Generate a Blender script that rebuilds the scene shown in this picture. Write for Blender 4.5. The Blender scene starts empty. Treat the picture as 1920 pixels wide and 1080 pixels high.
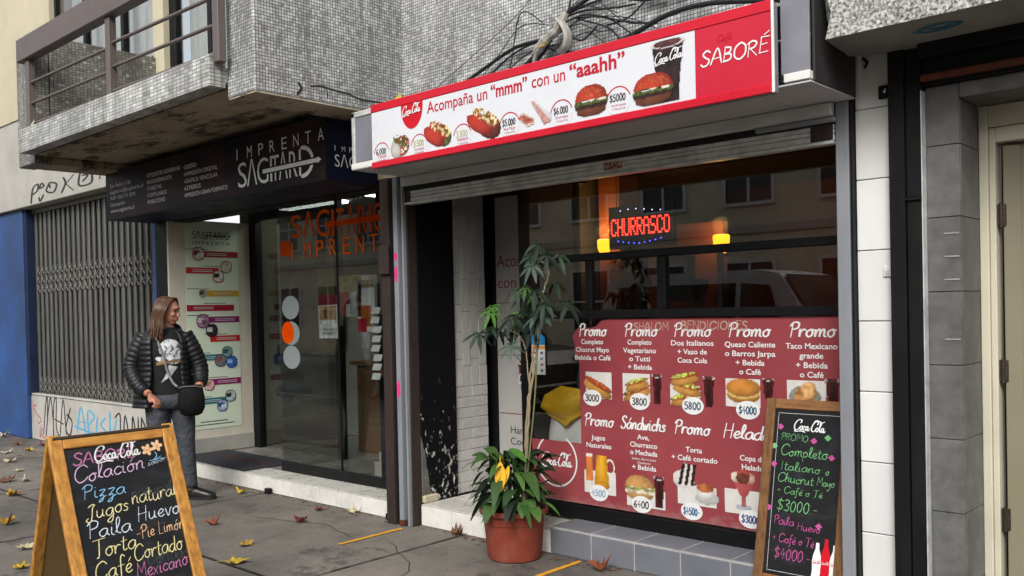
import bpy, math, random
import numpy as np
from mathutils import Vector, Matrix
random.seed(7); RNG = np.random.default_rng(7)
SC = bpy.context.scene; COL = SC.collection

# ------------------------------------------------------------------ camera
FPX, YAW, PITCH, ROLL, CY, CAMH = 1694.6, math.radians(42.42), math.radians(-0.76), math.radians(1.235), 604.5, 1.48
_f = Vector((-math.sin(YAW)*math.cos(PITCH), math.cos(YAW)*math.cos(PITCH), math.sin(PITCH)))
_r = Vector((math.cos(YAW), math.sin(YAW), 0)); _d = _f.cross(_r)
_r2 = _r*math.cos(ROLL)+_d*math.sin(ROLL); _d2 = -_r*math.sin(ROLL)+_d*math.cos(ROLL)
cd = bpy.data.cameras.new('camera'); cam = bpy.data.objects.new('camera', cd); COL.objects.link(cam)
cam.matrix_world = Matrix(((_r2.x, -_d2.x, -_f.x, 0), (_r2.y, -_d2.y, -_f.y, 0), (_r2.z, -_d2.z, -_f.z, CAMH), (0, 0, 0, 1)))
cd.sensor_width = 36; cd.lens = FPX/1920*36; cd.shift_y = (CY-540)/1920
cd.clip_start = 0.05; cd.clip_end = 600; SC.camera = cam

# ------------------------------------------------------------------ sky and sun (overcast)
SUN_EL, SUN_AZ = math.radians(40), math.radians(152)
w = bpy.data.worlds.new('World'); SC.world = w; w.use_nodes = True
nt = w.node_tree; bg = nt.nodes['Background']
sky = nt.nodes.new('ShaderNodeTexSky'); sky.sky_type = 'NISHITA'; sky.sun_disc = False
sky.sun_elevation = SUN_EL; sky.sun_rotation = SUN_AZ; sky.air_density = 1.0; sky.dust_density = 3.0; sky.ozone_density = 1.0
hs = nt.nodes.new('ShaderNodeHueSaturation'); hs.inputs['Saturation'].default_value = 0.26
nt.links.new(sky.outputs[0], hs.inputs['Color']); nt.links.new(hs.outputs[0], bg.inputs['Color'])
bg.inputs['Strength'].default_value = 0.142
sd = bpy.data.lights.new('sun', 'SUN'); sd.energy = 1.2; sd.angle = math.radians(22); sd.color = (1.0, 0.985, 0.965)
so = bpy.data.objects.new('sun', sd); COL.objects.link(so)
_sv = Vector((math.cos(SUN_EL)*math.sin(SUN_AZ), math.cos(SUN_EL)*math.cos(SUN_AZ), math.sin(SUN_EL)))
so.rotation_euler = _sv.to_track_quat('Z', 'Y').to_euler(); so.location = (0, -3, 12)
SC.view_settings.view_transform = 'Standard'; SC.view_settings.look = 'None'
SC.view_settings.exposure = 0.8; SC.view_settings.gamma = 1.0
SC.cycles.use_denoising = True
SC.cycles.max_bounces = 8; SC.cycles.transparent_max_bounces = 16; SC.cycles.glossy_bounces = 4
SC.cycles.caustics_reflective = False; SC.cycles.caustics_refractive = False

# ------------------------------------------------------------------ helpers: colour and materials
def lin(h):
    if not isinstance(h, str): return tuple(h)
    h = h.lstrip('#'); o = []
    for i in (0, 2, 4):
        c = int(h[i:i+2], 16)/255
        o.append(c/12.92 if c <= 0.04045 else ((c+0.055)/1.055)**2.4)
    return tuple(o)

class NT:
    """small node-tree writer"""
    def __init__(s, name):
        s.m = bpy.data.materials.new(name); s.m.use_nodes = True
        s.t = s.m.node_tree; s.b = s.t.nodes['Principled BSDF']; s.pos = None
    def n(s, kind, **kw):
        x = s.t.nodes.new('ShaderNode'+kind)
        for k, v in kw.items():
            if k in x.inputs.keys(): x.inputs[k].default_value = v
            else: setattr(x, k, v)
        return x
    def l(s, a, b): s.t.links.new(a, b)
    def P(s):
        if s.pos is None: s.pos = s.n('NewGeometry').outputs['Position']
        return s.pos
    def noise(s, scale, detail=4, rough=.55, vec=None, stretch=None):
        x = s.n('TexNoise'); x.inputs['Scale'].default_value = scale; x.inputs['Detail'].default_value = detail; x.inputs['Roughness'].default_value = rough
        v = vec or s.P()
        if stretch:
            mp = s.n('Mapping'); mp.inputs['Scale'].default_value = stretch; s.l(v, mp.inputs['Vector']); v = mp.outputs[0]
        s.l(v, x.inputs['Vector']); return x.outputs[0]
    def ramp(s, fac, a, b, c0=(0, 0, 0), c1=(1, 1, 1)):
        x = s.n('ValToRGB'); e = x.color_ramp.elements
        e[0].position = a; e[0].color = (*c0, 1); e[1].position = b; e[1].color = (*c1, 1)
        s.l(fac, x.inputs[0]); return x.outputs[0]
    def mix(s, fac, a, b, mode='MIX'):
        x = s.n('MixRGB', blend_type=mode)
        for i, v in enumerate((fac, a, b)):
            if hasattr(v, 'is_output'): s.l(v, x.inputs[i])
            elif i == 0: x.inputs[0].default_value = v
            else: x.inputs[i].default_value = (*lin(v), 1)
        return x.outputs[0]
    def math(s, op, a, b=0.0):
        x = s.n('Math', operation=op)
        for i, v in enumerate((a, b)):
            if hasattr(v, 'is_output'): s.l(v, x.inputs[i])
            else: x.inputs[i].default_value = v
        return x.outputs[0]
    def bump(s, h, strength=.3, dist=.004):
        x = s.n('Bump'); x.inputs['Strength'].default_value = strength; x.inputs['Distance'].default_value = dist
        s.l(h, x.inputs['Height']); s.l(x.outputs[0], s.b.inputs['Normal'])
    def col(s, c):
        if hasattr(c, 'is_output'): s.l(c, s.b.inputs['Base Color'])
        else: s.b.inputs['Base Color'].default_value = (*lin(c), 1)
    def set(s, rough=None, metal=None, spec=None):
        for k, v in (('Roughness', rough), ('Metallic', metal), ('Specular IOR Level', spec)):
            if v is None: continue
            if hasattr(v, 'is_output'): s.l(v, s.b.inputs[k])
            else: s.b.inputs[k].default_value = v
        return s.m

MATS = {}
def M(name, c='#808080', rough=.6, var=.15, scale=6., bump=0., bscale=60., metal=0., spec=.4, dirt=0., dirtc='#2a251f', objvar=0., bdist=.003, stretch=None):
    """general surface: base colour with large soft variation, dirt patches, fine relief"""
    if name in MATS: return MATS[name]
    t = NT(name); base = lin(c)
    k = t.noise(scale, 5, .6, stretch=stretch)
    cc = t.mix(t.ramp(k, .3, .72), tuple(v*(1-var) for v in base), tuple(min(1, v*(1+var)) for v in base))
    if objvar:
        oi = t.n('ObjectInfo'); r = t.ramp(oi.outputs['Random'], 0, 1, (1-objvar,)*3, (1+objvar,)*3); cc = t.mix(1, cc, r, 'MULTIPLY')
    if dirt:
        d = t.ramp(t.noise(scale*.45, 8, .7, stretch=stretch), .48, .75); cc = t.mix(t.math('MULTIPLY', d, dirt), cc, dirtc)
    t.col(cc)
    if bump: t.bump(t.noise(bscale, 4, .6, stretch=stretch), bump, bdist)
    rr = t.ramp(t.noise(scale*2, 3), .2, .8, (max(.02, rough-.1),)*3, (min(1, rough+.1),)*3)
    MATS[name] = t.set(rr, metal, spec); return MATS[name]

def planar(t):
    """coordinates on whichever vertical or level plane the face lies in"""
    g = t.n('NewGeometry'); sp = t.n('SeparateXYZ'); t.l(g.outputs['Position'], sp.inputs[0])
    sn = t.n('SeparateXYZ'); t.l(g.outputs['True Normal'], sn.inputs[0])
    ax = t.math('GREATER_THAN', t.math('ABSOLUTE', sn.outputs[0]), .5)
    u = t.math('ADD', t.math('MULTIPLY', sp.outputs[1], ax), t.math('MULTIPLY', sp.outputs[0], t.math('SUBTRACT', 1., ax)))
    az = t.math('GREATER_THAN', t.math('ABSOLUTE', sn.outputs[2]), .5)
    v = t.math('ADD', t.math('MULTIPLY', sp.outputs[1], az), t.math('MULTIPLY', sp.outputs[2], t.math('SUBTRACT', 1., az)))
    c = t.n('CombineXYZ'); t.l(u, c.inputs[0]); t.l(v, c.inputs[1]); return c.outputs[0]

def mosaic(name, tw, th, grout, c0, c1, gc, dirt=.5, rough=.45, odd=.2):
    t = NT(name); uv = planar(t)
    br = t.n('TexBrick'); br.offset = 0; br.squash = 1; t.l(uv, br.inputs['Vector'])
    br.inputs['Scale'].default_value = 1; br.inputs['Brick Width'].default_value = tw; br.inputs['Row Height'].default_value = th
    br.inputs['Mortar Size'].default_value = grout; br.inputs['Mortar Smooth'].default_value = .15; br.inputs['Bias'].default_value = 0.05
    br.inputs['Color1'].default_value = (*lin(c0), 1); br.inputs['Color2'].default_value = (*lin(c1), 1); br.inputs['Mortar'].default_value = (*lin(gc), 1)
    cc = br.outputs['Color']
    blotch = t.ramp(t.noise(1.6, 7, .65), .35, .7, (.60, .60, .59), (1.1, 1.1, 1.1)); cc = t.mix(1, cc, blotch, 'MULTIPLY')
    spot = t.ramp(t.noise(9, 6, .7), .55, .8); cc = t.mix(t.math('MULTIPLY', spot, dirt), cc, '#4a463e')
    streak = t.ramp(t.noise(1., 5, .6, stretch=(9, 9, .7)), .44, .68); cc = t.mix(t.math('MULTIPLY', streak, dirt*.9), cc, '#45423c')
    dv = t.n('VectorMath', operation='DIVIDE'); dv.inputs[1].default_value = (tw, th, 1); t.l(uv, dv.inputs[0]); fl = t.n('VectorMath', operation='FLOOR'); t.l(dv.outputs[0], fl.inputs[0]); wn = t.n('TexWhiteNoise'); t.l(fl.outputs[0], wn.inputs['Vector'])
    cc = t.mix(t.math('MULTIPLY', t.math('GREATER_THAN', wn.outputs[0], .965), .35), cc, '#3a3732'); cc = t.mix(t.math('MULTIPLY', t.math('LESS_THAN', wn.outputs[0], .05), odd), cc, '#f0f0ee')
    t.col(cc); t.bump(br.outputs['Fac'], -.6, .003)
    MATS[name] = t.set(rough, 0, .4); return MATS[name]

def emit(name, c, s):
    t = NT(name); t.col((0.02, 0.02, 0.02)); t.b.inputs['Emission Color'].default_value = (*lin(c), 1); t.b.inputs['Emission Strength'].default_value = s
    MATS[name] = t.m; return t.m

def glass(name, tint=(.93, .95, .94), ior=1.52, dust=.0):
    m = bpy.data.materials.new(name); m.use_nodes = True; t = m.node_tree; t.nodes.clear()
    o = t.nodes.new('ShaderNodeOutputMaterial'); mx = t.nodes.new('ShaderNodeMixShader'); fr = t.nodes.new('ShaderNodeFresnel'); fr.inputs[0].default_value = ior
    tr = t.nodes.new('ShaderNodeBsdfTransparent'); tr.inputs[0].default_value = (*tint, 1); gl = t.nodes.new('ShaderNodeBsdfGlossy'); gl.inputs['Roughness'].default_value = .0
    ge0 = t.nodes.new('ShaderNodeNewGeometry'); im = t.nodes.new('ShaderNodeMix'); im.inputs[2].default_value = ior; im.inputs[3].default_value = 1/ior; t.links.new(ge0.outputs['Backfacing'], im.inputs[0]); t.links.new(im.outputs[0], fr.inputs[0])   # a pane reflects alike from both faces
    t.links.new(fr.outputs[0], mx.inputs[0]); t.links.new(tr.outputs[0], mx.inputs[1]); t.links.new(gl.outputs[0], mx.inputs[2])
    out = mx.outputs[0]
    if dust:
        df = t.nodes.new('ShaderNodeBsdfDiffuse'); df.inputs[0].default_value = (.5, .5, .48, 1); m2 = t.nodes.new('ShaderNodeMixShader')
        ns = t.nodes.new('ShaderNodeTexNoise'); ns.inputs['Scale'].default_value = 3; ns.inputs['Detail'].default_value = 7
        ge = t.nodes.new('ShaderNodeNewGeometry'); t.links.new(ge.outputs['Position'], ns.inputs['Vector'])
        mu = t.nodes.new('ShaderNodeMath'); mu.operation = 'MULTIPLY'; mu.inputs[1].default_value = dust*2; t.links.new(ns.outputs[0], mu.inputs[0])
        t.links.new(mu.outputs[0], m2.inputs[0]); t.links.new(out, m2.inputs[1]); t.links.new(df.outputs[0], m2.inputs[2]); out = m2.outputs[0]
    t.links.new(out, o.inputs[0]); MATS[name] = m; return m

def printed(name, rough=.35, spec=.45, grain=.05):
    """flat print: colours held in the mesh"""
    t = NT(name); a = t.n('VertexColor'); a.layer_name = 'ink'
    k = t.ramp(t.noise(240, 2), .3, .7, (1-grain,)*3, (1+grain,)*3)
    t.col(t.mix(1, a.outputs[0], k, 'MULTIPLY')); MATS[name] = t.set(rough, 0, spec); return MATS[name]

# ------------------------------------------------------------------ helpers: geometry
BASE = {}
class MB:
    """collects faces in world coordinates; build() links them as one mesh object"""
    def __init__(s): s.v = []; s.f = []; s.smooth = False; s.col = None
    def add(s, vs, fs, T=None):
        o = len(s.v)
        s.v += [tuple(T @ Vector(p)) for p in vs] if T is not None else [tuple(p) for p in vs]
        s.f += [tuple(i+o for i in f) for f in fs]; return s
    def box(s, x0, x1, y0, y1, z0, z1, b=0., T=None):
        if b <= 0:
            vs = [(x, y, z) for x in (x0, x1) for y in (y0, y1) for z in (z0, z1)]
            return s.add(vs, [(0, 1, 3, 2), (4, 6, 7, 5), (0, 4, 5, 1), (2, 3, 7, 6), (0, 2, 6, 4), (1, 5, 7, 3)], T)
        b = min(b, (x1-x0)*.45, (y1-y0)*.45, (z1-z0)*.45)
        L = ((x0, x1), (y0, y1), (z0, z1)); vs = []; ix = {}
        for c in range(8):
            g = [(c >> 2) & 1, (c >> 1) & 1, c & 1]
            for a in range(3):   # vertex lying on face normal to axis a
                p = [L[k][g[k]] + (0 if k == a else (b if g[k] == 0 else -b)) for k in range(3)]
                ix[(c, a)] = len(vs); vs.append(tuple(p))
        fs = []
        for a in range(3):
            o1, o2 = [k for k in range(3) if k != a]
            for sd in (0, 1):
                q = []
                for (i, j) in ((0, 0), (1, 0), (1, 1), (0, 1)):
                    g = [0, 0, 0]; g[a] = sd; g[o1] = i; g[o2] = j; q.append(ix[(g[0]*4+g[1]*2+g[2], a)])
                fs.append(tuple(q))
        for a in range(3):       # edges along axis a
            o1, o2 = [k for k in range(3) if k != a]
            for i in (0, 1):
                for j in (0, 1):
                    g0 = [0, 0, 0]; g0[o1] = i; g0[o2] = j; g1 = list(g0); g1[a] = 1
                    c0 = g0[0]*4+g0[1]*2+g0[2]; c1 = g1[0]*4+g1[1]*2+g1[2]
                    fs.append((ix[(c0, o1)], ix[(c1, o1)], ix[(c1, o2)], ix[(c0, o2)]))
        for c in range(8): fs.append((ix[(c, 0)], ix[(c, 1)], ix[(c, 2)]))
        return s.add(vs, fs, T)
    def tube(s, pts, r, n=8, T=None, cap=True, flat=1.):
        pts = [Vector(p) for p in pts]; rs = r if hasattr(r, '__len__') else [r]*len(pts)
        vs = []; up = Vector((0, 0, 1)); ref = None
        for i, p in enumerate(pts):
            d = (pts[min(i+1, len(pts)-1)]-pts[max(i-1, 0)])
            if d.length < 1e-9: d = Vector((0, 0, 1))
            d.normalize()
            if ref is None: ref = d.orthogonal().normalized() if abs(d.z) > .95 else d.cross(up).normalized()
            ref = (ref-d*ref.dot(d)); ref = ref.normalized() if ref.length > 1e-6 else d.orthogonal().normalized()
            b2 = d.cross(ref)
            for k in range(n):
                a = 2*math.pi*k/n; vs.append(p+ref*math.cos(a)*rs[i]+b2*math.sin(a)*rs[i]*flat)
        fs = [(i*n+k, i*n+(k+1) % n, (i+1)*n+(k+1) % n, (i+1)*n+k) for i in range(len(pts)-1) for k in range(n)]
        if cap: fs += [tuple(range(n-1, -1, -1)), tuple((len(pts)-1)*n+k for k in range(n))]
        return s.add(vs, fs, T)
    def loft(s, rings, cap=True, T=None):
        n = len(rings[0]); vs = [p for r in rings for p in r]
        fs = [(i*n+k, i*n+(k+1) % n, (i+1)*n+(k+1) % n, (i+1)*n+k) for i in range(len(rings)-1) for k in range(n)]
        if cap: fs += [tuple(range(n-1, -1, -1)), tuple((len(rings)-1)*n+k for k in range(n))]
        return s.add(vs, fs, T)
    def lathe(s, prof, c, n=40, T=None):
        return s.loft([[(c[0]+r*math.cos(2*math.pi*k/n), c[1]+r*math.sin(2*math.pi*k/n), c[2]+z) for k in range(n)] for r, z in prof], True, T)
    def prism(s, poly, O, U, V, N, d):
        """polygon (u,v) in plane O,U,V pushed d along N"""
        O, U, V, N = map(Vector, (O, U, V, N)); n = len(poly)
        a = [O+U*p[0]+V*p[1] for p in poly]
        if d == 0: return s.add(a, [tuple(range(n))])
        return s.add(a+[p+N*d for p in a], [tuple(range(n)), tuple(range(2*n-1, n-1, -1))]+[(i, (i+1) % n, n+(i+1) % n, n+i) for i in range(n)])
    def ball(s, c, r, n=10, m=7, T=None):
        r = r if hasattr(r, '__len__') else (r, r, r)
        rings = []
        for i in range(m+1):
            t = math.pi*(i/m); t = min(max(t, .05), math.pi-.05)
            rings.append([(c[0]+r[0]*math.sin(t)*math.cos(2*math.pi*k/n), c[1]+r[1]*math.sin(t)*math.sin(2*math.pi*k/n), c[2]-r[2]*math.cos(t)) for k in range(n)])
        return s.loft(rings, True, T)
    def build(s, name, mat, parent=None, smooth=None, ang=None):
        b = BASE.get(parent, Vector((0, 0, 0))) if parent else Vector((0, 0, 0))
        me = bpy.data.meshes.new(name)
        va = np.asarray(s.v, dtype=float).reshape(-1, 3)-np.array(b)
        me.from_pydata(va.tolist(), [], s.f); me.update()
        if mat is not None: me.materials.append(mat)
        import bmesh
        bm = bmesh.new(); bm.from_mesh(me); bmesh.ops.recalc_face_normals(bm, faces=bm.faces) if not s.col else None; bm.to_mesh(me); bm.free()
        if smooth:
            me.polygons.foreach_set('use_smooth', [True]*len(me.polygons))
            if ang: me.set_sharp_from_angle(angle=math.radians(ang))
        if s.col is not None:
            ca = me.color_attributes.new('ink', 'FLOAT_COLOR', 'POINT'); ca.data.foreach_set('color', np.asarray(s.col, dtype=np.float32).ravel())
        o = bpy.data.objects.new(name, me); COL.objects.link(o)
        if parent: o.parent = parent
        BASE[o] = Vector(b); return o

def tag(o, label=None, cat=None, group=None, kind=None):
    for k, v in (('label', label), ('category', cat), ('group', group), ('kind', kind)):
        if v: o[k] = v
    return o
def thing(name, label, cat, loc=(0, 0, 0), group=None):
    o = bpy.data.objects.new(name, None); o.empty_display_size = .1; COL.objects.link(o); o.location = loc; BASE[o] = Vector(loc)
    return tag(o, label, cat, group)
def part(name, mat, parent, *boxes, b=.003, label=None):
    m = MB()
    for q in boxes: m.box(*q, b=b)
    o = m.build(name, mat, parent)
    if label: o['label'] = label
    return o
def parts(name, mat, parent, *boxes, b=.003):
    return [part(name, mat, parent, q, b=b) for q in boxes]
def struct(name, mb, mat, parent=None):
    o = mb.build(name, mat, parent)
    if not parent: o['kind'] = 'structure'
    return o
def copy_tree(o, parent=None, off=None):
    c = o.copy(); COL.objects.link(c); c.parent = parent; BASE[c] = BASE.get(o, Vector())
    if off is not None: c.location = o.location+Vector(off); BASE[c] = BASE[c]+Vector(off)
    for ch in list(o.children): copy_tree(ch, c)
    return c
PIECE = {}
def piece(name, mat, parent, x0, x1, y0, y1, z0, z1, b=.004, key=None):
    """one tile or slab; alike sizes share mesh data"""
    dims = (round(x1-x0, 4), round(y1-y0, 4), round(z1-z0, 4), round(b, 4), mat.name)
    me = PIECE.get(dims)
    c = Vector(((x0+x1)/2, (y0+y1)/2, (z0+z1)/2))
    if me is None:
        m = MB(); m.box(-dims[0]/2, dims[0]/2, -dims[1]/2, dims[1]/2, -dims[2]/2, dims[2]/2, b=b)
        o = m.build(name, mat, None); PIECE[dims] = o.data
    else:
        o = bpy.data.objects.new(name, me); COL.objects.link(o)
    pb = BASE.get(parent, Vector()) if parent else Vector()
    o.location = c-pb; o.parent = parent; BASE[o] = pb
    return o

# ------------------------------------------------------------------ helpers: lettering
def text(body, O, U, V, mat, parent, caph=None, fitw=None, align='L', bold=0., shear=0., space=1., name='lettering', line=1., N=None, off=.0015):
    cu = bpy.data.curves.new('t', 'FONT'); cu.body = body; cu.size = 1; cu.space_character = space; cu.space_line = line; cu.shear = shear
    cu.offset = bold; cu.resolution_u = 3; cu.align_x = {'L': 'LEFT', 'C': 'CENTER', 'R': 'RIGHT'}[align]; cu.fill_mode = 'FRONT'
    to = bpy.data.objects.new('t', cu); COL.objects.link(to); bpy.context.view_layer.update()
    me = bpy.data.meshes.new_from_object(to.evaluated_get(bpy.context.evaluated_depsgraph_get()))
    n = len(me.vertices); co = np.empty(n*3); me.vertices.foreach_get('co', co); co = co.reshape(-1, 3)
    fs = [tuple(p.vertices) for p in me.polygons]
    bpy.data.objects.remove(to); bpy.data.curves.remove(cu); bpy.data.meshes.remove(me)
    if n == 0: return None
    k = caph/.69 if caph else 1.; kx = k
    if fitw: kx = fitw/(co[:, 0].max()-co[:, 0].min()); k = k if caph else kx
    O, U, V = Vector(O), Vector(U).normalized(), Vector(V).normalized(); N = Vector(N) if N is not None else U.cross(V)
    m = MB(); m.add([O+U*(c[0]*kx)+V*(c[1]*k)+N*off for c in co], fs)
    return m.build(name, mat, parent)

def smooth_path(p, sub=5):
    p = [np.array(q, float) for q in p]
    if len(p) < 3: return p
    o = []
    for i in range(len(p)-1):
        a, b, c, d = p[max(i-1, 0)], p[i], p[i+1], p[min(i+2, len(p)-1)]
        for k in range(sub):
            t = k/sub; o.append(.5*(2*b+(c-a)*t+(2*a-5*b+4*c-d)*t*t+(3*b-a-3*c+d)*t**3))
    o.append(p[-1]); return o
HAND = {
'a': (1.1, "1,.9 .6,1 .15,.7 .1,.3 .4,0 .8,.2 1,.9 1,.3 1.2,.05"), 'b': (1., ".3,1.9 .15,.9 .2,.1 .6,0 .85,.5 .6,.9 .25,.6"),
'c': (.9, "1,.8 .6,1 .2,.7 .15,.3 .5,0 .95,.2"), 'd': (1.1, "1,.9 .6,1 .15,.7 .1,.3 .4,0 .8,.2 1,.9 1.05,2 1,.3 1.2,.05"),
'e': (.9, ".1,.4 .6,.5 .85,.8 .55,1 .2,.7 .15,.3 .5,0 .95,.2"), 'f': (.8, ".9,1.8 .6,2 .4,1.6 .4,.5 .35,-.6 .1,-.8|.05,.9 .8,.95"),
'g': (1.1, "1,.9 .6,1 .15,.7 .1,.3 .4,0 .8,.2 1,.9 1,-.4 .7,-.9 .25,-.7 1.15,.1"), 'h': (1.05, ".15,0 .2,1 .35,2 .15,1.2 .15,0|.15,.5 .5,1 .8,.9 .8,.2 1.05,.05"),
'i': (.5, ".2,1 .2,.2 .5,.05|.22,1.4 .25,1.45"), 'l': (.55, ".05,.2 .5,1.5 .35,2 .15,1.6 .2,.3 .6,.05"),
'm': (1.5, ".1,.9 .15,0 .2,.6 .5,1 .7,.8 .7,0 .75,.6 1.05,1 1.25,.8 1.25,.2 1.5,.05"), 'n': (1.05, ".1,.9 .15,0 .2,.6 .55,1 .8,.8 .8,.2 1.05,.05"),
'o': (1., ".6,1 .15,.7 .15,.25 .5,0 .85,.3 .8,.8 .5,1 1.05,.9"), 'p': (1.05, ".15,1 .15,-.9|.15,.6 .55,1 .9,.7 .8,.15 .3,.05"),
'r': (.8, ".1,1 .15,0 .2,.6 .5,1 .85,.9"), 's': (.8, ".75,.85 .4,1 .2,.75 .65,.4 .55,.05 .1,.1"), 't': (.7, ".35,1.7 .3,.3 .5,0 .75,.15|0,1.15 .75,1.2"),
'u': (1.1, ".1,1 .15,.2 .5,0 .85,.4 .9,1 .9,.2 1.15,.05"), 'v': (.9, ".1,1 .45,0 .8,.9 1,.95"), 'w': (1.2, ".1,1 .35,0 .6,.8 .85,0 1.1,.9 1.25,.95"), 'x': (.9, ".1,1 .8,0|.8,1 .1,0"),
'y': (1., ".1,1 .2,.4 .6,.4 .85,1 .8,-.4 .4,-.9 .1,-.6"), 'z': (.9, ".1,.95 .8,1 .15,.1 .6,.2 .5,-.6 .1,-.8 .2,-.5 .95,.1"),
'A': (1.4, "0,0 .7,2 1.35,0|.25,.7 1.1,.75"), 'B': (1.2, ".15,0 .15,2|.15,2 .9,1.8 .8,1.2 .2,1.05 1,.9 1,.2 .1,0"), 'C': (1.5, "1.5,1.6 1,2 .3,1.6 .1,.7 .5,0 1.1,.1 1.5,.5"),
'D': (1.3, ".15,0 .15,2|.1,2 1,1.7 1.2,1 .9,.2 .1,0"), 'E': (1.15, "1.1,1.95 .2,2|.2,2 .15,0|.15,0 1.1,.05|.2,1.05 .9,1.1"), 'H': (1.35, ".2,2 .15,0|1.2,2 1.15,0|.1,1 1.3,1.1"), 'I': (.5, ".2,2 .2,0"),
'J': (1.2, ".3,1.7 .8,2 1.2,1.9 .9,1.5 .8,.2 .5,-.4 0,-.1 .3,.2"), 'L': (1., ".2,2 .15,.1|.15,.1 1,.05"), 'M': (1.6, ".1,0 .25,2|.25,2 .8,.7|.8,.7 1.35,2|1.35,2 1.5,0"), 'N': (1.3, ".1,0 .15,2|.15,2 1.1,0|1.1,0 1.15,2"),
'O': (1.5, ".75,2 .15,1.5 .1,.5 .7,0 1.3,.5 1.3,1.5 .75,2"), 'P': (1.15, ".3,0 .3,1.9|0,1.5 .5,2 1.1,1.8 1,1.2 .35,1"), 'R': (1.3, ".2,0 .2,1.9|0,1.7 .6,2 1.1,1.7 .9,1.15 .3,1|.4,1 1.25,0"),
'S': (1.15, "1.05,1.7 .6,2 .15,1.6 .5,1.1 1,.7 .8,.1 .3,0 0,.3"), 'T': (1.3, "0,1.9 1.4,2|.7,1.95 .65,.2 .4,0"), 'Z': (1.2, "0,1.8 1.1,2 .2,1 .7,1.05 1.1,.6 .6,0 .1,.2"), 'Q': (1.4, ".7,2 .1,1 .7,0 1.3,1 .7,2|.8,.5 1.4,-.1"),
'V': (1.3, ".1,2 .6,0|.6,0 1.2,2"), '0': (1.1, ".5,2 .1,1.4 .15,.4 .5,0 .9,.5 .9,1.5 .5,2"), '1': (.7, ".1,1.5 .45,2|.45,2 .4,0"), '2': (1.1, ".1,1.6 .5,2 .9,1.6 .6,.8 .1,0|.1,0 1,.1"),
'3': (1.1, ".1,1.8 .6,2 .9,1.5 .45,1.1 .95,.7 .7,.05 .1,.2"), '4': (1.1, ".6,2 .1,.8|.1,.8 1,.85|.75,1.3 .7,0"), '5': (1.1, "1,2 .25,1.95|.25,1.95 .2,1.2 .8,1.1 .9,.4 .4,0 .1,.2"), '6': (1.1, ".8,1.9 .3,1.4 .1,.5 .5,0 .9,.4 .7,.9 .2,.7"),
'7': (1., ".1,1.95 .95,2|.95,2 .4,0"), '8': (1.1, ".5,1.05 .15,1.5 .5,2 .85,1.5 .5,1.05 .1,.5 .5,0 .9,.5 .5,1.05"), '$': (1.2, "1,1.6 .5,1.8 .2,1.4 .6,1 1,.6 .7,.15 .1,.3|.6,2.2 .5,-.3"), '+': (1., ".1,.8 .9,.85|.5,1.25 .5,.4"),
'-': (.8, ".1,.8 .7,.85"), '.': (.4, ".15,.05 .2,.1"), ':': (.5, ".2,.3 .22,.35|.2,1 .22,1.05"), ',': (.4, ".2,.1 .1,-.3"), ' ': (.6, ""), '=': (.9, ".1,.6 .8,.6|.1,1 .8,1"), '#': (1., ".3,1.8 .2,.2|.7,1.8 .6,.2|.1,1.3 .9,1.3|.05,.7 .85,.7"),
}
for k_, b_ in (('ó', 'o'), ('é', 'e'), ('É', 'E'), ('á', 'a')): HAND[k_] = (HAND[b_][0], HAND[b_][1]+('|.5,1.3 .8,1.7' if k_ != 'É' else '|.5,2.25 1,2.6'))

RIB = [0]
def ribbon(m, paths, wid, O, U, V, N, off, nib=None):
    """flat pen strokes; nib=(angle, thin) gives thick and thin like a broad pen"""
    O, U, V, N = Vector(O)+Vector(N)*off, Vector(U), Vector(V), Vector(N); r0 = RIB[0]
    for pts in paths:
        L = []
        n = len(pts)
        for i in range(n):
            d = np.array(pts[min(i+1, n-1)])-np.array(pts[max(i-1, 0)]); l = np.hypot(*d); d = d/l if l > 1e-9 else np.array([1., 0])
            p = np.array(pts[i], float)
            if i == 0: p = p-d*wid*.35
            if i == n-1: p = p+d*wid*.35
            wv = wid
            if nib: wv = wid*(nib[1]+(1-nib[1])*abs(math.sin(math.atan2(d[1], d[0])-nib[0])))
            if i in (0, n-1): wv *= .55
            nn = np.array([-d[1], d[0]])*wv*.5
            L.append((p+nn, p-nn))
        vs = []
        for a, b in L: RIB[0] += 1; lift = N*(6e-6*(RIB[0]-r0)); vs += [O+U*a[0]+V*a[1]+lift, O+U*b[0]+V*b[1]+lift]   # strokes that cross lie one over the other
        m.add(vs, [(2*i, 2*i+1, 2*i+3, 2*i+2) for i in range(len(L)-1)])
def strokes(s, jit=0., rnd=None, space=.12, shear=0.):
    x = 0; out = []
    for ch in s:
        wd, d = HAND.get(ch, HAND['-']); dy = (rnd.random()-.5)*jit if rnd else 0; sc = 1+((rnd.random()-.5)*jit if rnd else 0)
        for st in d.split('|'):
            if not st: continue
            p = [tuple(map(float, q.split(','))) for q in st.split()]
            out.append([(x+a*sc+shear*b, b*sc+dy) for a, b in smooth_path(p)])
        x += wd+space
    return out, x
def hand(body, O, U, V, mat, parent, h, fitw=None, wid=.1, jit=.12, nib=None, shear=.12, name='lettering', off=.0016, rise=0., seed=1):
    """handwriting: h is the height of a small letter"""
    P, L = strokes(body, jit, random.Random(seed), shear=shear)
    kx = fitw/L if fitw else h
    U, V = Vector(U).normalized(), Vector(V).normalized(); m = MB()
    pts = [[(a*kx, b*h+rise*a*kx) for a, b in p] for p in P]
    ribbon(m, pts, wid*h, O, U, V, U.cross(V), off, nib)
    return m.build(name, mat, parent)
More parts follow.
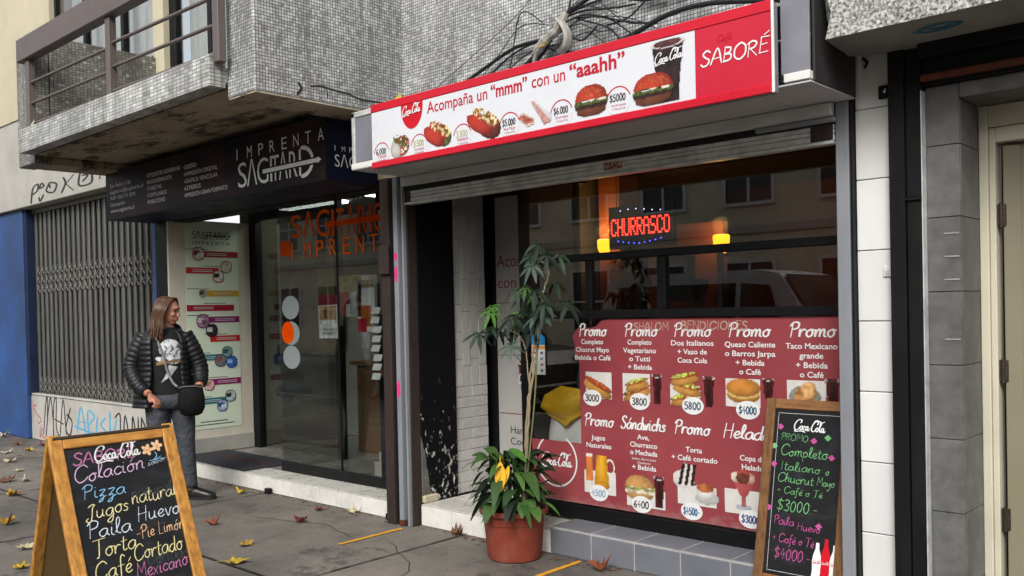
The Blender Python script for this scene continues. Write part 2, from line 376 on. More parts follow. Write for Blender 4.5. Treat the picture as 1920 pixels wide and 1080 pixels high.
SCRIPT = ["2.55,2.75 2.9,3.2 2.6,3.7 1.8,3.55 1.0,2.7 .55,1.5 .7,.6 1.3,.35 2.0,.8 2.35,1.3", "2.95,1.75 2.5,1.5 2.4,.9 2.7,.5 3.1,.8 3.15,1.45 2.95,1.75", "4.05,1.5 3.85,1.75 3.5,1.45 3.4,.85 3.7,.5 4.1,.75",
 "5.0,1.6 4.7,1.75 4.35,1.35 4.35,.7 4.65,.5 4.95,1.1 5.05,1.7", "5.05,1.65 5.0,.8 5.15,.5 5.5,.75", "5.45,1.15 5.95,1.3", "8.0,2.7 8.35,3.2 8.05,3.65 7.3,3.4 6.6,2.5 6.2,1.3 6.4,.5 7.0,.45 7.55,1.1",
 "6.9,3.1 7.6,3.95 8.6,3.75 9.5,3.45 10.3,3.8", "8.1,1.75 7.7,1.45 7.65,.85 7.95,.5 8.3,.8 8.35,1.45 8.1,1.75", "8.45,1.3 9.1,2.3 9.35,3.2 9.1,3.3 8.9,2.4 8.8,1.0 9.0,.5 9.3,.75", "10.1,1.6 9.8,1.75 9.45,1.35 9.45,.7 9.75,.5 10.05,1.1 10.15,1.7", "10.15,1.65 10.1,.8 10.3,.5 10.7,.9", "1.3,.35 .8,.1 1.0,-.15 2.0,.0 3.0,.15 4.2,-.1"]
def cola_script(O, U, V, mat, parent, wdt, rise=0., name='logo', off=.0018, bold=1.):
    k = wdt/11.; m = MB(); U, V = Vector(U).normalized(), Vector(V).normalized()
    P = []
    for st in SCRIPT:
        p = smooth_path([tuple(map(float, q.split(','))) for q in st.split()]); P.append([(a*k, b*k+rise*a*k) for a, b in p])
    ribbon(m, P, .40*k*bold, O, U, V, U.cross(V), off, (math.radians(20), .55)); return m.build(name, mat, parent)

# ------------------------------------------------------------------ helpers: printed pictures
def hashn(x, y, s=1.):
    v = np.sin(x*127.1*s+y*311.7*s)*43758.5453; return v-np.floor(v)
def vnoise(x, y, f):
    x = x*f; y = y*f; xi = np.floor(x); yi = np.floor(y); a = x-xi; b = y-yi; a = a*a*(3-2*a); b = b*b*(3-2*b)
    h = lambda i, j: hashn(xi+i, yi+j)
    return (h(0, 0)*(1-a)+h(1, 0)*a)*(1-b)+(h(0, 1)*(1-a)+h(1, 1)*a)*b
class Pic:
    """a printed picture: colours laid on a grid of small cells, cells left blank stay uncut"""
    def __init__(s, W, H, nx, ny):
        s.W, s.H, s.nx, s.ny = W, H, nx, ny
        u, v = np.meshgrid(np.linspace(0, W, nx+1), np.linspace(0, H, ny+1)); s.u, s.v = u, v
        s.c = np.zeros((ny+1, nx+1, 3)); s.a = np.zeros((ny+1, nx+1), bool)
    def put(s, mask, c, shade=None, vary=0., f=30.):
        c = np.array(lin(c)); col = np.broadcast_to(c, s.c.shape).copy()
        if shade is not None: col = col*shade[..., None]
        if vary: col = col*(1+vary*(vnoise(s.u+3, s.v+7, f)-.5)*2)[..., None]
        s.c[mask] = np.clip(col, 0, 1)[mask]; s.a |= mask; return s
    def ell(s, cx, cy, rx, ry, rot=0.):
        x, y = s.u-cx, s.v-cy; c, sn = math.cos(rot), math.sin(rot); return np.hypot((x*c+y*sn)/rx, (-x*sn+y*c)/ry)
    def disc(s, cx, cy, rx, ry, c, rot=0., sh=.35, vary=.1, f=30., lx=-.3, ly=.5):
        r = s.ell(cx, cy, rx, ry, rot); li = 1-sh*np.clip(r, 0, 1)**2+sh*.8*((s.u-cx)/rx*lx+(s.v-cy)/ry*ly)*.7
        return s.put(r < 1, c, np.clip(li, .15, 1.6), vary, f)
    def rect(s, x0, x1, y0, y1, c, vary=0., sh=None): return s.put((s.u >= x0) & (s.u <= x1) & (s.v >= y0) & (s.v <= y1), c, sh, vary)
    def poly(s, pts, c, vary=0., f=30., sh=None):
        ins = np.zeros(s.u.shape, bool); n = len(pts)
        for i in range(n):
            (x1, y1), (x2, y2) = pts[i], pts[(i+1) % n]
            cond = ((y1 > s.v) != (y2 > s.v)); ins ^= cond & (s.u < (x2-x1)*(s.v-y1)/(y2-y1+1e-12)+x1)
        return s.put(ins, c, sh, vary, f)
    def build(s, name, O, U, V, mat, parent, off=.002):
        O, U, V = Vector(O), Vector(U).normalized(), Vector(V).normalized(); N = U.cross(V); O = O+N*off
        idx = -np.ones(s.a.shape, int); m = MB(); cols = []
        cell = s.a[:-1, :-1] | s.a[1:, :-1] | s.a[:-1, 1:] | s.a[1:, 1:]
        full = s.a[:-1, :-1].astype(int)+s.a[1:, :-1]+s.a[:-1, 1:]+s.a[1:, 1:]; cell = full >= 3
        for j, i in zip(*np.nonzero(cell)):
            q = []
            for (jj, ii) in ((j, i), (j, i+1), (j+1, i+1), (j+1, i)):
                if idx[jj, ii] < 0:
                    idx[jj, ii] = len(m.v); p = O+U*s.u[jj, ii]+V*s.v[jj, ii]; m.v.append(tuple(p)); c = s.c[jj, ii]
                    if not s.a[jj, ii]:
                        c = [s.c[y, x] for (y, x) in ((j, i), (j, i+1), (j+1, i+1), (j+1, i)) if s.a[y, x]][0]
                    cols.append((*c, 1))
                q.append(idx[jj, ii])
            m.f.append(tuple(q))
        m.col = cols; return m.build(name, mat, parent)
X1, Y1, Z1 = Vector((1, 0, 0)), Vector((0, 1, 0)), Vector((0, 0, 1))
def ellipse(rx, ry, n=36, cx=0, cy=0): return [(cx+rx*math.cos(2*math.pi*k/n), cy+ry*math.sin(2*math.pi*k/n)) for k in range(n)]
# ------------------------------------------------------------------ materials
WY = 4.18                                   # the building line
def pavement_mat():
    t = NT('worn concrete'); k = t.noise(.55, 8, .65); c = t.mix(t.ramp(k, .35, .68), '#54504b', '#837c74')
    k2 = t.ramp(t.noise(3.1, 8, .7), .5, .72); c = t.mix(t.math('MULTIPLY', k2, .6), c, '#2c2824')
    k3 = t.ramp(t.noise(1.15, 9, .72), .52, .6); c = t.mix(t.math('MULTIPLY', k3, .5), c, '#847c71')
    k4 = t.ramp(t.noise(1.9, 9, .75), .57, .63); c = t.mix(t.math('MULTIPLY', k4, .6), c, '#2c2824')
    sp = t.ramp(t.noise(48, 3, .6), .56, .68); c = t.mix(t.math('MULTIPLY', sp, .3), c, '#7d776f')
    sd = t.ramp(t.noise(33, 4, .65), .55, .68); c = t.mix(t.math('MULTIPLY', sd, .45), c, '#4a453f')
    gum = t.n('TexVoronoi'); gum.inputs['Scale'].default_value = 2.3; t.l(t.P(), gum.inputs['Vector'])
    c = t.mix(t.math('MULTIPLY', t.ramp(gum.outputs['Distance'], .03, .05, (1, 1, 1), (0, 0, 0)), .35), c, '#46413c')
    oi = t.n('ObjectInfo'); c = t.mix(1, c, t.ramp(oi.outputs['Random'], 0, 1, (.93, .93, .93), (1.06, 1.05, 1.04)), 'MULTIPLY')
    t.col(c); t.bump(t.noise(160, 4, .6), .35, .004); MATS['pavement'] = t.set(t.ramp(t.noise(2, 4), .3, .7, (.62,)*3, (.85,)*3), 0, .3); return t.m
pavement_mat()
M('joint dirt', '#3a342e', .9, .3, 20)
M('asphalt', '#4a4a4b', .85, .2, 3, bump=.6, bscale=200)
M('kerb stone', '#8a857c', .8, .2, 5, bump=.4, bscale=90)
mosaic('wall mosaic', .0205, .0205, .0021, '#ececeb', '#b5b6b4', '#484746', .5)
mosaic('bay mosaic', .0205, .0205, .0021, '#e2e3e2', '#a6a7a5', '#3e3d3b', .6)
mosaic('strip mosaic', .052, .0235, .0022, '#dfdfdb', '#b4b4af', '#56544f', .7)
mosaic('parapet mosaic', .032, .0235, .0022, '#9c9a92', '#75736b', '#45423c', .6)
mosaic('blue mosaic', .021, .021, .002, '#34507c', '#283f66', '#1b2b49', .7, odd=0.)
def soffit_mat():
    t = NT('stained soffit plaster'); c = t.mix(t.ramp(t.noise(1.2, 7, .65), .3, .75), '#8d806c', '#b5a994')
    st = t.ramp(t.noise(2.2, 9, .75, stretch=(1, 2.2, 1)), .51, .6); c = t.mix(t.math('MULTIPLY', st, .85), c, '#221c15')
    t.col(c); t.bump(t.noise(25, 5, .65), .5, .006); MATS['soffit'] = t.set(.85, 0, .25)
soffit_mat()
M('render grey', '#a6a39b', .85, .14, 2.2, bump=.5, bscale=55, dirt=.45, dirtc='#6a665e')
M('cream wall', '#bab197', .8, .1, 2, bump=.2, bscale=60, dirt=.3, dirtc='#8d7d58')
M('low wall paint', '#b5b2ab', .75, .12, 2.6, bump=.35, bscale=50, dirt=.55, dirtc='#77726a')
M('blue paint', '#28497f', .6, .3, 1.3, bump=.3, bscale=40, dirt=.9, dirtc='#26323f')
M('navy paint', '#16233f', .6, .2, 3)
M('grille metal', '#6f6e69', .45, .18, 5, metal=.35, bump=.15, bscale=80, dirt=.35, dirtc='#43403b', stretch=(3, 3, .6))
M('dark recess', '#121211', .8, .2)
M('brown rail paint', '#5e5451', .5, .12, 5, bump=.25, bscale=30, dirt=.3, dirtc='#6e5f58')
M('black frame', '#131315', .5, .2, 8, bump=.1, bscale=60, spec=.15)
M('black metal', '#161617', .55, .25, 6, bump=.15, bscale=60, dirt=.3, dirtc='#34312d', stretch=(2, 2, .5), spec=.15)
M('rust brown', '#30241f', .8, .3, 7, bump=.3, bscale=60, dirt=.6, dirtc='#1d1512', stretch=(2, 2, .4))
M('post grey', '#82858a', .5, .1, 5, bump=.12, bscale=40, dirt=.25, dirtc='#55534f', stretch=(2, 2, .5))
M('post rust', '#5a2f1d', .85, .35, 20, bump=.5, bscale=120)
M('shutter steel', '#c4c6c2', .5, .16, 4, metal=.15, bump=.25, bscale=35, dirt=.5, dirtc='#5b5a56', stretch=(.6, 1, 3))
M('galvanised', '#c8cac7', .45, .2, 14, metal=.2, dirt=.7, dirtc='#77766f', bump=.3, bscale=30)
M('under panel', '#b9b9ba', .7, .12, 2, dirt=.25, dirtc='#4d4d4f')
M('frame panel', '#85868f', .35, .14, 2.4, metal=.2, dirt=.35, dirtc='#6b5a4c')
M('white trim', '#dcdbd6', .5, .06, 5, dirt=.25, dirtc='#9b978e')
M('white tile', '#dddbd4', .3, .06, 6, objvar=.07, dirt=.5, dirtc='#a09a8d', spec=.5)
M('floor tile', '#c4c1b8', .3, .08, 5, objvar=.07, dirt=.55, dirtc='#7d7564', spec=.5)
M('pilaster tile', '#dedddb', .35, .05, 3, objvar=.04, dirt=.3, dirtc='#b0aea7', spec=.45, stretch=(2, 2, .6))
M('grout grey', '#7f7a70', .9, .15, 30)
M('grout white', '#aaa7a1', .9, .15, 30, dirt=.3)
M('slate tile', '#6e7178', .38, .1, 6, objvar=.05, dirt=.25, dirtc='#595b61', spec=.45)
M('anthracite tile', '#605f5d', .55, .24, 14, objvar=.08, bump=.4, bscale=90, dirt=.6, dirtc='#444341')
M('grout dark', '#4a4947', .9, .1, 30)
M('relief tile', '#b9b7b2', .55, .1, 12, objvar=.06, bump=.7, bscale=42, dirt=.35, dirtc='#86837c', bdist=.008)
M('relief tile upright', '#bab8b3', .55, .1, 12, objvar=.05, bump=.8, bscale=40, dirt=.35, dirtc='#86837c', bdist=.01, stretch=(2.5, 2.5, .55))
def scraped():
    t = NT('scraped black paint'); sp = t.n('SeparateXYZ'); t.l(t.P(), sp.inputs[0])
    zz = t.math('SUBTRACT', .68, t.math('MULTIPLY', t.math('SUBTRACT', 1.25, sp.outputs[2]), .13))
    k = t.noise(22, 7, .7, stretch=(1, 1, .7)); chip = t.ramp(t.math('SUBTRACT', k, zz), 0., .03)
    low = t.math('LESS_THAN', sp.outputs[2], 1.3); c = t.mix(t.math('MULTIPLY', chip, low), '#0d0d0e', t.mix(t.ramp(t.noise(30, 5, .7), .35, .65), '#8a857c', '#d0cec8'))
    gy = t.math('LESS_THAN', t.math('ADD', t.math('MULTIPLY', t.math('SUBTRACT', sp.outputs[1], 4.2), 4.8), t.math('ADD', sp.outputs[2], t.math('MULTIPLY', t.noise(6, 4), .35))), .80)
    c = t.mix(gy, c, t.mix(t.ramp(t.noise(9, 6), .3, .7), '#4f4d4a', '#6f6c67'))
    t.col(c); t.bump(k, .4, .004); MATS['scraped'] = t.set(.75, 0, .12)
scraped()
def granite():
    t = NT('rough white granite render'); k = t.noise(75, 5, .65); c = t.ramp(k, .38, .6, lin('#5a5955'), lin('#d8d7d0'))
    c = t.mix(1, c, t.ramp(t.noise(3.5, 6, .7), .35, .7, (.75,)*3, (1.08,)*3), 'MULTIPLY'); t.col(c); t.bump(t.noise(55, 5, .65), .9, .012); MATS['granite'] = t.set(.75, 0, .35)
granite()
M('slab soffit', '#8c8b86', .8, .18, 3.5, bump=.3, bscale=40, dirt=.5, dirtc='#605e59')
M('cream door', '#7f7963', .5, .05, 2, dirt=.15, dirtc='#8b8168')  # leaf darker than its frame: shade inside the doorway is put into the colour
M('cream door frame', '#cbc5b0', .45, .05, 3, dirt=.2, dirtc='#8b8168')
M('chrome', '#bdbdbd', .22, .1, 10, metal=.9)
M('hinge bronze', '#4b433a', .4, .2, 20, metal=.7)
glass('window glass', (.90, .91, .90), 1.85); glass('clear glass', (.80, .82, .81), 1.65)
M('paint yellow', '#d59b1c', .7, .15, 20, dirt=.55, dirtc='#97703a', bump=.3, bscale=100)
M('spray pink', '#d8327a', .6, .1); M('spray black', '#2c2b2b', .7, .25, 12); M('spray red', '#b23a44', .7, .25, 12); M('spray blue', '#4fa3c4', .7, .2, 12)
M('ink white', '#dcdcda', .45, .05, 10); M('ink silver', '#bfc0c2', .4, .1, 10); M('ink black', '#161616', .5, .1); M('ink red', '#b5122b', .45, .08); M('ink maroon', '#7d1f2e', .5, .1)
M('sign red', '#c4142b', .32, .06, 2, dirt=.12, dirtc='#8d2230'); M('sign crimson', '#c02038', .32, .06, 2); M('sign white', '#d3d5d9', .3, .03, 2, dirt=.08, dirtc='#b5b6b8')
M('brand red', '#c20d22', .35, .06)
PRINT = printed('printed ink'); PRINTM = printed('printed matt ink', .6, .3)

# ------------------------------------------------------------------ ground
m = MB(); m.box(-60, 40, -.8, 12, -.30, -.012); pav = struct('pavement', m, MATS['joint dirt'])
XJ = [-32, -26, -21, -16.8, -14.6, -12.5, -10.42, -8.45, -6.635, -4.29, -2.2, -.1, 2.0, 4.1, 7]; YJ = [-.8, .72, 2.81, 4.6]
for i in range(len(XJ)-1):
    for j in range(len(YJ)-1):
        piece('paving_slab', MATS['pavement'], pav, XJ[i]+.011, XJ[i+1]-.011, YJ[j]+.009, YJ[j+1]-.009, -.06, random.uniform(-.003, .0), b=.006)
def filler(x0, y0, x1, y1):
    m = MB(); n = max(4, int(math.hypot(x1-x0, y1-y0)/.06)); rr = random.Random(int(abs(x0*37+y0*91+x1))); dx, dy = x1-x0, y1-y0; l = math.hypot(dx, dy); px, py = -dy/l, dx/l
    for i in range(n+1):
        t = i/n; w1, w2 = .007+rr.uniform(-.004, .005), .007+rr.uniform(-.004, .005); m.v += [(x0+dx*t+px*w1, y0+dy*t+py*w1, .0012), (x0+dx*t-px*w2, y0+dy*t-py*w2, .0012)]
    m.f += [(2*i, 2*i+1, 2*i+3, 2*i+2) for i in range(n)]; m.build('joint_filler', MATS['joint dirt'], pav)
for x in XJ[4:12]: filler(x, -.78, x, 4.17)
for y in YJ[1:3]:
    for a, b in zip(XJ[3:12], XJ[4:13]): filler(a+.014, y, b-.014, y)
CRK = random.Random(3)
for (x, y, a, L) in ((-5.9, 3.6, .5, 1.1), (-3.9, 3.3, 2.2, .8), (-7.6, 2.6, .3, 1.2), (-5.3, 2.2, 1.2, .7), (-9.3, 3.4, .1, 1.4)):
    p = [(x, y)]
    for k in range(9): a += CRK.uniform(-.45, .45); p.append((p[-1][0]+math.cos(a)*L/9, p[-1][1]+math.sin(a)*L/9))
    m = MB(); ribbon(m, [smooth_path(p, 3)], .006, (0, 0, 0), (1, 0, 0), (0, 1, 0), (0, 0, 1), .0012); m.build('crack', MATS['joint dirt'], pav)
m = MB(); m.box(-60, 40, -.98, -.804, -.3, -.002, b=.02); struct('kerb', m, MATS['kerb stone'])
m = MB(); m.box(-150, 150, -8.2, -.984, -.5, -.13); struct('road', m, MATS['asphalt'])
m = MB(); m.box(-60, 40, -8.38, -8.204, -.3, -.002, b=.02); m.box(-60, 40, -60, -8.384, -.3, -.006); struct('far_pavement', m, MATS['kerb stone'])
m = MB(); m.box(-150, 150, -150, 150, -.7, -.51); struct('ground', m, MATS['asphalt'])
def paint_strip(name, x, y0, y1, wdt, label):
    m = MB(); n = 26; L = []
    for i in range(n+1):
        y = y0+(y1-y0)*i/n; e = .0 if 0 < i < n else .006
        L += [(x-wdt/2+random.uniform(-.003, .003)+e, y, .003), (x+wdt/2+random.uniform(-.003, .003)-e, y, .003)]
    m.add(L, [(2*i, 2*i+1, 2*i+3, 2*i+2) for i in range(n)])
    o = m.build(name, MATS['paint yellow']); o['kind'] = 'structure'; tag(o, label, 'painted line')
paint_strip('painted_line', -4.746, 3.5, 4.03, .034, 'yellow painted line on the pavement running out from the grey shop post')
paint_strip('painted_line', -3.287, 3.45, 4.15, .036, 'yellow painted line on the pavement right of the terracotta pot')

# ------------------------------------------------------------------ upper storey of the apartment building
ap = thing('apartment_building', 'grey mosaic-clad upper storey with a projecting balcony above the two shops', 'building', (-6.5, WY, 2.4))
part('wall', MATS['wall mosaic'], ap, (-4.79, -1.56, WY, 4.6, 2.44, 6.2), b=0)
part('bay_wall', MATS['bay mosaic'], ap, (-5.1, -4.791, 3.0, 4.6, 2.838, 6.2), b=.006)
m = MB(); m.box(-5.098, -4.793, 3.006, 4.6, 2.828, 2.837); m.box(-8.62, -5.101, 3.02, 4.18, 2.905, 2.93); m.box(-8.62, -4.8, 4.181, 4.6, 2.44, 2.93); so_ = m.build('soffit', MATS['soffit'], ap)
sl = part('balcony_slab', MATS['strip mosaic'], ap, (-8.25, -5.103, 2.877, 2.99, 2.9, 3.095), (-8.25, -5.103, 2.99, 4.3, 2.932, 3.03), b=.004)
for pts_, wd_ in (([(3.40, 2.925), (3.47, 2.94), (3.53, 2.935), (3.60, 2.93), (3.70, 2.925), (3.80, 2.905), (3.95, 2.91), (4.12, 2.925)], .012), ([(3.3, 2.86), (3.33, 2.90), (3.31, 2.93)], .02), ([(3.52, 2.935), (3.53, 2.90), (3.525, 2.87)], .008)):
    m = MB(); ribbon(m, [smooth_path(pts_)], wd_, (-4.7905, 0, 0), (0, 1, 0), (0, 0, 1), (1, 0, 0), .001); m.build('crack', M('crack dark', '#2a2723', .9, .2), ap)
part('fin_wall', MATS['parapet mosaic'], ap, (-8.62, -8.252, 3.0, 3.14, 2.83, 3.96), b=.01)
part('fin_base', MATS['soffit'], ap, (-8.6, -8.262, 3.142, 4.18, 2.835, 2.9), b=.004)
part('parapet', MATS['parapet mosaic'], ap, (-8.36, -8.24, 3.142, 4.12, 3.031, 3.945), b=.004)
bm_ = part('handrail_beam', MATS['brown rail paint'], ap, (-8.26, -5.0, 2.875, 2.965, 3.665, 3.86), b=.008)
for x in (-8.1, -6.56, -5.06): part('railing_post', MATS['brown rail paint'], ap, (x-.035, x+.035, 2.9, 2.955, 3.04, 3.667), b=.004)
for z in (3.465, 3.292, 3.118):
    for x0, x1 in ((-8.064, -6.597), (-6.523, -5.097)):
        m = MB(); m.tube([(x0, 2.925, z+.012), (x1, 2.925, z-.012)], .0125, 8); m.build('rail', MATS['brown rail paint'], ap, smooth=True, ang=50)
# windows of the upper storey, behind the balcony and beyond it
part('back_wall', MATS['cream wall'], ap, (-8.28, -8.08, 4.10, 4.3, 3.03, 6.2), (-10.95, -10.75, 4.10, 4.3, 3.96, 6.2), (-8.28, -5.1, 4.15, 4.3, 5.3, 6.2), (-10.75, -8.28, 4.15, 4.3, 5.5, 6.2), (-10.75, -8.6, 4.12, 4.3, 3.4, 3.95), b=.004)
M('curtain', '#dedacf', .8, .25, 3, stretch=(6, 6, .4)); M('room grey', '#6d6a63', .9, .2, 2)
def upper_window(x0, x1, z0, z1, mull):
    f = part('window', MATS['black frame'], ap, (x0, x0+.05, 4.16, 4.22, z0, z1), (x1-.05, x1, 4.16, 4.22, z0, z1), (x0+.05, x1-.05, 4.16, 4.22, z0, z0+.05), (x0+.05, x1-.05, 4.16, 4.22, z1-.05, z1), *[(x-.03, x+.03, 4.155, 4.225, z0+.05, z1-.05) for x in mull])
    xs = [x0+.05]+list(mull)+[x1-.05]
    for a, b in zip(xs[:-1], xs[1:]): part('pane', MATS['mirror pane'], f, (a+.03, b-.03, 4.185, 4.191, z0+.05, z1-.05), b=0)
    m = MB(); n = 60
    for i in range(n+1):
        x = x0+.06+(x1-x0-.12)*i/n; y = 4.34+.025*math.sin(i*1.7)
        m.v += [(x, y, z0+.06), (x, y, z1-.06)]
    m.f += [(2*i, 2*i+1, 2*i+3, 2*i+2) for i in range(n)]; m.build('curtain', MATS['curtain'], f, smooth=True)
glass('mirror pane', (.8, .82, .82), 2.0)
upper_window(-8.08, -6.9, 3.05, 5.3, (-7.98, -7.35)); upper_window(-6.9, -5.15, 3.05, 5.3, (-6.1,)); upper_window(-10.75, -8.3, 3.96, 5.5, (-9.95, -9.05))

# ------------------------------------------------------------------ building on the left: blue pier, low wall, lintel
lb = thing('corner_building', 'neighbouring building with a blue pier and concrete lintel at the left edge', 'building', (-12, WY, 0))
part('lintel', MATS['render grey'], lb, (-16, -8.63, WY, 4.6, 2.872, 3.95), b=.008)
part('upper_wall', MATS['cream wall'], lb, (-16, -10.96, WY-.015, 4.6, 3.952, 7), b=.006)
part('blue_pier', MATS['blue paint'], lb, (-16, -12.13, 4.235, 4.6, 0, 2.871), b=.01)
part('reveal', MATS['navy paint'], lb, (-12.129, -12.07, 4.26, 4.5, .56, 2.871), b=.004)
lw = part('low_wall', MATS['low wall paint'], lb, (-12.129, -8.56, 4.287, 4.5, 0, .555), b=.008)
part('window_sill', MATS['low wall paint'], lb, (-12.128, -8.56, 4.275, 4.5, .557, .575), b=.004)
part('blue_jamb', MATS['blue paint'], lb, (-8.72, -8.64, 4.25, 4.5, .576, 2.871), b=.005)
part('dark_jamb', MATS['black metal'], lb, (-8.555, -8.3, 4.2, 4.5, 0, 2.87), b=.005)
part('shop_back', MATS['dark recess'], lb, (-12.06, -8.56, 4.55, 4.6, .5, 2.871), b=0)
def spray(paths, O, U, V, mat, parent, wid, name='graffiti'):
    m = MB(); ribbon(m, [smooth_path(p) for p in paths], wid, O, U, V, Vector(U).cross(Vector(V)), .0025); return m.build(name, mat, parent)
spray([[(0, .05), (.12, .5), (.2, .62), (.18, .3), (.1, .02)], [(.18, .3), (.34, .62), (.42, .3)], [(.42, 0), (.46, .5), (.58, .62), (.55, .2), (.66, .05)], [(.5, .3), (.85, .25)], [(.7, .05), (.86, .62), (.95, .1)], [(1.0, .4), (1.2, .3), (1.1, .1), (.95, .2), (1.15, .5)]], (-11.75, 4.287, .05), (.72, 0, 0), (0, 0, .8), MATS['spray black'], lw, .035)
spray([[(0, .9), (.1, .5)], [(.3, .8), (.1, .75), (.35, .55)], [(.4, .6), (.35, .3)], [(.42, .55), (.62, .45), (.45, .35)], [(.55, .3), (.5, 0), (.7, .25), (.6, .12), (.85, .0)]], (-12.1, 4.287, .03), (.45, 0, 0), (0, 0, .5), MATS['spray red'], lw, .035)
spray([[(0, .2), (.15, .9), (.3, .2)], [(.05, .5), (.3, .5)], [(.4, .1), (.38, .8), (.6, .7), (.4, .45)], [(.7, .7), (.65, .2), (.85, .25)], [(.95, .7), (.8, .5), (1, .3), (.8, .1)], [(1.1, .9), (1.1, .1), (1.3, .7)], [(1.1, .4), (1.4, .1)], [(-.1, .35), (.6, .25), (1.3, .4)]], (-10.75, 4.287, .1), (.8, 0, 0), (0, 0, .42), MATS['spray blue'], lw, .05)
spray([[(0, .7), (.2, .8), (.18, .1)], [(.3, .1), (.4, .8), (.55, .1)], [(.65, .1), (.68, .8), (.85, .1), (.88, .8)], [(1.0, .8), (1, .1), (1.2, .4), (1.0, .8)], [(1.3, .8), (1.28, .2), (1.5, .1), (1.5, .8), (1.3, .8)]], (-9.75, 4.287, .12), (.62, 0, 0), (0, 0, .42), MATS['spray black'], lw, .05)
li_ = [c for c in lb.children if c.name.startswith('lintel')][0]
spray([[(0, 0), (.06, .5), (.2, .62), (.18, .4), (.05, .3)], [(.28, .6), (.25, .45), (.36, .5), (.3, .62)], [(.22, .15), (.25, 0), (.34, .2)], [(.5, .55), (.42, .3), (.6, .2), (.68, .45), (.5, .55), (.52, .38)], [(.8, .1), (.9, .4), (.85, .6)], [(.9, .35), (1.1, .6)], [(.92, .35), (1.08, .1)], [(1.25, .6), (1.22, .2), (1.5, .2), (1.5, .6)], [(1.3, .5), (1.42, .45), (1.3, .3)], [(1.7, .55), (1.68, .25)]], (-11.65, WY, 2.895), (1.15, 0, 0), (0, 0, .34), MATS['spray black'], li_, .05)

# folding security grille in front of the left window
gr = thing('security_grille', 'grey folding steel security grille with upright channels over the low graffitied wall', 'grille', (-10.4, 4.36, .576))
NB = 24; GX0, GX1 = -12.0, -8.78; pit = (GX1-GX0)/(NB-1)
m = MB(); w_ = .036; m.box(-w_+.006, w_-.006, -.002, .003, 0, 2.23); m.box(-w_, -w_+.006, -.009, .003, 0, 2.23); m.box(w_-.006, w_, -.009, .003, 0, 2.23)
b0 = m.build('upright_bar', MATS['grille metal'], None)
m = MB(); m.tube([(-.038, 0, .052), (-.016, 0, .012), (.016, 0, .012), (.038, 0, .052)], .008, 6); m.tube([(-.038, -.002, -.052), (-.016, -.002, -.012), (.016, -.002, -.012), (.038, -.002, -.052)], .008, 6); m.ball((0, -.008, 0), .012, 6, 4)
k0 = m.build('scissor_link', MATS['grille metal'], None)
for i in range(NB):
    x = GX0+pit*i; o = b0 if i == 0 else b0.copy()
    if i: COL.objects.link(o)
    o.parent = gr; o.location = (x+10.4, 0, .006+random.uniform(-.002, .002)); o.rotation_euler.z = random.uniform(-.06, .06)
    if i == NB-1: continue
    for q, z in enumerate((.07, .155, 1.3, 1.41, 1.52)):
        o = k0 if (i == 0 and q == 0) else k0.copy()
        if not (i == 0 and q == 0): COL.objects.link(o)
        o.parent = gr; o.location = (x+pit/2+10.4, -.012, z); o.scale = (1, 1, .9+.1*random.random())
part('top_track', MATS['grille metal'], gr, (-12.06, -8.73, 4.33, 4.39, 2.815, 2.865)); part('bottom_track', MATS['grille metal'], gr, (-12.06, -8.73, 4.335, 4.385, .5765, .581))
# ------------------------------------------------------------------ print shop (left)
ps = thing('print_shop', 'print shop front with a recessed glass entrance, pale tiled step and brown post', 'shop', (-6.6, WY, 0))
SZ = .13
part('step_core', MATS['grout grey'], ps, (-8.25, -5.0, 4.19, 9.0, .0, SZ-.008), b=0)
xs = [-7.91+.3255*i for i in range(10)]; xs[-1] = -4.985
st = MB().box(-8.24, -5.0, 4.20, 4.21, .002, .02).build('step', MATS['grout grey'], ps)
for a, b in zip(xs[:-1], xs[1:]):
    piece('step_tile', MATS['white tile'], st, a+.0015, b-.0015, 4.180, 4.19, .002, SZ-.010, b=.002)
    piece('step_tile', MATS['floor tile'], st, a+.0015, b-.0015, 4.178, 4.43, SZ-.008, SZ, b=.003)
M('shop floor', '#8a877f', .25, .06, 2, dirt=.15)
part('floor', MATS['shop floor'], ps, (-8.25, -5.0, 4.432, 9.0, SZ-.007, SZ-.001), b=0)
M('shop wall', '#4d463a', .85, .1, 1.5); M('shop ceiling', '#8d8b84', .9, .06, 2); M('porch wall', '#cfc8b6', .8, .08, 2.5, bump=.25, bscale=70, dirt=.35, dirtc='#7f786a')
part('porch_wall', MATS['porch wall'], ps, (-8.299, -8.27, 4.19, 5.08, .12, 2.43), b=.003)
part('porch_plinth', MATS['render grey'], ps, (-8.2695, -8.255, 4.2, 5.08, .131, .29), b=.006)
part('side_wall', MATS['shop wall'], ps, (-8.5, -8.27, 5.1, 9.0, .12, 2.9), (-4.99, -4.9, 4.5, 9.0, .0, 2.9), (-8.27, -4.99, 8.9, 9.0, .12, 2.9), b=0)
part('ceiling', MATS['shop ceiling'], ps, (-8.27, -4.99, 4.45, 8.9, 2.62, 2.7), b=0)
part('fascia', MATS['black metal'], ps, (-8.3, -4.97, 4.25, 4.42, 2.40, 2.9), b=0)
part('brown_post', MATS['rust brown'], ps, (-4.965, -4.875, 4.08, 4.2, 0, 2.42), b=.004)
part('post_plate', MATS['rust brown'], ps, (-4.965, -4.862, 4.055, 4.079, 1.75, 1.95), b=.004)
part('post_flange', MATS['black metal'], ps, (-4.872, -4.838, 4.1, 4.2, 0, 2.42), b=.003)
for x, y in ((-5.02, 4.155), (-6.58, 4.15)): part('shutter_catch', MATS['black metal'], ps, (x-.03, x+.03, y-.02, y+.02, .001, .045), b=.004)
fb = part('glass_base_rail', MATS['black metal'], ps, (-6.8, -4.99, 4.425, 4.46, SZ, .212), b=.004)
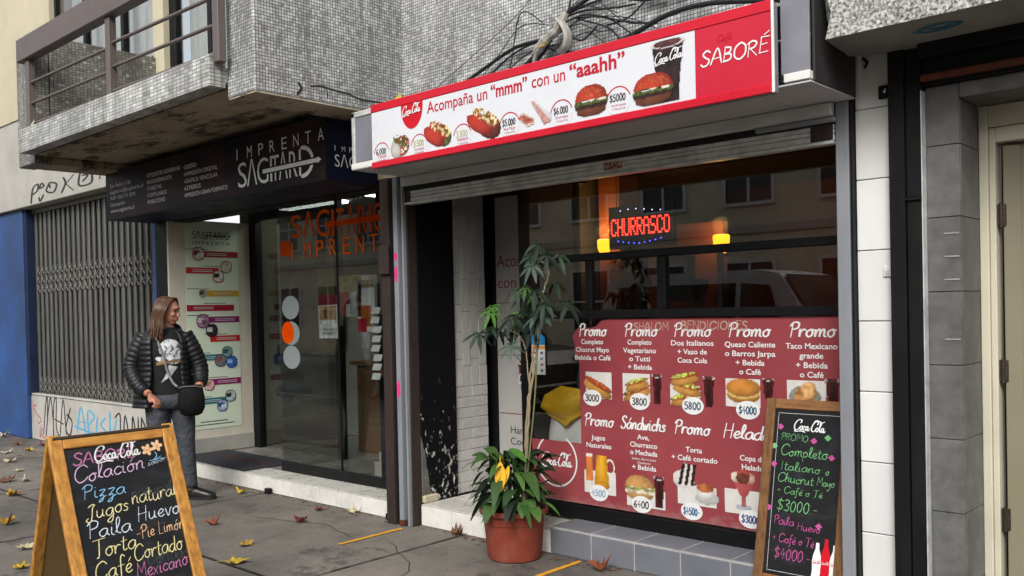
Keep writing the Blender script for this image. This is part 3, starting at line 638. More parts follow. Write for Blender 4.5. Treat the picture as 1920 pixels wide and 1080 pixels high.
part('inner_door_frame', MATS['black frame'], ps, (-8.268, -8.15, 5.06, 5.14, SZ, 2.6), (-6.84, -6.79, 5.06, 5.14, SZ, 2.6), (-8.15, -6.84, 5.06, 5.14, 2.45, 2.6), b=.004)
part('inner_door_pane', MATS['clear glass'], ps, (-8.14, -6.85, 5.10, 5.106, SZ+.02, 2.44), b=0)
part('side_pane', MATS['clear glass'], ps, (-6.806, -6.800, 4.46, 5.055, SZ+.01, 2.6), b=0)
dr = part('glass_door', MATS['clear glass'], ps, (-6.80, -5.96, 4.438, 4.446, .213, 2.42), b=0)
part('pane', MATS['clear glass'], ps, (-5.945, -4.99, 4.439, 4.446, .213, 2.42), b=0)
part('door_seal', MATS['black frame'], ps, (-5.959, -5.946, 4.434, 4.45, .213, 2.42), b=.001)
part('mullion', MATS['black frame'], ps, (-5.80, -5.70, 4.72, 4.82, SZ, 2.62), (-7.2, -4.99, 4.74, 4.8, 2.47, 2.62), b=.003)
LT = emit('tube light', '#eef6ee', 6.)
for x0, x1, y0, y1 in ((-8.1, -7.1, 5.3, 5.45), (-6.6, -5.6, 5.25, 5.4), (-6.6, -5.6, 7.4, 7.55)):
    c = thing('ceiling_light', {5.3: 'fluorescent ceiling light at the left inside the print shop', 5.25: 'fluorescent ceiling light just behind the print shop glass', 7.4: 'fluorescent ceiling light at the back of the print shop'}[y0], 'light', (x0, y0, 2.55), 'print shop ceiling lights')
    part('housing', MATS['white trim'], c, (x0-.03, x1+.03, y0-.03, y1+.03, 2.585, 2.619)); part('tube', LT, c, (x0, x1, y0, y1, 2.56, 2.584))
# orange and silver film on the glass
def film(name, c, tr=.55):
    m_ = bpy.data.materials.new(name); m_.use_nodes = True; t = m_.node_tree; t.nodes.clear(); o = t.nodes.new('ShaderNodeOutputMaterial'); a = t.nodes.new('ShaderNodeBsdfDiffuse'); b = t.nodes.new('ShaderNodeBsdfTranslucent'); x = t.nodes.new('ShaderNodeMixShader'); x.inputs[0].default_value = tr
    a.inputs[0].default_value = b.inputs[0].default_value = (*lin(c), 1); t.links.new(a.outputs[0], x.inputs[1]); t.links.new(b.outputs[0], x.inputs[2]); t.links.new(x.outputs[0], o.inputs[0]); MATS[name] = m_
film('film orange', '#ef5a14'); film('film orange strong', '#ff6a10'); film('film grey', '#b4bdbd')
GU, GV = (1, 0, 0), (0, 0, 1)
GY = 4.4375
text('S', (-6.60, GY, 2.135), GU, GV, MATS['film orange'], dr, caph=.19, fitw=.15); text('Λ', (-6.42, GY, 2.13), GU, GV, MATS['film orange'], dr, caph=.2, fitw=.17); text('G', (-6.24, GY, 2.12), GU, GV, MATS['film orange'], dr, caph=.22, fitw=.19)
m = MB(); m.prism([(0, 0), (.72, .0), (.72, .045), (0, .045)], (-6.06, GY-.002, 2.19), GU, GV, (0, 1, 0), 0); m.build('arrow_bar', MATS['film orange'], dr)
for ch, x in (('I', -6.03), ('T', -5.96), ('Λ', -5.82), ('R', -5.68), ('I', -5.55), ('O', -5.48)): text(ch, (x, GY, 2.11), GU, GV, MATS['film orange'], dr, caph=.22, fitw=.03 if ch == 'I' else .11)
for i, ch in enumerate('IMPRENTA'): text(ch, (-6.60+.178*i, GY, 1.955), GU, GV, MATS['film orange strong'], dr, caph=.14, fitw=.018 if ch == 'I' else .10, bold=-.004)
for z, mt, nm in ((1.545, 'film grey', 'round_sticker'), (1.325, 'film grey', 'round_sticker'), (1.12, 'film grey', 'round_sticker')):
    m = MB(); m.prism(ellipse(.125, .1), (-6.62, GY-.001, z), GU, GV, (0, 1, 0), .001); s_ = m.build(nm, MATS[mt], dr)
    if z == 1.325:
        m = MB(); m.prism(ellipse(.09, .095), (-6.665, GY-.003, z+.005), GU, GV, (0, 1, 0), .001); m.build('number_disc', MATS['film orange strong'], s_); text('291', (-6.72, GY-.004, z-.03), GU, GV, MATS['film orange'], s_, caph=.07, fitw=.11)
MB().prism([(-6.755, 1.99), (-6.60, 1.985), (-6.60, 2.115), (-6.755, 2.12)], (0, GY+.0005, 0), GU, GV, (0, -1, 0), 0).build('film_patch', MATS['film orange'], dr)
# papers and calendars hung behind the glass
def sheet(name, x, y, z0, w, h, rows, label, tilt=0.):
    t_ = thing(name, label, 'poster', (x, y, z0))
    P = Pic(w, h, 30, 44); P.rect(0, w, 0, h, '#d5d5d2', .04)
    for (a, b, c, d, col) in rows: P.rect(a*w, b*w, c*h, d*h, col, .35)
    P.build('sheet', (x, y, z0), (math.cos(tilt), 0, math.sin(tilt)), (-math.sin(tilt), 0, math.cos(tilt)), PRINTM, t_); part('backing', MATS['white trim'], t_, (x+.002, x+w-.002, y+.001, y+.004, z0+.002, z0+h-.002), b=0)
    return t_
s_ = sheet('wall_calendar', -6.30, 4.50, 1.28, .26, .36, [(0, 1, .75, 1, '#7c1522'), (.05, .95, .42, .74, '#a98c66'), (.3, .45, .45, .7, '#6d3a2b'), (0, 1, 0, .4, '#dcdcdc'), (.1, .9, .05, .18, '#c9c9c9')], 'calendar with a brown picture taped inside the print shop glass', tilt=.02)
text('Imprenta', (-6.24, 4.497, 1.345), GU, GV, MATS['ink black'], s_, fitw=.14); text('SAGITARIO', (-6.24, 4.497, 1.315), GU, GV, MATS['ink black'], s_, fitw=.13)
sheet('wall_calendar', -6.18, 4.62, 1.46, .30, .34, [(0, 1, .6, 1, '#8f8458'), (0, .5, .3, .6, '#8b1526'), (.5, 1, 0, .6, '#aab2b0'), (0, .3, 0, .3, '#b6321f')], 'crimson and olive calendar hanging behind the brown one', tilt=-.02)
sheet('wall_calendar', -5.93, 4.62, 1.33, .22, .42, [(0, 1, .85, 1, '#8b7a52'), (.2, .8, .1, .5, '#a65a24'), (0, .5, 0, .25, '#9b1a2a')], 'pale calendar hanging at the right of the group in the print shop', tilt=.01)
# inside: cupboard, desk, curtain, magazine rack, stack of boxes
M('desk wood', '#7d5a35', .5, .2, 5, stretch=(1, 6, 6)); M('shelf white', '#b9b9b2', .6, .08); M('plum', '#5a2f3f', .8, .2); M('ochre', '#a8833a', .8, .15, 3, stretch=(6, 6, .5)); M('box kraft', '#b9b2a8', .8, .12)
t_ = thing('desk', 'wooden counter desk inside the print shop', 'desk', (-6.5, 5.7, SZ))
part('top', MATS['desk wood'], t_, (-7.15, -5.5, 5.45, 6.1, .98, 1.02)); part('front_panel', MATS['desk wood'], t_, (-7.1, -5.55, 5.5, 5.53, SZ, .979)); part('side_panel', MATS['desk wood'], t_, (-5.58, -5.55, 5.535, 6.05, SZ, .979)); part('side_panel', MATS['desk wood'], t_, (-7.1, -7.07, 5.535, 6.05, SZ, .979))
t_ = thing('back_curtain', 'ochre and plum curtain along the left wall inside the print shop', 'curtain', (-8.15, 7, SZ))
for x0, x1, mt in ((7.35, 8.0, 'plum'), (8.0, 8.6, 'ochre'), (5.35, 5.8, 'plum'), (5.8, 6.15, 'ochre')):
    m = MB(); n = 40
    for i in range(n+1): m.v += [(-8.16+.03*math.sin(i*1.3), x0+(x1-x0)*i/n, 1.1), (-8.16+.03*math.sin(i*1.3), x0+(x1-x0)*i/n, 2.0)]
    m.f += [(2*i, 2*i+1, 2*i+3, 2*i+2) for i in range(n)]; m.build('cloth_panel', MATS[mt], t_, smooth=True)
t_ = thing('cupboard', 'pale cupboard against the left wall inside the print shop', 'cupboard', (-7.9, 6.6, SZ))
part('body', MATS['shelf white'], t_, (-8.25, -7.75, 6.2, 7.2, SZ, 1.9)); part('door', MATS['shelf white'], t_, (-7.748, -7.73, 6.22, 6.69, .18, 1.88)); part('door', MATS['shelf white'], t_, (-7.748, -7.73, 6.71, 7.18, .18, 1.88))
t_ = thing('leaflet_rack', 'rack of white leaflets inside the print shop beside the brown post', 'rack', (-5.62, 4.62, SZ))
part('pole', MATS['black frame'], t_, (-5.60, -5.58, 4.6, 4.62, SZ, 1.5))
for i in range(8):
    m = MB(); m.box(-.05, .05, -.003, .003, 0, .055, b=.001, T=Matrix.Translation((-5.68+.012*(i % 3), 4.585, .95+.075*i)) @ Matrix.Rotation(-.35, 4, 'X')); m.build('leaflet', MATS['white trim'], t_)
for i, (x, y, z, s, l) in enumerate(((-5.82, 4.8, SZ, .15, 'pale cardboard box on the floor behind the print shop glass'), (-5.815, 4.8, SZ+.123, .10, 'smaller pale box on top of the floor box in the print shop'))):
    t_ = thing('cardboard_box', l, 'box', (x, y, z)); part('carton', MATS['box kraft'], t_, (x-s/2, x+s/2, y-s/2, y+s/2, z+.001, z+s*.8)); part('tape', MATS['white trim'], t_, (x-.02, x+.02, y-s/2, y+s/2, z+s*.8+.0005, z+s*.8+.002), b=0)
# services poster on the porch wall
M('poster paper', '#d3dfc9', .4, .05, 2, dirt=.08)
po = thing('services_poster', 'tall pale green services poster with coloured bands beside the print shop door', 'poster', (-8.268, 4.66, .36))
PY0, PY1, PZ0, PZ1 = 4.36, 4.93, .37, 2.42; PX = -8.2685
part('sheet', MATS['poster paper'], po, (-8.2695, PX+.002, PY0, PY1, PZ0, PZ1), b=.001)
PU, PV = (0, 1, 0), (0, 0, 1); PXo = PX+.003
text('SΛGITARIO', (PXo, PY0+.075, PZ1-.17), PU, PV, MATS['ink black'], po, caph=.075, fitw=.40, bold=-.005); m = MB(); m.prism([(0, 0), (.30, 0), (.30, .01), (0, .01)], (PXo+.0025, PY0+.19, PZ1-.14), PU, PV, (1, 0, 0), 0); m.build('arrow_bar', MATS['ink black'], po)
text('I M P R E N T A', (PXo, PY0+.075, PZ1-.225), PU, PV, MATS['ink black'], po, caph=.033, fitw=.40)
BANDS = [('#9a1226', .27, 1, .155), ('#b3261f', 0, .62, .235), ('#c09a20', .38, 1, .345), ('#96142c', 0, .9, .415), ('#7f1c62', .40, 1, .472), ('#b02a20', .42, 1, .565), ('#1c6f78', .1, .7, .655), ('#86185f', .42, 1, .775), ('#1c6f74', .1, .72, .865)]
H_ = PZ1-PZ0; W_ = PY1-PY0
for i, (c, a, b, q) in enumerate(BANDS):
    z = PZ1-q*H_; M('band '+c, c, .45, .05)
    m = MB(); m.prism([(PY0+a*W_, z-.03), (PY0+b*W_-.004, z-.03), (PY0+b*W_-.004, z+.03), (PY0+a*W_, z+.03)], (PXo+.001, 0, 0), PU, PV, (1, 0, 0), .0008); bo = m.build('band', MATS['band '+c], po)
    m = MB()
    for k in range(2): m.prism([(PY0+a*W_+.12*W_, z-.012+.016*k), (PY0+min(b, a+.55)*W_-.03, z-.012+.016*k), (PY0+min(b, a+.55)*W_-.03, z-.006+.016*k), (PY0+a*W_+.12*W_, z-.006+.016*k)], (PXo+.0035, 0, 0), PU, PV, (1, 0, 0), 0)
    m.build('fine_print', MATS['ink silver'], bo)
    m = MB(); m.prism([(PY0+.32*W_*(i % 2), z+.043), (PY0+.32*W_*(i % 2)+.24, z+.043), (PY0+.32*W_*(i % 2)+.24, z+.048), (PY0+.32*W_*(i % 2), z+.048)], (PXo+.001, 0, 0), PU, PV, (1, 0, 0), 0); m.build('fine_print', MATS['ink black'], bo)
def badge(yq, zq, r, rim, fills):
    y, z = PY0+yq*W_, PZ1-zq*H_; R = r*1.; P = Pic(2*R, 2*R, 26, 26); rr = P.ell(R, R, R, R)
    P.put(rr < 1, rim); P.put(rr < .84, fills[0], vary=.4, f=60)
    for k, c in enumerate(fills[1:]):
        P.put((rr < .8) & (np.abs(P.u-R*(.7+.5*k)) < R*.42) & (np.abs(P.v-R*(1.1-.25*k)) < R*.3), c, vary=.5, f=80)
    P.build('picture_badge', (PXo+.002, y-R, z-R), PU, PV, PRINTM, po, off=.001*(1+hash((yq, zq)) % 3))
for q in ((.24, .155, .072, '#8c1222', ('#b9b2ac', '#6d2a2f', '#d8d5d0')), (.76, .215, .066, '#a3261f', ('#b7b3ab', '#c9b8a8')), (.60, .262, .066, '#8c2018', ('#c7c2b8', '#1d2226')), (.30, .345, .05, '#c9cbbd', ('#8a8378', '#3a2f30')), (.29, .478, .075, '#5d1748', ('#8b6f86', '#c9b8c2', '#6b4a5e')), (.45, .524, .07, '#3c1034', ('#2a2226', '#c9c9c4')),
          (.74, .632, .062, '#16414f', ('#6d8d8d', '#33484a')), (.60, .672, .066, '#16414f', ('#6b6a70', '#8f4a4f')), (.82, .682, .066, '#183a72', ('#2b5ea8', '#9cb6d8')), (.38, .787, .062, '#7a1a55', ('#c9a8a0', '#a9736f')), (.78, .848, .064, '#1b3d4c', ('#a9b3b5', '#20262c')), (.62, .892, .064, '#1b3d6c', ('#8fa0b8', '#2f4a7c', '#c9ced4'))): badge(*q)
m = MB()
for k, (a, b) in enumerate(((.2, .72), (.1, .85))): m.prism([(PY0+a*W_, PZ0+.07-.03*k), (PY0+b*W_, PZ0+.07-.03*k), (PY0+b*W_, PZ0+.077-.03*k), (PY0+a*W_, PZ0+.077-.03*k)], (PXo+.001, 0, 0), PU, PV, (1, 0, 0), 0)
m.build('fine_print', MATS['ink black'], po)
# door mat
M('mat pile', '#2c2d34', .95, .2, 8, bump=.8, bscale=220); M('mat print', '#5d2b25', .95, .2, 8)
mt = thing('door_mat', 'dark door mat with worn red lettering on the print shop step', 'mat', (-7.6, 4.5, SZ))
m = MB(); T = Matrix.Translation((-7.62, 4.42, SZ+.002)) @ Matrix.Rotation(-.02, 4, 'Z'); m.box(-.66, .60, -.215, .33, 0, .012, b=.005, T=T); m.build('pile', MATS['mat pile'], mt)
text('SAGITARIO', (-8.0, 4.46, SZ+.0145), (1, 0, 0), (0, 1, 0), MATS['mat print'], mt, caph=.13, fitw=.9)
# ------------------------------------------------------------------ print shop sign under the balcony
def sagsign_mat():
    t = NT('dark printed sign'); c = t.mix(t.ramp(t.noise(1.4, 5, .6, stretch=(1, 1, 1.6)), .42, .66), '#11131b', '#3a2326')
    c = t.mix(t.math('MULTIPLY', t.ramp(t.noise(4.5, 6, .7, stretch=(2, 1, .8)), .55, .75), .6), c, '#5b3129'); t.col(c); MATS['sag sign'] = t.set(.5, 0, .12)
sagsign_mat(); M('sign navy', '#12162b', .5, .15, 3, spec=.15)
sg = thing('shop_sign', 'dark box sign of the print shop with white lettering under the balcony', 'sign', (-6.8, 3.73, 2.4))
SY = 3.73; SU, SV = (1, 0, 0), (0, 0, 1)
part('box', MATS['sign navy'], sg, (-8.55, -5.1, SY+.004, 4.24, 2.405, 2.84), b=.004)
part('face', MATS['sag sign'], sg, (-8.545, -5.11, SY, SY+.0035, 2.412, 2.832), b=0)
part('edge_strip', MATS['black metal'], sg, (-8.556, -5.095, SY-.008, SY+.006, 2.398, 2.412), (-8.556, -5.095, SY-.008, SY+.006, 2.832, 2.846), (-5.112, -5.095, SY-.008, SY+.006, 2.412, 2.832), b=.002)
SF = SY-.001; IW = IS = M('sign lettering', '#e9e9e7', .5, .04, 10, spec=.2)
for i, ch in enumerate('IMPRENTA'): text(ch, (-6.245+.152*i, SF, 2.675), SU, SV, IS, sg, caph=.088, fitw=.012 if ch == 'I' else .066, bold=-.006)
LX = [('S', -6.235, .125), ('Λ', -6.10, .14), ('G', -5.965, .15), ('I', -5.80, .025), ('T', -5.765, .10), ('Λ', -5.67, .11), ('R', -5.55, .10), ('I', -5.435, .025)]
for ch, x, wd in LX: text(ch, (x, SF, 2.462), SU, SV, IS, sg, caph=.19, fitw=wd, bold=-.004)
m = MB(); ribbon(m, [[(-.02+.13*math.sin(a), -.1*math.cos(a)) for a in np.linspace(.0, math.pi, 20)]], .03, (-5.36, SF, 2.557), SU, SV, (0, -1, 0), .0015); m.build('bow', IS, sg)
m = MB(); m.prism([(-5.885, 2.522), (-5.15, 2.522), (-5.15, 2.574), (-5.885, 2.574)], (0, SF-.002, 0), SU, SV, (0, -1, 0), 0); m.build('arrow_outline', MATS['sign navy'], sg)  # dark printed stroke showing above and below the arrow bar
m = MB(); m.prism([(-5.875, 2.533), (-5.19, 2.533), (-5.19, 2.523), (-5.145, 2.548), (-5.19, 2.573), (-5.19, 2.563), (-5.875, 2.563)], (0, SF-.0035, 0), SU, SV, (0, -1, 0), 0); m.build('arrow_bar', IS, sg)
for x, z0, rows in ((-7.72, 2.713, ('•ETIQUETAS ADHESIVAS', '•ENCUADERNACIÓN', '•TARJETAS', '•FORMULARIOS', '•PUBLICIDAD')), (-7.06, 2.705, ('•DISEÑO', '•IMPRESIÓN DIGITAL', '•GRÁFICA VEHICULAR', '•LETREROS', '•IMPRESIÓN GRAN FORMATO')), (-8.45, 2.70, ('San Pedro 1136', 'sagitario@sagitario.cl', 'WSP +569 717 8390', 'Concepción', 'www.sagitario.cl'))):
    for i, r in enumerate(rows): text(r, (x, SF, z0-.058*i), SU, SV, IS, sg, caph=.034, fitw=min(.034*.62*len(r)*1.42, .68), name='list_line')
EX = -5.0995
for i, ch in enumerate('IMPRENTA'): text(ch, (EX, 3.80+.062*i, 2.61), (0, 1, 0), SV, IS, sg, caph=.036, fitw=.006 if ch == 'I' else .03)
text('SΛGITARI', (EX, 3.80, 2.50), (0, 1, 0), SV, IS, sg, caph=.085, fitw=.44, bold=-.004)

# ------------------------------------------------------------------ snack bar front (right)
sb = thing('snack_bar', 'snack bar shopfront with black-framed window, tiled doorway step and grey posts', 'shop', (-3.2, WY, 0))
part('left_post', MATS['post grey'], sb, (-4.832, -4.788, 4.085, 4.2, .04, 2.42), b=.003)
part('post_foot', MATS['post rust'], sb, (-4.834, -4.786, 4.083, 4.2, 0, .0395), b=.003)
part('guide_slot', MATS['black metal'], sb, (-4.787, -4.758, 4.12, 4.2, 0, 2.42), b=.001)
part('guide_rail', MATS['post grey'], sb, (-4.757, -4.738, 4.095, 4.2, 0, 2.42), b=.002)
part('guide_back', MATS['rust brown'], sb, (-4.737, -4.722, 4.12, 4.2, 0, 2.42), b=.002)
lp = [c for c in sb.children if c.name.startswith('left_post')][0]
for z, h in ((1.87, .03), (1.75, .06), (.95, .06)): MB().prism(ellipse(.018, h, 16), (-4.81, 4.0845, z), (1, 0, 0), (0, 0, 1), (0, -1, 0), 0).build('paint_mark', MATS['spray pink'], lp)
part('right_post', MATS['post grey'], sb, (-1.717, -1.656, 4.13, 4.3, 0, 2.42), b=.004)
part('post_edge', MATS['black metal'], sb, (-1.655, -1.643, 4.14, 4.3, 0, 2.6), b=.002)
# roller shutter, pulled up
sh = thing('roller_shutter', 'raised steel roller shutter edge and box across the top of the snack bar front', 'shutter', (-3.2, 4.12, 2.22))
part('box_front', MATS['shutter steel'], sh, (-4.75, -1.718, 4.09, 4.13, 2.345, 2.412), b=.006)
part('slot', MATS['dark recess'], sh, (-4.75, -1.718, 4.112, 4.3, 2.316, 2.344), b=0)
parts('slat', MATS['galvanised'], sh, (-4.737, -1.719, 4.12, 4.15, 2.2365, 2.268), (-4.737, -1.719, 4.122, 4.15, 2.2695, 2.291), (-4.737, -1.719, 4.12, 4.15, 2.2925, 2.314), b=.004)
part('bar_lip', MATS['galvanised'], sh, (-4.737, -1.719, 4.105, 4.16, 2.22, 2.2355), b=.003)
parts('end_lock', MATS['rust brown'], sh, (-1.83, -1.722, 4.1165, 4.1195, 2.24, 2.31), (-4.73, -4.68, 4.1165, 4.1195, 2.24, 2.31), b=.001)
part('guide_bar', MATS['post grey'], sh, (-2.1, -1.70, 4.085, 4.11, 2.318, 2.342), b=.006)
P = Pic(.13, .05, 36, 14); P.rect(0, .13, 0, .05, '#b9b0a6'); P.put((vnoise(P.u, P.v, 190) > .42) & (P.u > .004) & (P.u < .126) & (P.v > .004) & (P.v < .046), '#7d1f26', vary=.3); P.build('sticker', (-3.04, 4.1195, 2.25), (1, 0, 0), (0, 0, 1), PRINTM, sh)
part('lintel', MATS['dark recess'], sb, (-4.72, -1.745, 4.3, 4.6, 2.42, 2.9), b=0)
# doorway step with white tiles, grey tiled ledge under the window
part('step_core', MATS['grout grey'], sb, (-4.72, -3.545, 4.19, 5.3, 0, .137), b=0)
ws = part('doorway_step', MATS['grout grey'], sb, (-4.71, -3.56, 4.2, 4.21, .003, .02), b=0)
xs = [-4.712, -4.41, -4.105, -3.80, -3.545]
for a, b in zip(xs[:-1], xs[1:]):
    piece('step_tile', MATS['white tile'], ws, a+.002, b-.002, 4.180, 4.19, .002, .136, b=.002)
    for y0, y1 in ((4.182, 4.48), (4.484, 4.79), (4.794, 5.09)): piece('step_tile', MATS['floor tile'], ws, a+.002, b-.002, y0, y1, .138, .146, b=.003)
part('ledge_core', MATS['grout white'], sb, (-3.545, -1.72, 4.1835, 4.5, 0, .1625), b=0)
gl_ = part('window_ledge', MATS['grout white'], sb, (-3.54, -1.75, 4.2, 4.21, .003, .02), b=0)
xs = [-3.543, -3.232, -2.928, -2.628, -2.328, -2.03, -1.722]
for a, b in zip(xs[:-1], xs[1:]):
    piece('ledge_tile', MATS['slate tile'], gl_, a+.0045, b-.0045, 4.178, 4.191, .002, .154, b=.003)
    piece('ledge_tile', MATS['slate tile'], gl_, a+.0045, b-.0045, 4.189, 4.42, .157, .166, b=.003)
# doorway side: scraped black wall, then relief tiles
part('scraped_wall', MATS['scraped'], sb, (-4.8, -4.722, 4.201, 4.56, .146, 2.42), b=.008)
part('wall_stub', MATS['cream wall'], sb, (-4.8, -4.7, 4.205, 4.34, .146, .2), b=.008)
tw = part('tiled_side_wall', MATS['grout grey'], sb, (-4.87, -4.752, 4.561, 4.9, .146, 2.6), b=0)
z = .15; r = 0
while z < .86:
    h = .078
    for y0, y1 in (((4.563, 4.73), (4.732, 4.9)) if r % 2 else ((4.563, 4.66), (4.662, 4.83), (4.832, 4.9))): piece('relief_tile', MATS['relief tile'], tw, -4.752, -4.742+random.uniform(0, .003), y0, y1, z, z+h-.003, b=.003)
    z += h; r += 1
while z < 2.5:
    h = .2 if z < 1.5 else .24
    for i in range(4):
        y0 = 4.563+i*.084; off = -.05 if i % 2 else 0
        piece('relief_tile', MATS['relief tile upright'], tw, -4.752, -4.744+random.uniform(0, .006)-(0 if z < 1.5 else .004), y0, y0+.082, z+off*(z > .95), z+h+off-.003, b=.003)
    z += h
P = Pic(.06, .05, 12, 10); P.poly([(.0, .02), (.028, 0), (.06, .028), (.03, .05)], '#b5b3ae', .1); P.build('sticker', (-4.722, 4.33, 2.26), (0, 1, 0), (0, 0, 1), PRINTM, sb)
# recessed door with a printed panel
part('door_frame', MATS['black frame'], sb, (-4.95, -4.742, 5.0, 5.08, .146, 2.6), (-4.742, -3.9, 5.0, 5.08, 2.36, 2.6), b=.004)
dr2 = part('door', MATS['black frame'], sb, (-4.741, -3.95, 5.02, 5.06, .15, 2.359), b=.003)
M('door print', '#a9a5a2', .35, .05, 2); dp = part('printed_panel', MATS['door print'], dr2, (-4.735, -4.0, 5.012, 5.0195, .2, 2.34), b=.001)
DU, DV, DY = (1, 0, 0), (0, 0, 1), 5.011
text('Acompaña', (-4.72, DY, 1.81), DU, DV, MATS['ink maroon'], dp, caph=.09, fitw=.52); text('con un', (-4.72, DY, 1.65), DU, DV, MATS['ink maroon'], dp, caph=.085, fitw=.36)
for z in (1.535, 1.14, .70, .37): part('rule', MATS['ink maroon'], dp, (-4.73, -4.01, 5.0105, 5.0118, z, z+.006), b=0)
def cola(P, x0, x1, y0, y1, dark='#3a1416', logo=True):
    xm = (x0+x1)/2; hw = (x1-x0)/2; q = (P.v-y0)/(y1-y0); wdt = hw*(.68+.32*np.clip(q, 0, 1)**1.5); mk = (np.abs(P.u-xm) < wdt) & (q > 0) & (q < 1)
    li = .8+.7*np.exp(-((P.u-xm+hw*.45)/(hw*.16))**2)+.35*np.exp(-((P.u-xm-hw*.5)/(hw*.12))**2); P.put(mk, dark, li, .5, 40)
    P.disc(xm, y1-.02*(y1-y0), hw*.97, (y1-y0)*.07, '#5c3431', sh=.5, vary=.6, f=60); P.put((np.abs(P.ell(xm, y1-.02*(y1-y0), hw*.97, (y1-y0)*.07)-1) < .1) & (P.u > 0), '#c9c2be')
    return P
P = Pic(.3, .36, 40, 44); cola(P, .03, .27, .01, .34, '#4a1a2a'); P.build('printed_glass', (-4.56, DY, .76), DU, DV, PRINTM, dp); cola_script((-4.53, DY-.002, .93), DU, DV, MATS['ink white'], dp, .22, .12)
text('Hamburguesas', (-4.62, DY, .555), DU, DV, MATS['ink black'], dp, caph=.055, fitw=.5, bold=-.006); text('Coca-Cola', (-4.62, DY, .47), DU, DV, MATS['ink black'], dp, caph=.055, fitw=.38, bold=-.006)
# shop window
WYG = 4.45; F = MATS['black frame']
wf = part('window_frame', F, sb, (-3.975, -3.915, 4.425, 4.485, .146, 2.6), (-1.80, -1.747, 4.425, 4.485, .166, 2.6), (-3.915, -1.80, 4.425, 4.485, .166, .25), (-3.915, -1.80, 4.425, 4.49, 1.775, 1.82), (-3.915, -1.80, 4.425, 4.49, 1.421, 1.47), (-3.43, -3.385, 4.43, 4.485, 1.47, 1.775), (-2.905, -2.85, 4.425, 4.487, 1.47, 1.775), (-2.535, -2.505, 4.46, 4.495, 1.47, 1.775), b=.004)
for x0, x1, z0, z1, yy in ((-3.915, -1.80, 1.82, 2.6, 4.45), (-3.915, -3.43, 1.47, 1.775, 4.45), (-3.385, -2.905, 1.47, 1.775, 4.45), (-2.85, -1.80, 1.47, 1.775, 4.45), (-3.915, -1.80, .25, 1.421, 4.45)):
    part('pane', MATS['window glass'], wf, (x0, x1, yy, yy+.006, z0, z1), b=0)
part('return_wall', M('return brown', '#2a211b', .7, .2), sb, (-3.99, -3.967, 4.487, 5.0, .146, 2.6), b=.002)
# room behind
M('orange wall', '#8a4a1e', .8, .2, 1.5); M('brown wall', '#4d3526', .8, .25, 2); M('dark floor', '#4a4038', .5, .2, 3); M('dark ceiling', '#2a1a12', .9, .2, 2)
part('inner_wall', MATS['brown wall'], sb, (-5.1, -4.96, 5.09, 9, 0, 2.9), (-1.74, -1.6, 4.5, 9, 0, 2.9), b=0)
part('back_wall', MATS['orange wall'], sb, (-4.96, -1.74, 8.2, 8.3, 0, 2.9), b=0)
part('inner_ceiling', MATS['dark ceiling'], sb, (-4.96, -1.74, 4.5, 8.2, 2.64, 2.8), b=0)
part('inner_floor', MATS['dark floor'], sb, (-4.96, -1.74, 5.3, 8.2, .1, .137), (-3.545, -1.74, 4.5, 5.3, .1, .137), b=0)
part('column', MATS['orange wall'], sb, (-4.72, -4.5, 6.3, 6.6, .14, 2.64), b=.01)
part('partition', MATS['orange wall'], sb, (-3.95, -3.3, 5.9, 5.98, .14, 2.1), b=.005)
# LED sign
M('led board', '#0a0c1c', .5, .2)
ld = thing('led_sign', 'lit red LED sign reading CHURRASCO hanging behind the snack bar window', 'sign', (-3.3, 4.72, 1.86))
LY = 4.72; part('board', MATS['led board'], ld, (-3.455, -2.965, LY, LY+.03, 1.855, 2.125), b=.004)
RED = emit('led red', '#ff2a1c', 7.); BLU = emit('led blue', '#3f47ff', 5.); PALE = emit('led pale', '#b9c4ff', 3.)
FIVE = {'C': '01110 10001 10000 10000 10000 10001 01110', 'H': '10001 10001 10001 11111 10001 10001 10001', 'U': '10001 10001 10001 10001 10001 10001 01110', 'R': '11110 10001 10001 11110 10100 10010 10001', 'A': '01110 10001 10001 11111 10001 10001 10001', 'S': '01111 10000 10000 01110 00001 00001 11110', 'O': '01110 10001 10001 10001 10001 10001 01110'}
for i, ch in enumerate('CHURRASCO'):
    m = MB()
    for r_, row in enumerate(FIVE[ch].split()):
        for c_, q in enumerate(row):
            if q == '1': m.ball((-3.43+i*.0495+c_*.0088, LY-.002, 2.04-r_*.016), (.0034, .004, .0058), 6, 4)
    m.build('led_letter', RED, ld)
m = MB()
for k in range(9): m.ball((-3.38+.04*k, LY-.002, 1.905-.02*math.sin(k*.4)), .004, 6, 4)
m.build('led_row', BLU, ld)
m = MB()
for k in range(6): m.ball((-3.36+.06*k, LY-.002, 2.09+.012*math.sin(k*.8+.5)), .0035, 6, 4)
m.build('led_row', PALE, ld)
for x in (-3.4, -3.0):
    m = MB(); m.tube([(x, LY+.015, 2.124), (x, LY+.015, 2.641)], .003, 5); m.build('hanging_wire', MATS['black frame'], ld)
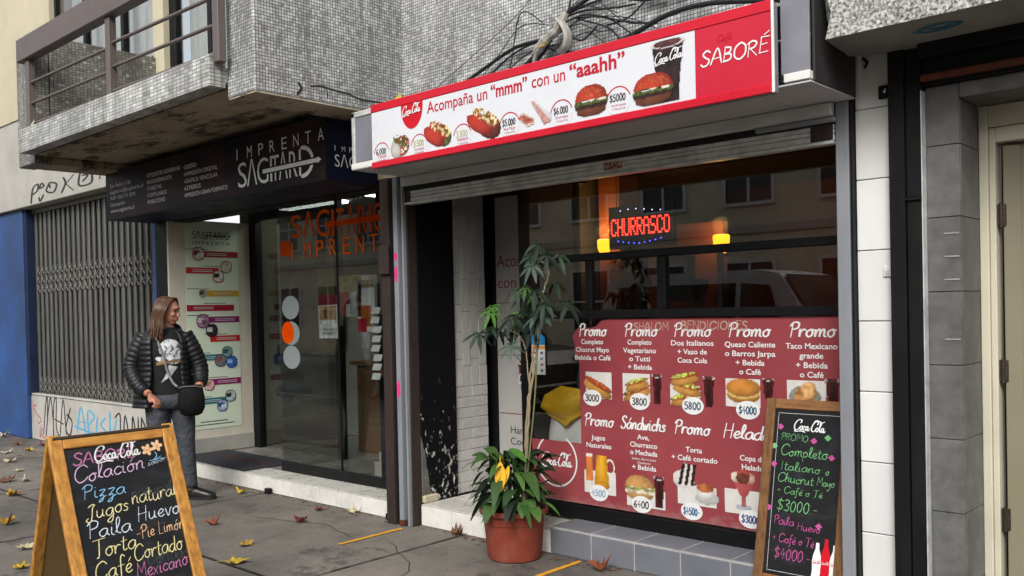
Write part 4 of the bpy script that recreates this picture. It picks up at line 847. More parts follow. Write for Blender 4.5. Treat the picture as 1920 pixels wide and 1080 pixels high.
# two wall lamps giving a warm glow
LAMP = emit('lamp glow', '#ff9a18', 2.2)
def wall_lamp(x, y, z, label, e):
    t_ = thing('wall_lamp', label, 'lamp', (x, y, z), 'warm lamps inside the snack bar'); m = MB()
    m.lathe([(.03, 0), (.055, .05), (.06, .12), (.05, .13)], (x, y, z), 16); m.build('shade', LAMP, t_, smooth=True); part('bracket', F, t_, (x-.015, x+.015, y, y+.13, z-.03, z-.001))
    l = bpy.data.lights.new('lamp_light', 'POINT'); l.energy = e; l.color = (1, .55, .18); l.shadow_soft_size = .06; lo = bpy.data.objects.new('lamp_light', l); COL.objects.link(lo); lo.parent = t_; lo.location = (0, -.02, .2)
wall_lamp(-4.55, 6.15, 1.93, 'glowing amber wall lamp left of the LED sign inside the snack bar', 6.)
wall_lamp(-3.22, 5.74, 1.855, 'dim amber wall lamp right of the LED sign inside the snack bar', 3.)
tv = thing('television', 'black flat television hung inside the snack bar behind the sliding pane', 'television', (-3.47, 5.6, 1.5))
part('screen', F, tv, (-3.60, -3.34, 5.55, 5.6, 1.52, 1.86), b=.01); part('bracket', F, tv, (-3.5, -3.42, 5.601, 5.899, 1.6, 1.68))
M('chair wood', '#4a3020', .5, .2, 8)
def bar_table(x, y, label):
    t_ = thing('table', label, 'table', (x, y, .137)); m = MB(); m.lathe([(.3, .0), (.31, .012), (.3, .025)], (x, y, .86), 28); m.build('top', MATS['chair wood'], t_); m = MB(); m.lathe([(.2, 0), (.18, .02), (.03, .04), (.025, .71), (.08, .722)], (x, y, .138), 20); m.build('pedestal', F, t_)
bar_table(-3.55, 5.3, 'round wooden table just inside the snack bar at the left of the window'); bar_table(-2.2, 5.3, 'round wooden table inside the snack bar behind the red menu film')
# cloth bag with a yellow flap standing inside the window
M('cloth white', '#ebe9e6', .9, .08, 5, bump=.3, bscale=30); M('cloth yellow', '#f2bd1e', .85, .12, 5, bump=.3, bscale=30)
cb = thing('napkin_bag', 'white bag with a yellow flap standing inside the window left of the red menu', 'bag', (-3.72, 4.6, .55))
def draped(name, mat, edge_top, edge_bot, y, nx, nz, fold, par):
    m = MB()
    for j in range(nz+1):
        for i in range(nx+1):
            u, v = i/nx, j/nz; xt = np.interp(u, np.linspace(0, 1, len(edge_top)), [p[0] for p in edge_top]); zt = np.interp(u, np.linspace(0, 1, len(edge_top)), [p[1] for p in edge_top]); xb = np.interp(u, np.linspace(0, 1, len(edge_bot)), [p[0] for p in edge_bot]); zb = np.interp(u, np.linspace(0, 1, len(edge_bot)), [p[1] for p in edge_bot])
            m.v.append((xt+(xb-xt)*v, y-fold*math.sin(u*9.+v*1.5)*(.3+v)-.04*math.sin(math.pi*min(1, v+.15))-.02*math.sin(u*3.1), zt+(zb-zt)*v))
    for j in range(nz):
        for i in range(nx): q = j*(nx+1)+i; m.f.append((q, q+1, q+nx+2, q+nx+1))
    o = m.build(name, MATS[mat], par, smooth=True); sd_ = o.modifiers.new('thick', 'SOLIDIFY'); sd_.thickness = .006; return o
draped('bag', 'cloth white', [(-3.86, .80), (-3.70, .86), (-3.52, .86)], [(-3.89, .36), (-3.7, .34), (-3.5, .36)], 4.62, 24, 14, .012, cb)
draped('flap', 'cloth yellow', [(-3.90, .86), (-3.86, .92), (-3.72, .985), (-3.60, .975), (-3.49, .96)], [(-3.87, .80), (-3.78, .75), (-3.71, .71), (-3.64, .76), (-3.5, .84)], 4.56, 28, 14, .012, cb)
# ------------------------------------------------------------------ red menu film on the window
def film_mat():
    t = NT('red menu film'); c = t.mix(t.ramp(t.noise(1.6, 5, .6), .3, .7), '#84343a', '#96464a'); sp = t.n('SeparateXYZ'); t.l(t.P(), sp.inputs[0])
    wr = t.ramp(t.math('ADD', sp.outputs[2], t.math('MULTIPLY', t.noise(22, 6, .7), .25)), .34, .44, (1, 1, 1), (0, 0, 0)); c = t.mix(t.math('MULTIPLY', wr, .55), c, '#a58a84')
    t.col(c); MATS['film'] = t.set(.42, 0, .35)
film_mat()
mf = thing('menu_film', 'red promotional menu film with food pictures stuck on the snack bar window', 'menu', (-2.7, 4.445, .25))
FY = 4.4445; FU, FV = Vector((1, 0, 0)), Vector((0, 0, 1)); FN = (0, -1, 0)
edge = [(-3.905, .262), (-1.803, .262), (-1.803, 1.415), (-3.27, 1.415), (-3.33, 1.40), (-3.36, 1.372), (-3.40, 1.362), (-3.505, 1.362), (-3.55, 1.31), (-3.53, 1.25), (-3.54, 1.21), (-3.5, 1.15), (-3.495, .64), (-3.905, .64)]
m = MB(); m.prism(edge, (0, FY, 0), FU, FV, FN, 0); m.build('film', MATS['film'], mf)
IWm = MATS['ink white']
def script(s, x, z, wd, h): hand(s, (x, FY, z), FU, FV, IWm, mf, h, fitw=wd, wid=.30, jit=.0, nib=(math.radians(10), .6), shear=.2, name='heading', off=.002)
for x, wd in ((-3.50, .215), (-3.155, .235), (-2.812, .245), (-2.465, .25), (-2.112, .25)): script('Promo', x, 1.312, wd, .038)
for x, s, wd in ((-3.47, 'Promo', .225), (-3.19, 'Sándwichs', .315), (-2.82, 'Promo', .235), (-2.505, 'Helados', .32)): script(s, x, .758, wd, .038)
def lines(cx, z, rows, h=.026, dz=.049):
    for i, r in enumerate(rows):
        hh, dd = (h, dz)
        text(r, (cx, FY, z-dd*i), FU, FV, IWm, mf, caph=.029, fitw=.0212*len(r), align='C', bold=.016, name='menu_line', off=.002)
lines(-3.395, 1.262, ['Completo', 'Chucrut Mayo', 'Bebida o Café']); lines(-3.045, 1.262, ['Completo', 'Vegetariano', 'o Tutti', '+ Bebida']); lines(-2.69, 1.26, ['Dos Italianos', '+ Vaso de', 'Coca Cola'])
lines(-2.335, 1.255, ['Queso Caliente', 'o Barros Jarpa', '+ Bebida', 'o Café']); lines(-1.99, 1.25, ['Taco Mexicano', 'grande', '+ Bebida', 'o Café'])
lines(-3.36, .672, ['Jugos', 'Naturales']); lines(-3.03, .70, ['Ave,', 'Churrasco', 'o Mechada'], dz=.046); text('Italiano, Barros Luco', (-3.03, FY, .578), FU, FV, IWm, mf, caph=.014, align='C', off=.002, name='menu_line'); text('Chacareros', (-3.03, FY, .556), FU, FV, IWm, mf, caph=.014, align='C', off=.002, name='menu_line'); lines(-3.03, .52, ['+ Bebida'])
lines(-2.69, .655, ['Torta', '+ Café cortado']); lines(-2.33, .64, ['Copa de', 'Helado'])
hand('SHALOM', (-3.085, FY, 1.347), FU, FV, M('chalk beige', '#b59a86', .8, .2, 40), mf, .023, fitw=.25, wid=.3, jit=.1, shear=.05, name='handwriting', off=.0025, seed=4); hand('BENDICIONES', (-2.76, FY, 1.35), FU, FV, MATS['chalk beige'], mf, .023, fitw=.42, wid=.3, jit=.15, shear=.05, name='handwriting', off=.0025, seed=5)
def bun(P, cx, cy, rx, ry, rot=0., c='#c08a45'): P.disc(cx, cy, rx, ry, c, rot, .45, .15, 22, -.2, .7)
def hotdog(P, cx, cy, rx, ry, rot, sausage='#9c4a24', top=('#b8b56a', '#7f8f3a')):
    bun(P, cx, cy-.012*1, rx, ry, rot); sx, sy = -math.sin(rot), math.cos(rot)
    P.disc(cx+sx*ry*.55, cy+sy*ry*.55, rx*1.02, ry*.5, sausage, rot, .4, .1, 40)
    for k, c in enumerate(top): r = P.ell(cx+sx*ry*(.72+.2*k), cy+sy*ry*(.72+.2*k), rx*(.9-.12*k), ry*.42, rot); P.put((r < 1) & (vnoise(P.u+k, P.v, 70) > .36), c, 1.25-.5*r, .6, 90)
def burger(P, cx, cy, rx, h, c='#b9702c', seed='#e0c48a', low='#b57b3c', green='#6f8a2e', fill='#3f2a1c'):
    P.disc(cx, cy-.34*h, rx*.92, h*.24, low, sh=.4, vary=.1)
    q = (vnoise(P.u, P.v, 60)-.5)*h*.08
    P.put((np.abs(P.u-cx) < rx*1.0) & (P.v > cy-.28*h+q) & (P.v < cy-.08*h+q), fill, vary=.5, f=60); P.put((np.abs(P.u-cx) < rx*1.05) & (P.v > cy-.14*h+q) & (P.v < cy+.02*h+q*1.6), green, vary=.6, f=70); P.put((np.abs(P.u-cx) < rx*.95) & (P.v > cy-.05*h+q) & (P.v < cy+.03*h) & (vnoise(P.u, P.v, 45) > .55), '#d9cfc0')
    r = P.ell(cx, cy, rx, h*.58); P.put((r < 1) & (P.v > cy), c, np.clip(1.15-.5*r**2-.25*(P.u-cx)/rx, .2, 1.5), .12, 40); P.put((r < .85) & (P.v > cy+.1*h) & (hashn(np.floor(P.u*300), np.floor(P.v*300)) > .9), seed)
def price_tag(x, z, s, col, rx=.07, ry=.05, par=None):
    m = MB(); m.prism(ellipse(rx, ry, 30), (x, FY-.0035, z), FU, FV, FN, .0006); o = m.build('price_tag', MATS['ink white'], par or mf)
    if s: hand(s, (x-rx*.78, FY-.0045, z-.02), FU, FV, M('marker '+col, col, .5, .1), o, .02, fitw=rx*1.55, wid=.33, jit=.1, shear=.05, name='price', off=.0012)
    return o
def picture(x0, x1, z0, z1, draw, card=None, nx=44):
    w, h = x1-x0, z1-z0; P = Pic(w, h, nx, max(12, int(nx*h/w)))
    if card: P.rect(card[0]*w, card[1]*w, card[2]*h, card[3]*h, '#cfccc6', .05)
    draw(P, w, h); return P.build('food_picture', (x0, FY, z0), FU, FV, PRINT, mf, off=.0025)
def d1(P, w, h): hotdog(P, .52*w, .5*h, .5*w, .20*h, -.42, '#a8481f', ('#b0582a',))
picture(-3.48, -3.252, .90, 1.09, d1, (.12, 1, .12, 1))
def d2(P, w, h): hotdog(P, .36*w, .38*h, .36*w, .17*h, .32); hotdog(P, .36*w, .66*h, .3*w, .14*h, .25, top=('#c9c06a', '#a6b04a')); cola(P, .73*w, .98*w, .04*h, .98*h)
picture(-3.17, -2.885, .905, 1.09, d2, (0, .7, .1, 1))
def d3(P, w, h): [hotdog(P, (.34+.05*(k % 2))*w, (.22+.27*k)*h, .32*w, .12*h, .18*(-1)**k, top=('#c9c06a', '#a6b04a')) for k in range(3)]; cola(P, .72*w, .97*w, .06*h, .82*h)
picture(-2.845, -2.54, .905, 1.125, d3, (.02, .66, .05, .6))
def d4(P, w, h): bun(P, .36*w, .42*h, .34*w, .3*h, 0, '#b57b3c'); P.disc(.36*w, .48*h, .33*w, .2*h, '#d8b56a', sh=.2); bun(P, .36*w, .66*h, .35*w, .31*h, 0, '#c4823a'); cola(P, .74*w, .99*w, .3*h, .98*h)
picture(-2.482, -2.19, .93, 1.09, d4, (0, .72, .0, .98))
def d5(P, w, h): P.disc(.34*w, .4*h, .3*w, .36*h, '#8c8f86', sh=.3); P.disc(.36*w, .5*h, .22*w, .28*h, '#c98b52', .4, .4, .6, 60); P.disc(.4*w, .6*h, .14*w, .3*h, '#d4a36a', -.6, .4, .5, 60); cola(P, .72*w, .99*w, .0*h, .98*h)
picture(-2.125, -1.84, .935, 1.10, d5, (0, .74, .0, .92))
def d6(P, w, h):
    P.rect(.05*w, .28*w, .3*h, .86*h, '#c9763a', .2, 1.1-.5*np.abs(P.u/w-.16)*4); P.rect(.05*w, .28*w, .86*h, .95*h, '#d8d0c6', .1)
    q = np.clip((P.v/h-.2)/.7, 0, 1); P.put((np.abs(P.u-.56*w) < w*(.17+.07*(1-q))) & (P.v > .2*h) & (P.v < .93*h), '#d59a2c', 1.2-.8*np.abs(P.u-.56*w)/(.3*w), .25, 30)
    r = P.ell(.82*w, .66*h, .16*w, .2*h); P.put((np.abs(r-.85) < .15) & (P.u > .74*w), '#d9cdb8'); P.disc(.56*w, .22*h, .24*w, .1*h, '#c98a2a', sh=.4)
picture(-3.475, -3.235, .335, .60, d6, (0, 1, .02, .55))
def d7(P, w, h): burger(P, .38*w, .52*h, .36*w, .6*h, '#b98a52', '#c9a06a', '#b58a58', '#8c8a52', '#c9bfa4'); cola(P, .73*w, .99*w, .06*h, .86*h)
picture(-3.175, -2.885, .30, .52, d7, (.05, 1, .0, .5))
def d8(P, w, h):
    P.disc(.25*w, .62*h, .25*w, .2*h, '#cfcdc8', sh=.15); P.poly([(.12*w, .5*h), (.26*w, .98*h), (.5*w, .9*h), (.44*w, .46*h)], '#d0cdc6', .1)
    for k in range(3): P.poly([((.13+.13*k)*w, .5*h), ((.22+.12*k)*w, .97*h), ((.29+.12*k)*w, .95*h), ((.2+.13*k)*w, .48*h)], '#2a1a16', .4)
    P.disc(.74*w, .26*h, .26*w, .13*h, '#b9b8b4', sh=.3); P.disc(.7*w, .38*h, .2*w, .17*h, '#d6d4cf', sh=.35); P.disc(.7*w, .48*h, .18*w, .1*h, '#a8613a', sh=.2, vary=.4)
picture(-2.835, -2.53, .335, .60, d8, (.1, .95, .06, .5))
def d9(P, w, h):
    P.disc(.5*w, .2*h, .2*w, .06*h, '#a9b2ba', sh=.3); P.rect(.45*w, .55*w, .2*h, .45*h, '#9a5a52', .3); P.poly([(.2*w, .75*h), (.8*w, .75*h), (.58*w, .42*h), (.42*w, .42*h)], '#a34a4a', .4)
    for a, b, c in ((.33, .8, '#d8c9b4'), (.64, .8, '#c9a28a'), (.5, .86, '#a8453f'), (.48, .78, '#6b3a2c')): P.disc(a*w, b*h, .17*w, .11*h, c, sh=.35, vary=.3, f=60)
picture(-2.50, -2.27, .33, .60, d9, (0, 1, .05, .55))
for x, z, s, c in ((-3.40, .93, '3000', '#3a1d14'), (-3.05, .925, '3800', '#22222a'), (-2.69, .92, '5800', '#1c3f5a'), (-2.35, .915, '$4000', '#1c4a66'), (-3.365, .345, '4500', '#7a90a8'), (-3.05, .315, '6400', '#1b1b1f'), (-2.71, .32, '$4500-', '#2b5a86'), (-2.345, .325, '$3000', '#2c3f78')): price_tag(x, z, s, c)
# round brand mark at the lower left of the film
m = MB(); ribbon(m, [[(.165*math.cos(a), .165*math.sin(a)) for a in np.linspace(-4.0, 1.05, 60)]], .011, (-3.70, FY, .515), FU, FV, FN, .002); m.build('brand_ring', IWm, mf); cola_script((-3.835, FY, .47), FU, FV, IWm, mf, .27, .0, off=.002)
# ------------------------------------------------------------------ small blue and white notice on the door side of the window
nt_ = thing('price_notice', 'small blue and white notice taped to the window behind the umbrella plant', 'notice', (-3.89, 4.44, 1.06))
P = Pic(.115, .27, 24, 50); P.rect(0, .115, 0, .27, '#c9cbc9', .05); P.rect(0, .115, .19, .27, '#1f6f9e', .1); P.rect(0, .115, .165, .188, '#c98a3a', .2)
for k in range(4):
    for j in range(2): P.disc(.03+.055*j, .14-.038*k, .012, .010, ('#a5482a', '#4a3a30', '#6a7fa0')[(k+j) % 3], sh=.3)
P.build('sheet', (-3.89, 4.4435, 1.06), (1, 0, 0), (0, 0, 1), PRINTM, nt_)

# ------------------------------------------------------------------ red and white illuminated sign over the snack bar
cs = thing('menu_sign', 'red and white illuminated sign with fast food pictures above the snack bar', 'sign', (-3.1, 3.6, 2.38))
CX0, CX1, CZ0, CZ1, CYF = -4.44, -1.765, 2.384, 2.776, 3.6
part('light_box', MATS['frame panel'], cs, (CX0, CX1, CYF+.004, 3.664, CZ0+.002, CZ1-.002), b=.004)
part('white_panel', MATS['sign white'], cs, (CX0+.002, -2.135, CYF, CYF+.0038, CZ0+.036, CZ1-.05), b=0)
part('red_panel', MATS['sign crimson'], cs, (-2.1345, CX1-.002, CYF, CYF+.0038, CZ0+.036, CZ1-.05), b=0)
part('top_band', MATS['sign red'], cs, (CX0-.004, CX1, CYF-.004, CYF+.0039, CZ1-.0495, CZ1), b=.004)
part('bottom_band', MATS['sign red'], cs, (CX0-.004, CX1, CYF-.006, CYF+.0039, CZ0-.004, CZ0+.0355), b=.004)
part('end_trim', MATS['white trim'], cs, (CX1+.001, CX1+.012, CYF-.006, CYF+.006, CZ0-.004, CZ1+.004), b=.002)
KU, KV, KN = Vector((1, 0, 0)), Vector((0, 0, 1)), (0, -1, 0); KY = CYF-.0005
m = MB(); sh_ = [(-.1, .155), (-.1, .03)]+[(.1*math.sin(a), -.065*math.cos(a)+.03-.0) for a in np.linspace(-math.pi/2, math.pi/2, 24)]+[(.1, .03), (.1, .155)]
sh_ = [(-.1, .16), (-.1, .06)]+[(.1*math.cos(a), .06+.13*math.sin(a)) for a in np.linspace(math.pi, 2*math.pi, 30)]+[(.1, .16)]
m.prism([(a*.97, b) for a, b in sh_], (-4.06, KY-.001, 2.645-.06+.06), KU, KV, KN, 0)
m.v = [(x, y, min(z, 2.7262)) for x, y, z in m.v]; m.build('brand_drop', MATS['brand red'], cs); cola_script((-4.148, KY-.003, 2.655), KU, KV, MATS['ink white'], cs, .175, .03, bold=1.15)
text('Acompaña un', (-3.925, KY, 2.643), KU, KV, MATS['ink red'], cs, caph=.066, fitw=.49, bold=.004); text('“mmm”', (-3.41, KY, 2.643), KU, KV, MATS['ink red'], cs, caph=.068, fitw=.265, bold=.022); text('con un', (-3.115, KY, 2.643), KU, KV, MATS['ink red'], cs, caph=.066, fitw=.225, bold=.004); text('“aaahh”', (-2.86, KY, 2.643), KU, KV, MATS['ink red'], cs, caph=.07, fitw=.34, bold=.024)
hand('SABORÉ', (-2.105, KY, 2.555), KU, KV, MATS['ink white'], cs, .033, fitw=.33, wid=.24, jit=.18, shear=.12, name='lettering', off=.002, seed=3)
hand('Café', (-2.02, KY, 2.65), KU, KV, MATS['sign red'], cs, .014, wid=.25, jit=.1, shear=.2, off=.002)
def signpic(x0, x1, z0, z1, draw, nx=46):
    w, h = x1-x0, z1-z0; P = Pic(w, h, nx, max(12, int(nx*h/w))); draw(P, w, h); return P.build('food_picture', (x0, KY, z0), KU, KV, PRINT, cs, off=.003)
def ring_tag(x, z, r, s, sub, col):
    m = MB(); m.prism(ellipse(r*.97, r*.97, 30), (x, KY-.001, z), KU, KV, KN, 0); m.v = [(a, b, max(c, 2.4215)) for a, b, c in m.v]; o = m.build('price_disc', MATS['sign white'], cs)
    m = MB(); ribbon(m, [[(r*math.cos(a), r*math.sin(a)) for a in np.linspace(.35, 2.9, 30)]], .006, (x, KY, z), KU, KV, KN, .002); m.build('ring', MATS['ink red'], o)
    hand(s, (x-r*.72, KY, z+.004), KU, KV, M('marker '+col, col, .5, .1), o, .017, fitw=r*1.35, wid=.3, jit=.1, shear=.02, name='price', off=.0025); text(sub, (x-r*.6, KY, z-.02), KU, KV, MATS['ink red'], o, fitw=r*1.2, name='menu_line', off=.0025); text('+ Coca-Cola', (x-r*.55, KY, z-.038), KU, KV, MATS['ink red'], o, fitw=r*1.1, name='menu_line', off=.0025)
for x, z, s, sub, c in ((-4.345, 2.458, '6.000', 'Tacos', '#1c1c1c'), (-4.0, 2.46, '3.500', 'Completo', '#a5a04a'), (-3.635, 2.463, '3.800', 'Italiano', '#b9b48a'), (-3.275, 2.47, '$5.000', 'Ave Mayo', '#2a1a1c'), (-2.915, 2.475, '$6.000', 'Churrasco', '#3a2a2a'), (-2.56, 2.478, '$5000', 'Hamburguesa', '#2a2020')): ring_tag(x, z, .072, s, sub, c)
def s1(P, w, h):
    P.disc(.42*w, .42*h, .34*w, .46*h, '#b9b2a4', .35, .35, .15, 30); P.put((P.ell(.62*w, .5*h, .34*w, .45*h, .5) < 1) & (P.v > .02*h), '#8a3b2c', None, .9, 70); P.put((P.ell(.62*w, .55*h, .3*w, .4*h, .5) < 1) & (vnoise(P.u, P.v, 95) > .6), '#d8cfc0'); P.put((P.ell(.55*w, .72*h, .36*w, .25*h, -.4) < 1) & (vnoise(P.u+2, P.v, 80) > .55), '#4f5f2a', vary=.5)
    P.disc(.34*w, .3*h, .2*w, .34*h, '#c4bfb6', .35, .4)
signpic(-4.275, -4.075, 2.4205, 2.556, s1)
def sdog(P, w, h):
    P.disc(.62*w, .42*h, .36*w, .34*h, '#5c6a2c', -.45, .4, .8, 70); P.disc(.36*w, .42*h, .42*w, .25*h, '#b5362a', -.55, .5, .15, 30); P.put((P.ell(.56*w, .6*h, .4*w, .2*h, -.5) < 1) & (vnoise(P.u, P.v, 80) > .42), '#9c2f22', vary=.6, f=80); P.put((P.ell(.58*w, .64*h, .4*w, .2*h, -.5) < 1) & (vnoise(P.u+4, P.v, 90) > .6), '#d2c088', vary=.3)
signpic(-3.955, -3.715, 2.4215, 2.608, sdog); 
def sdog2(P, w, h):
    P.disc(.62*w, .4*h, .36*w, .36*h, '#6b2f24', -.5, .5, .4, 60); P.disc(.36*w, .5*h, .42*w, .25*h, '#b33427', -.5, .5, .15, 30); P.put((P.ell(.54*w, .68*h, .42*w, .2*h, -.5) < 1) & (vnoise(P.u, P.v, 85) > .4), '#8c5a30', vary=.7, f=80); P.put((P.ell(.54*w, .7*h, .42*w, .17*h, -.5) < 1) & (vnoise(P.u+4, P.v, 90) > .62), '#dccb9c', vary=.3)
signpic(-3.595, -3.325, 2.4215, 2.605, sdog2)
def ssand(P, w, h):
    P.poly([(.02*w, .5*h), (.2*w, .6*h), (.52*w, .3*h), (.5*w, .1*h), (.3*w, .06*h)], '#c9b7a8', .3, 60); P.poly([(.04*w, .44*h), (.2*w, .52*h), (.5*w, .26*h), (.48*w, .18*h), (.3*w, .14*h)], '#a65a4c', .6, 70)
    P.poly([(.4*w, .98*h), (.52*w, .92*h), (.98*w, .1*h), (.78*w, .02*h)], '#b98a80', .4, 60); P.poly([(.5*w, .9*h), (.62*w, .8*h), (1.0*w, .3*h), (.96*w, .12*h)], '#c3c6cc', .1)
signpic(-3.225, -2.975, 2.437, 2.585, ssand)
def sburg(P, w, h): burger(P, .5*w, .5*h, .42*w, .8*h, '#a8381f', '#c8704a', '#6b3a26', '#4a5426', '#2a1a14')
signpic(-2.845, -2.605, 2.428, 2.60, sburg)
def sglass(P, w, h): cola(P, .38*w, .98*w, .02*h, .97*h, '#2c1a1c')
signpic(-2.475, -2.185, 2.4215, 2.715, sglass, 60); cola_script((-2.352, KY-.0045, 2.605), KU, KV, MATS['ink white'], cs, .16, .06, bold=1.1)
def sburg2(P, w, h): burger(P, .5*w, .5*h, .44*w, .8*h, '#a8381f', '#c8704a', '#6b3a26', '#4a5426', '#2a1a14')
w_, h_ = .25, .165; P = Pic(w_, h_, 46, 30); sburg2(P, w_, h_); P.build('food_picture', (-2.485, KY, 2.4215), KU, KV, PRINT, cs, off=.0055)
# steel frame behind the sign
fr = thing('sign_frame', 'grey steel canopy box behind the red and white sign with rust at its right end', 'canopy', (-3.1, 3.67, 2.42))
M('end dark', '#2b2a2b', .6, .25, 3, dirt=.5, dirtc='#4a3528', stretch=(1, 1, .6))
parts('front_panel', MATS['frame panel'], fr, (-4.70, -4.45, 3.675, 3.69, 2.46, 2.75), (-1.76, -1.632, 3.675, 3.69, 2.465, 2.80), b=.002)
part('frame_bar', MATS['galvanised'], fr, (-4.73, -4.70, 3.668, 3.7, 2.455, 2.785), (-4.73, -4.45, 3.668, 3.7, 2.75, 2.786), b=.003)
parts('bottom_trim', MATS['white trim'], fr, (-4.735, -4.445, 3.664, 3.7, 2.418, 2.4545), (-1.744, -1.628, 3.664, 3.7, 2.428, 2.4645), b=.002)
part('top_trim', MATS['black metal'], fr, (-1.764, -1.628, 3.662, 3.7, 2.80, 2.835), b=.002)
part('end_panel', MATS['end dark'], fr, (-1.632, -1.62, 3.7, 4.14, 2.422, 3.2), b=.002)
parts('underside', MATS['under panel'], fr, (-4.73, -1.90, 3.665, 4.135, 2.413, 2.4175), (-1.895, -1.625, 3.67, 4.135, 2.4135, 2.4215), b=.001)
part('top_sheet', MATS['frame panel'], fr, (-4.70, -1.64, 3.7, 4.17, 2.77, 2.776), b=0)
# ------------------------------------------------------------------ building on the right: white pilaster, black shutter guide, grey tiles, cream door
rb = thing('tiled_building', 'neighbouring doorway with white tiled pilaster and grey tiled wall at the right edge', 'building', (-1.0, WY, 0))
part('pilaster_core', MATS['grout grey'], rb, (-1.642, -1.473, 4.19, 4.5, 0, 2.7), b=0)
pc = [c for c in rb.children if c.name.startswith('pilaster_core')][0]
zj = [0, .09, .416, .745, 1.07, 1.395, 1.72, 2.045, 2.368, 2.68]
for a, b in zip(zj[:-1], zj[1:]): piece('pilaster_tile', MATS['pilaster tile'], pc, -1.641, -1.474, 4.178+random.uniform(0, .002), 4.19, a+.002, b-.002, b=.003)
MB().box(-1.523, -1.483, 4.168, 4.1775, 1.595, 1.645, b=.006).build('bell_push', MATS['white trim'], rb); part('bell_button', MATS['galvanised'], rb, (-1.512, -1.494, 4.165, 4.1678, 1.605, 1.625), b=.003)
part('lock_plate', MATS['black metal'], rb, (-1.53, -1.474, 4.166, 4.1775, 2.40, 2.46), b=.003); MB().ball((-1.497, 4.16, 2.432), .012, 10, 6).build('lock_knob', MATS['chrome'], rb, smooth=True)
part('shutter_guide', MATS['black metal'], rb, (-1.472, -1.405, 4.12, 4.35, 0, 2.72), (-1.40, -1.337, 4.13, 4.35, 0, 1.93), (-1.4045, -1.337, 4.14, 4.35, 1.94, 2.72), b=.003)
part('guide_bracket', MATS['black metal'], rb, (-1.41, -1.335, 4.118, 4.1285, 1.925, 1.938), b=.002)
part('guide_edge', MATS['galvanised'], rb, (-1.3365, -1.332, 4.128, 4.2, 0, 2.4), b=.001)
gw = part('wall_core', MATS['grout dark'], rb, (-1.331, -1.205, 4.192, 4.5, 0, 2.42), b=0)
zg = [-.09, .235, .556, .877, 1.2, 1.521, 1.845, 2.157, 2.418]
for a, b in zip(zg[:-1], zg[1:]):
    piece('wall_tile', MATS['anthracite tile'], gw, -1.331, -1.1955, 4.178+random.uniform(0, .0015), 4.192, max(0, a)+.0015, b-.0015, b=.002)
    if b < 2.4: piece('wall_tile', MATS['anthracite tile'], gw, -1.205, -1.1935+random.uniform(0, .0015), 4.193, 4.45, max(0, a)+.0015, b-.0015, b=.002)
piece('wall_tile', MATS['anthracite tile'], gw, -1.205, -1.1935, 4.193, 4.45, 2.1585, 2.352, b=.002)
M('scuff', '#8c8b89', .6, .2, 30)
for z in (1.77, 1.67, 1.57, 1.31): part('scuff_mark', MATS['scuff'], gw, (-1.262, -1.20, 4.1755, 4.1765, z, z+.007), b=0)
part('door_lintel', MATS['anthracite tile'], rb, (-1.193, 1.6, 4.179, 4.5, 2.353, 2.418), b=.003)
for x in (-.86, -.53, -.2): part('lintel_joint', MATS['grout dark'], rb, (x, x+.004, 4.1775, 4.1789, 2.353, 2.418), b=0)
part('rusty_bar', MATS['post rust'], rb, (-1.331, 1.6, 4.11, 4.15, 2.435, 2.462), b=.004)
part('bar_back', MATS['black metal'], rb, (-1.331, 1.6, 4.15, 4.5, 2.4185, 2.70), (-1.331, 1.6, 4.08, 4.15, 2.53, 2.60), b=.003)
df = part('door_frame', MATS['cream door frame'], rb, (-1.193, -1.155, 4.45, 4.56, 0, 2.352), (-1.155, 1.2, 4.452, 4.56, 2.255, 2.352), b=.004)
part('inner_frame', MATS['cream door frame'], rb, (-1.154, -1.128, 4.463, 4.57, 0, 2.252), (-1.128, 1.2, 4.463, 4.57, 2.185, 2.252), b=.004)
Td = Matrix.Translation((-1.110, 4.50, 0)) @ Matrix.Rotation(math.radians(14), 4, 'Z')
m = MB(); m.box(.004, .95, 0, .045, .012, 2.175, b=.004, T=Td); dl = m.build('door_leaf', MATS['cream door'], rb)
m = MB(); m.box(.004, .075, -.008, -.0005, .012, 2.17, b=.003, T=Td); m.build('door_stile', MATS['cream door'], dl)
for z in (.49, 1.16, 1.86):
    m = MB(); m.box(-.022, .016, -.014, -.009, z-.05, z+.05, b=.003, T=Td); m.tube([Td @ Vector((-.006, -.018, z-.055)), Td @ Vector((-.006, -.018, z+.055))], .007, 8)
    for dz in (-.03, 0, .03): m.ball(tuple(Td @ Vector((.011, -.0145, z+dz))), .004, 6, 4)
    m.build('hinge', MATS['hinge bronze'], dl)
part('hall', MATS['dark recess'], rb, (-1.12, 1.2, 5.6, 5.7, 0, 2.6), (-1.19, -1.13, 4.58, 5.6, 0, 2.6), b=0); part('outer_wall', MATS['anthracite tile'], rb, (1.2, 3.0, 4.19, 4.5, 0, 2.35), b=0)
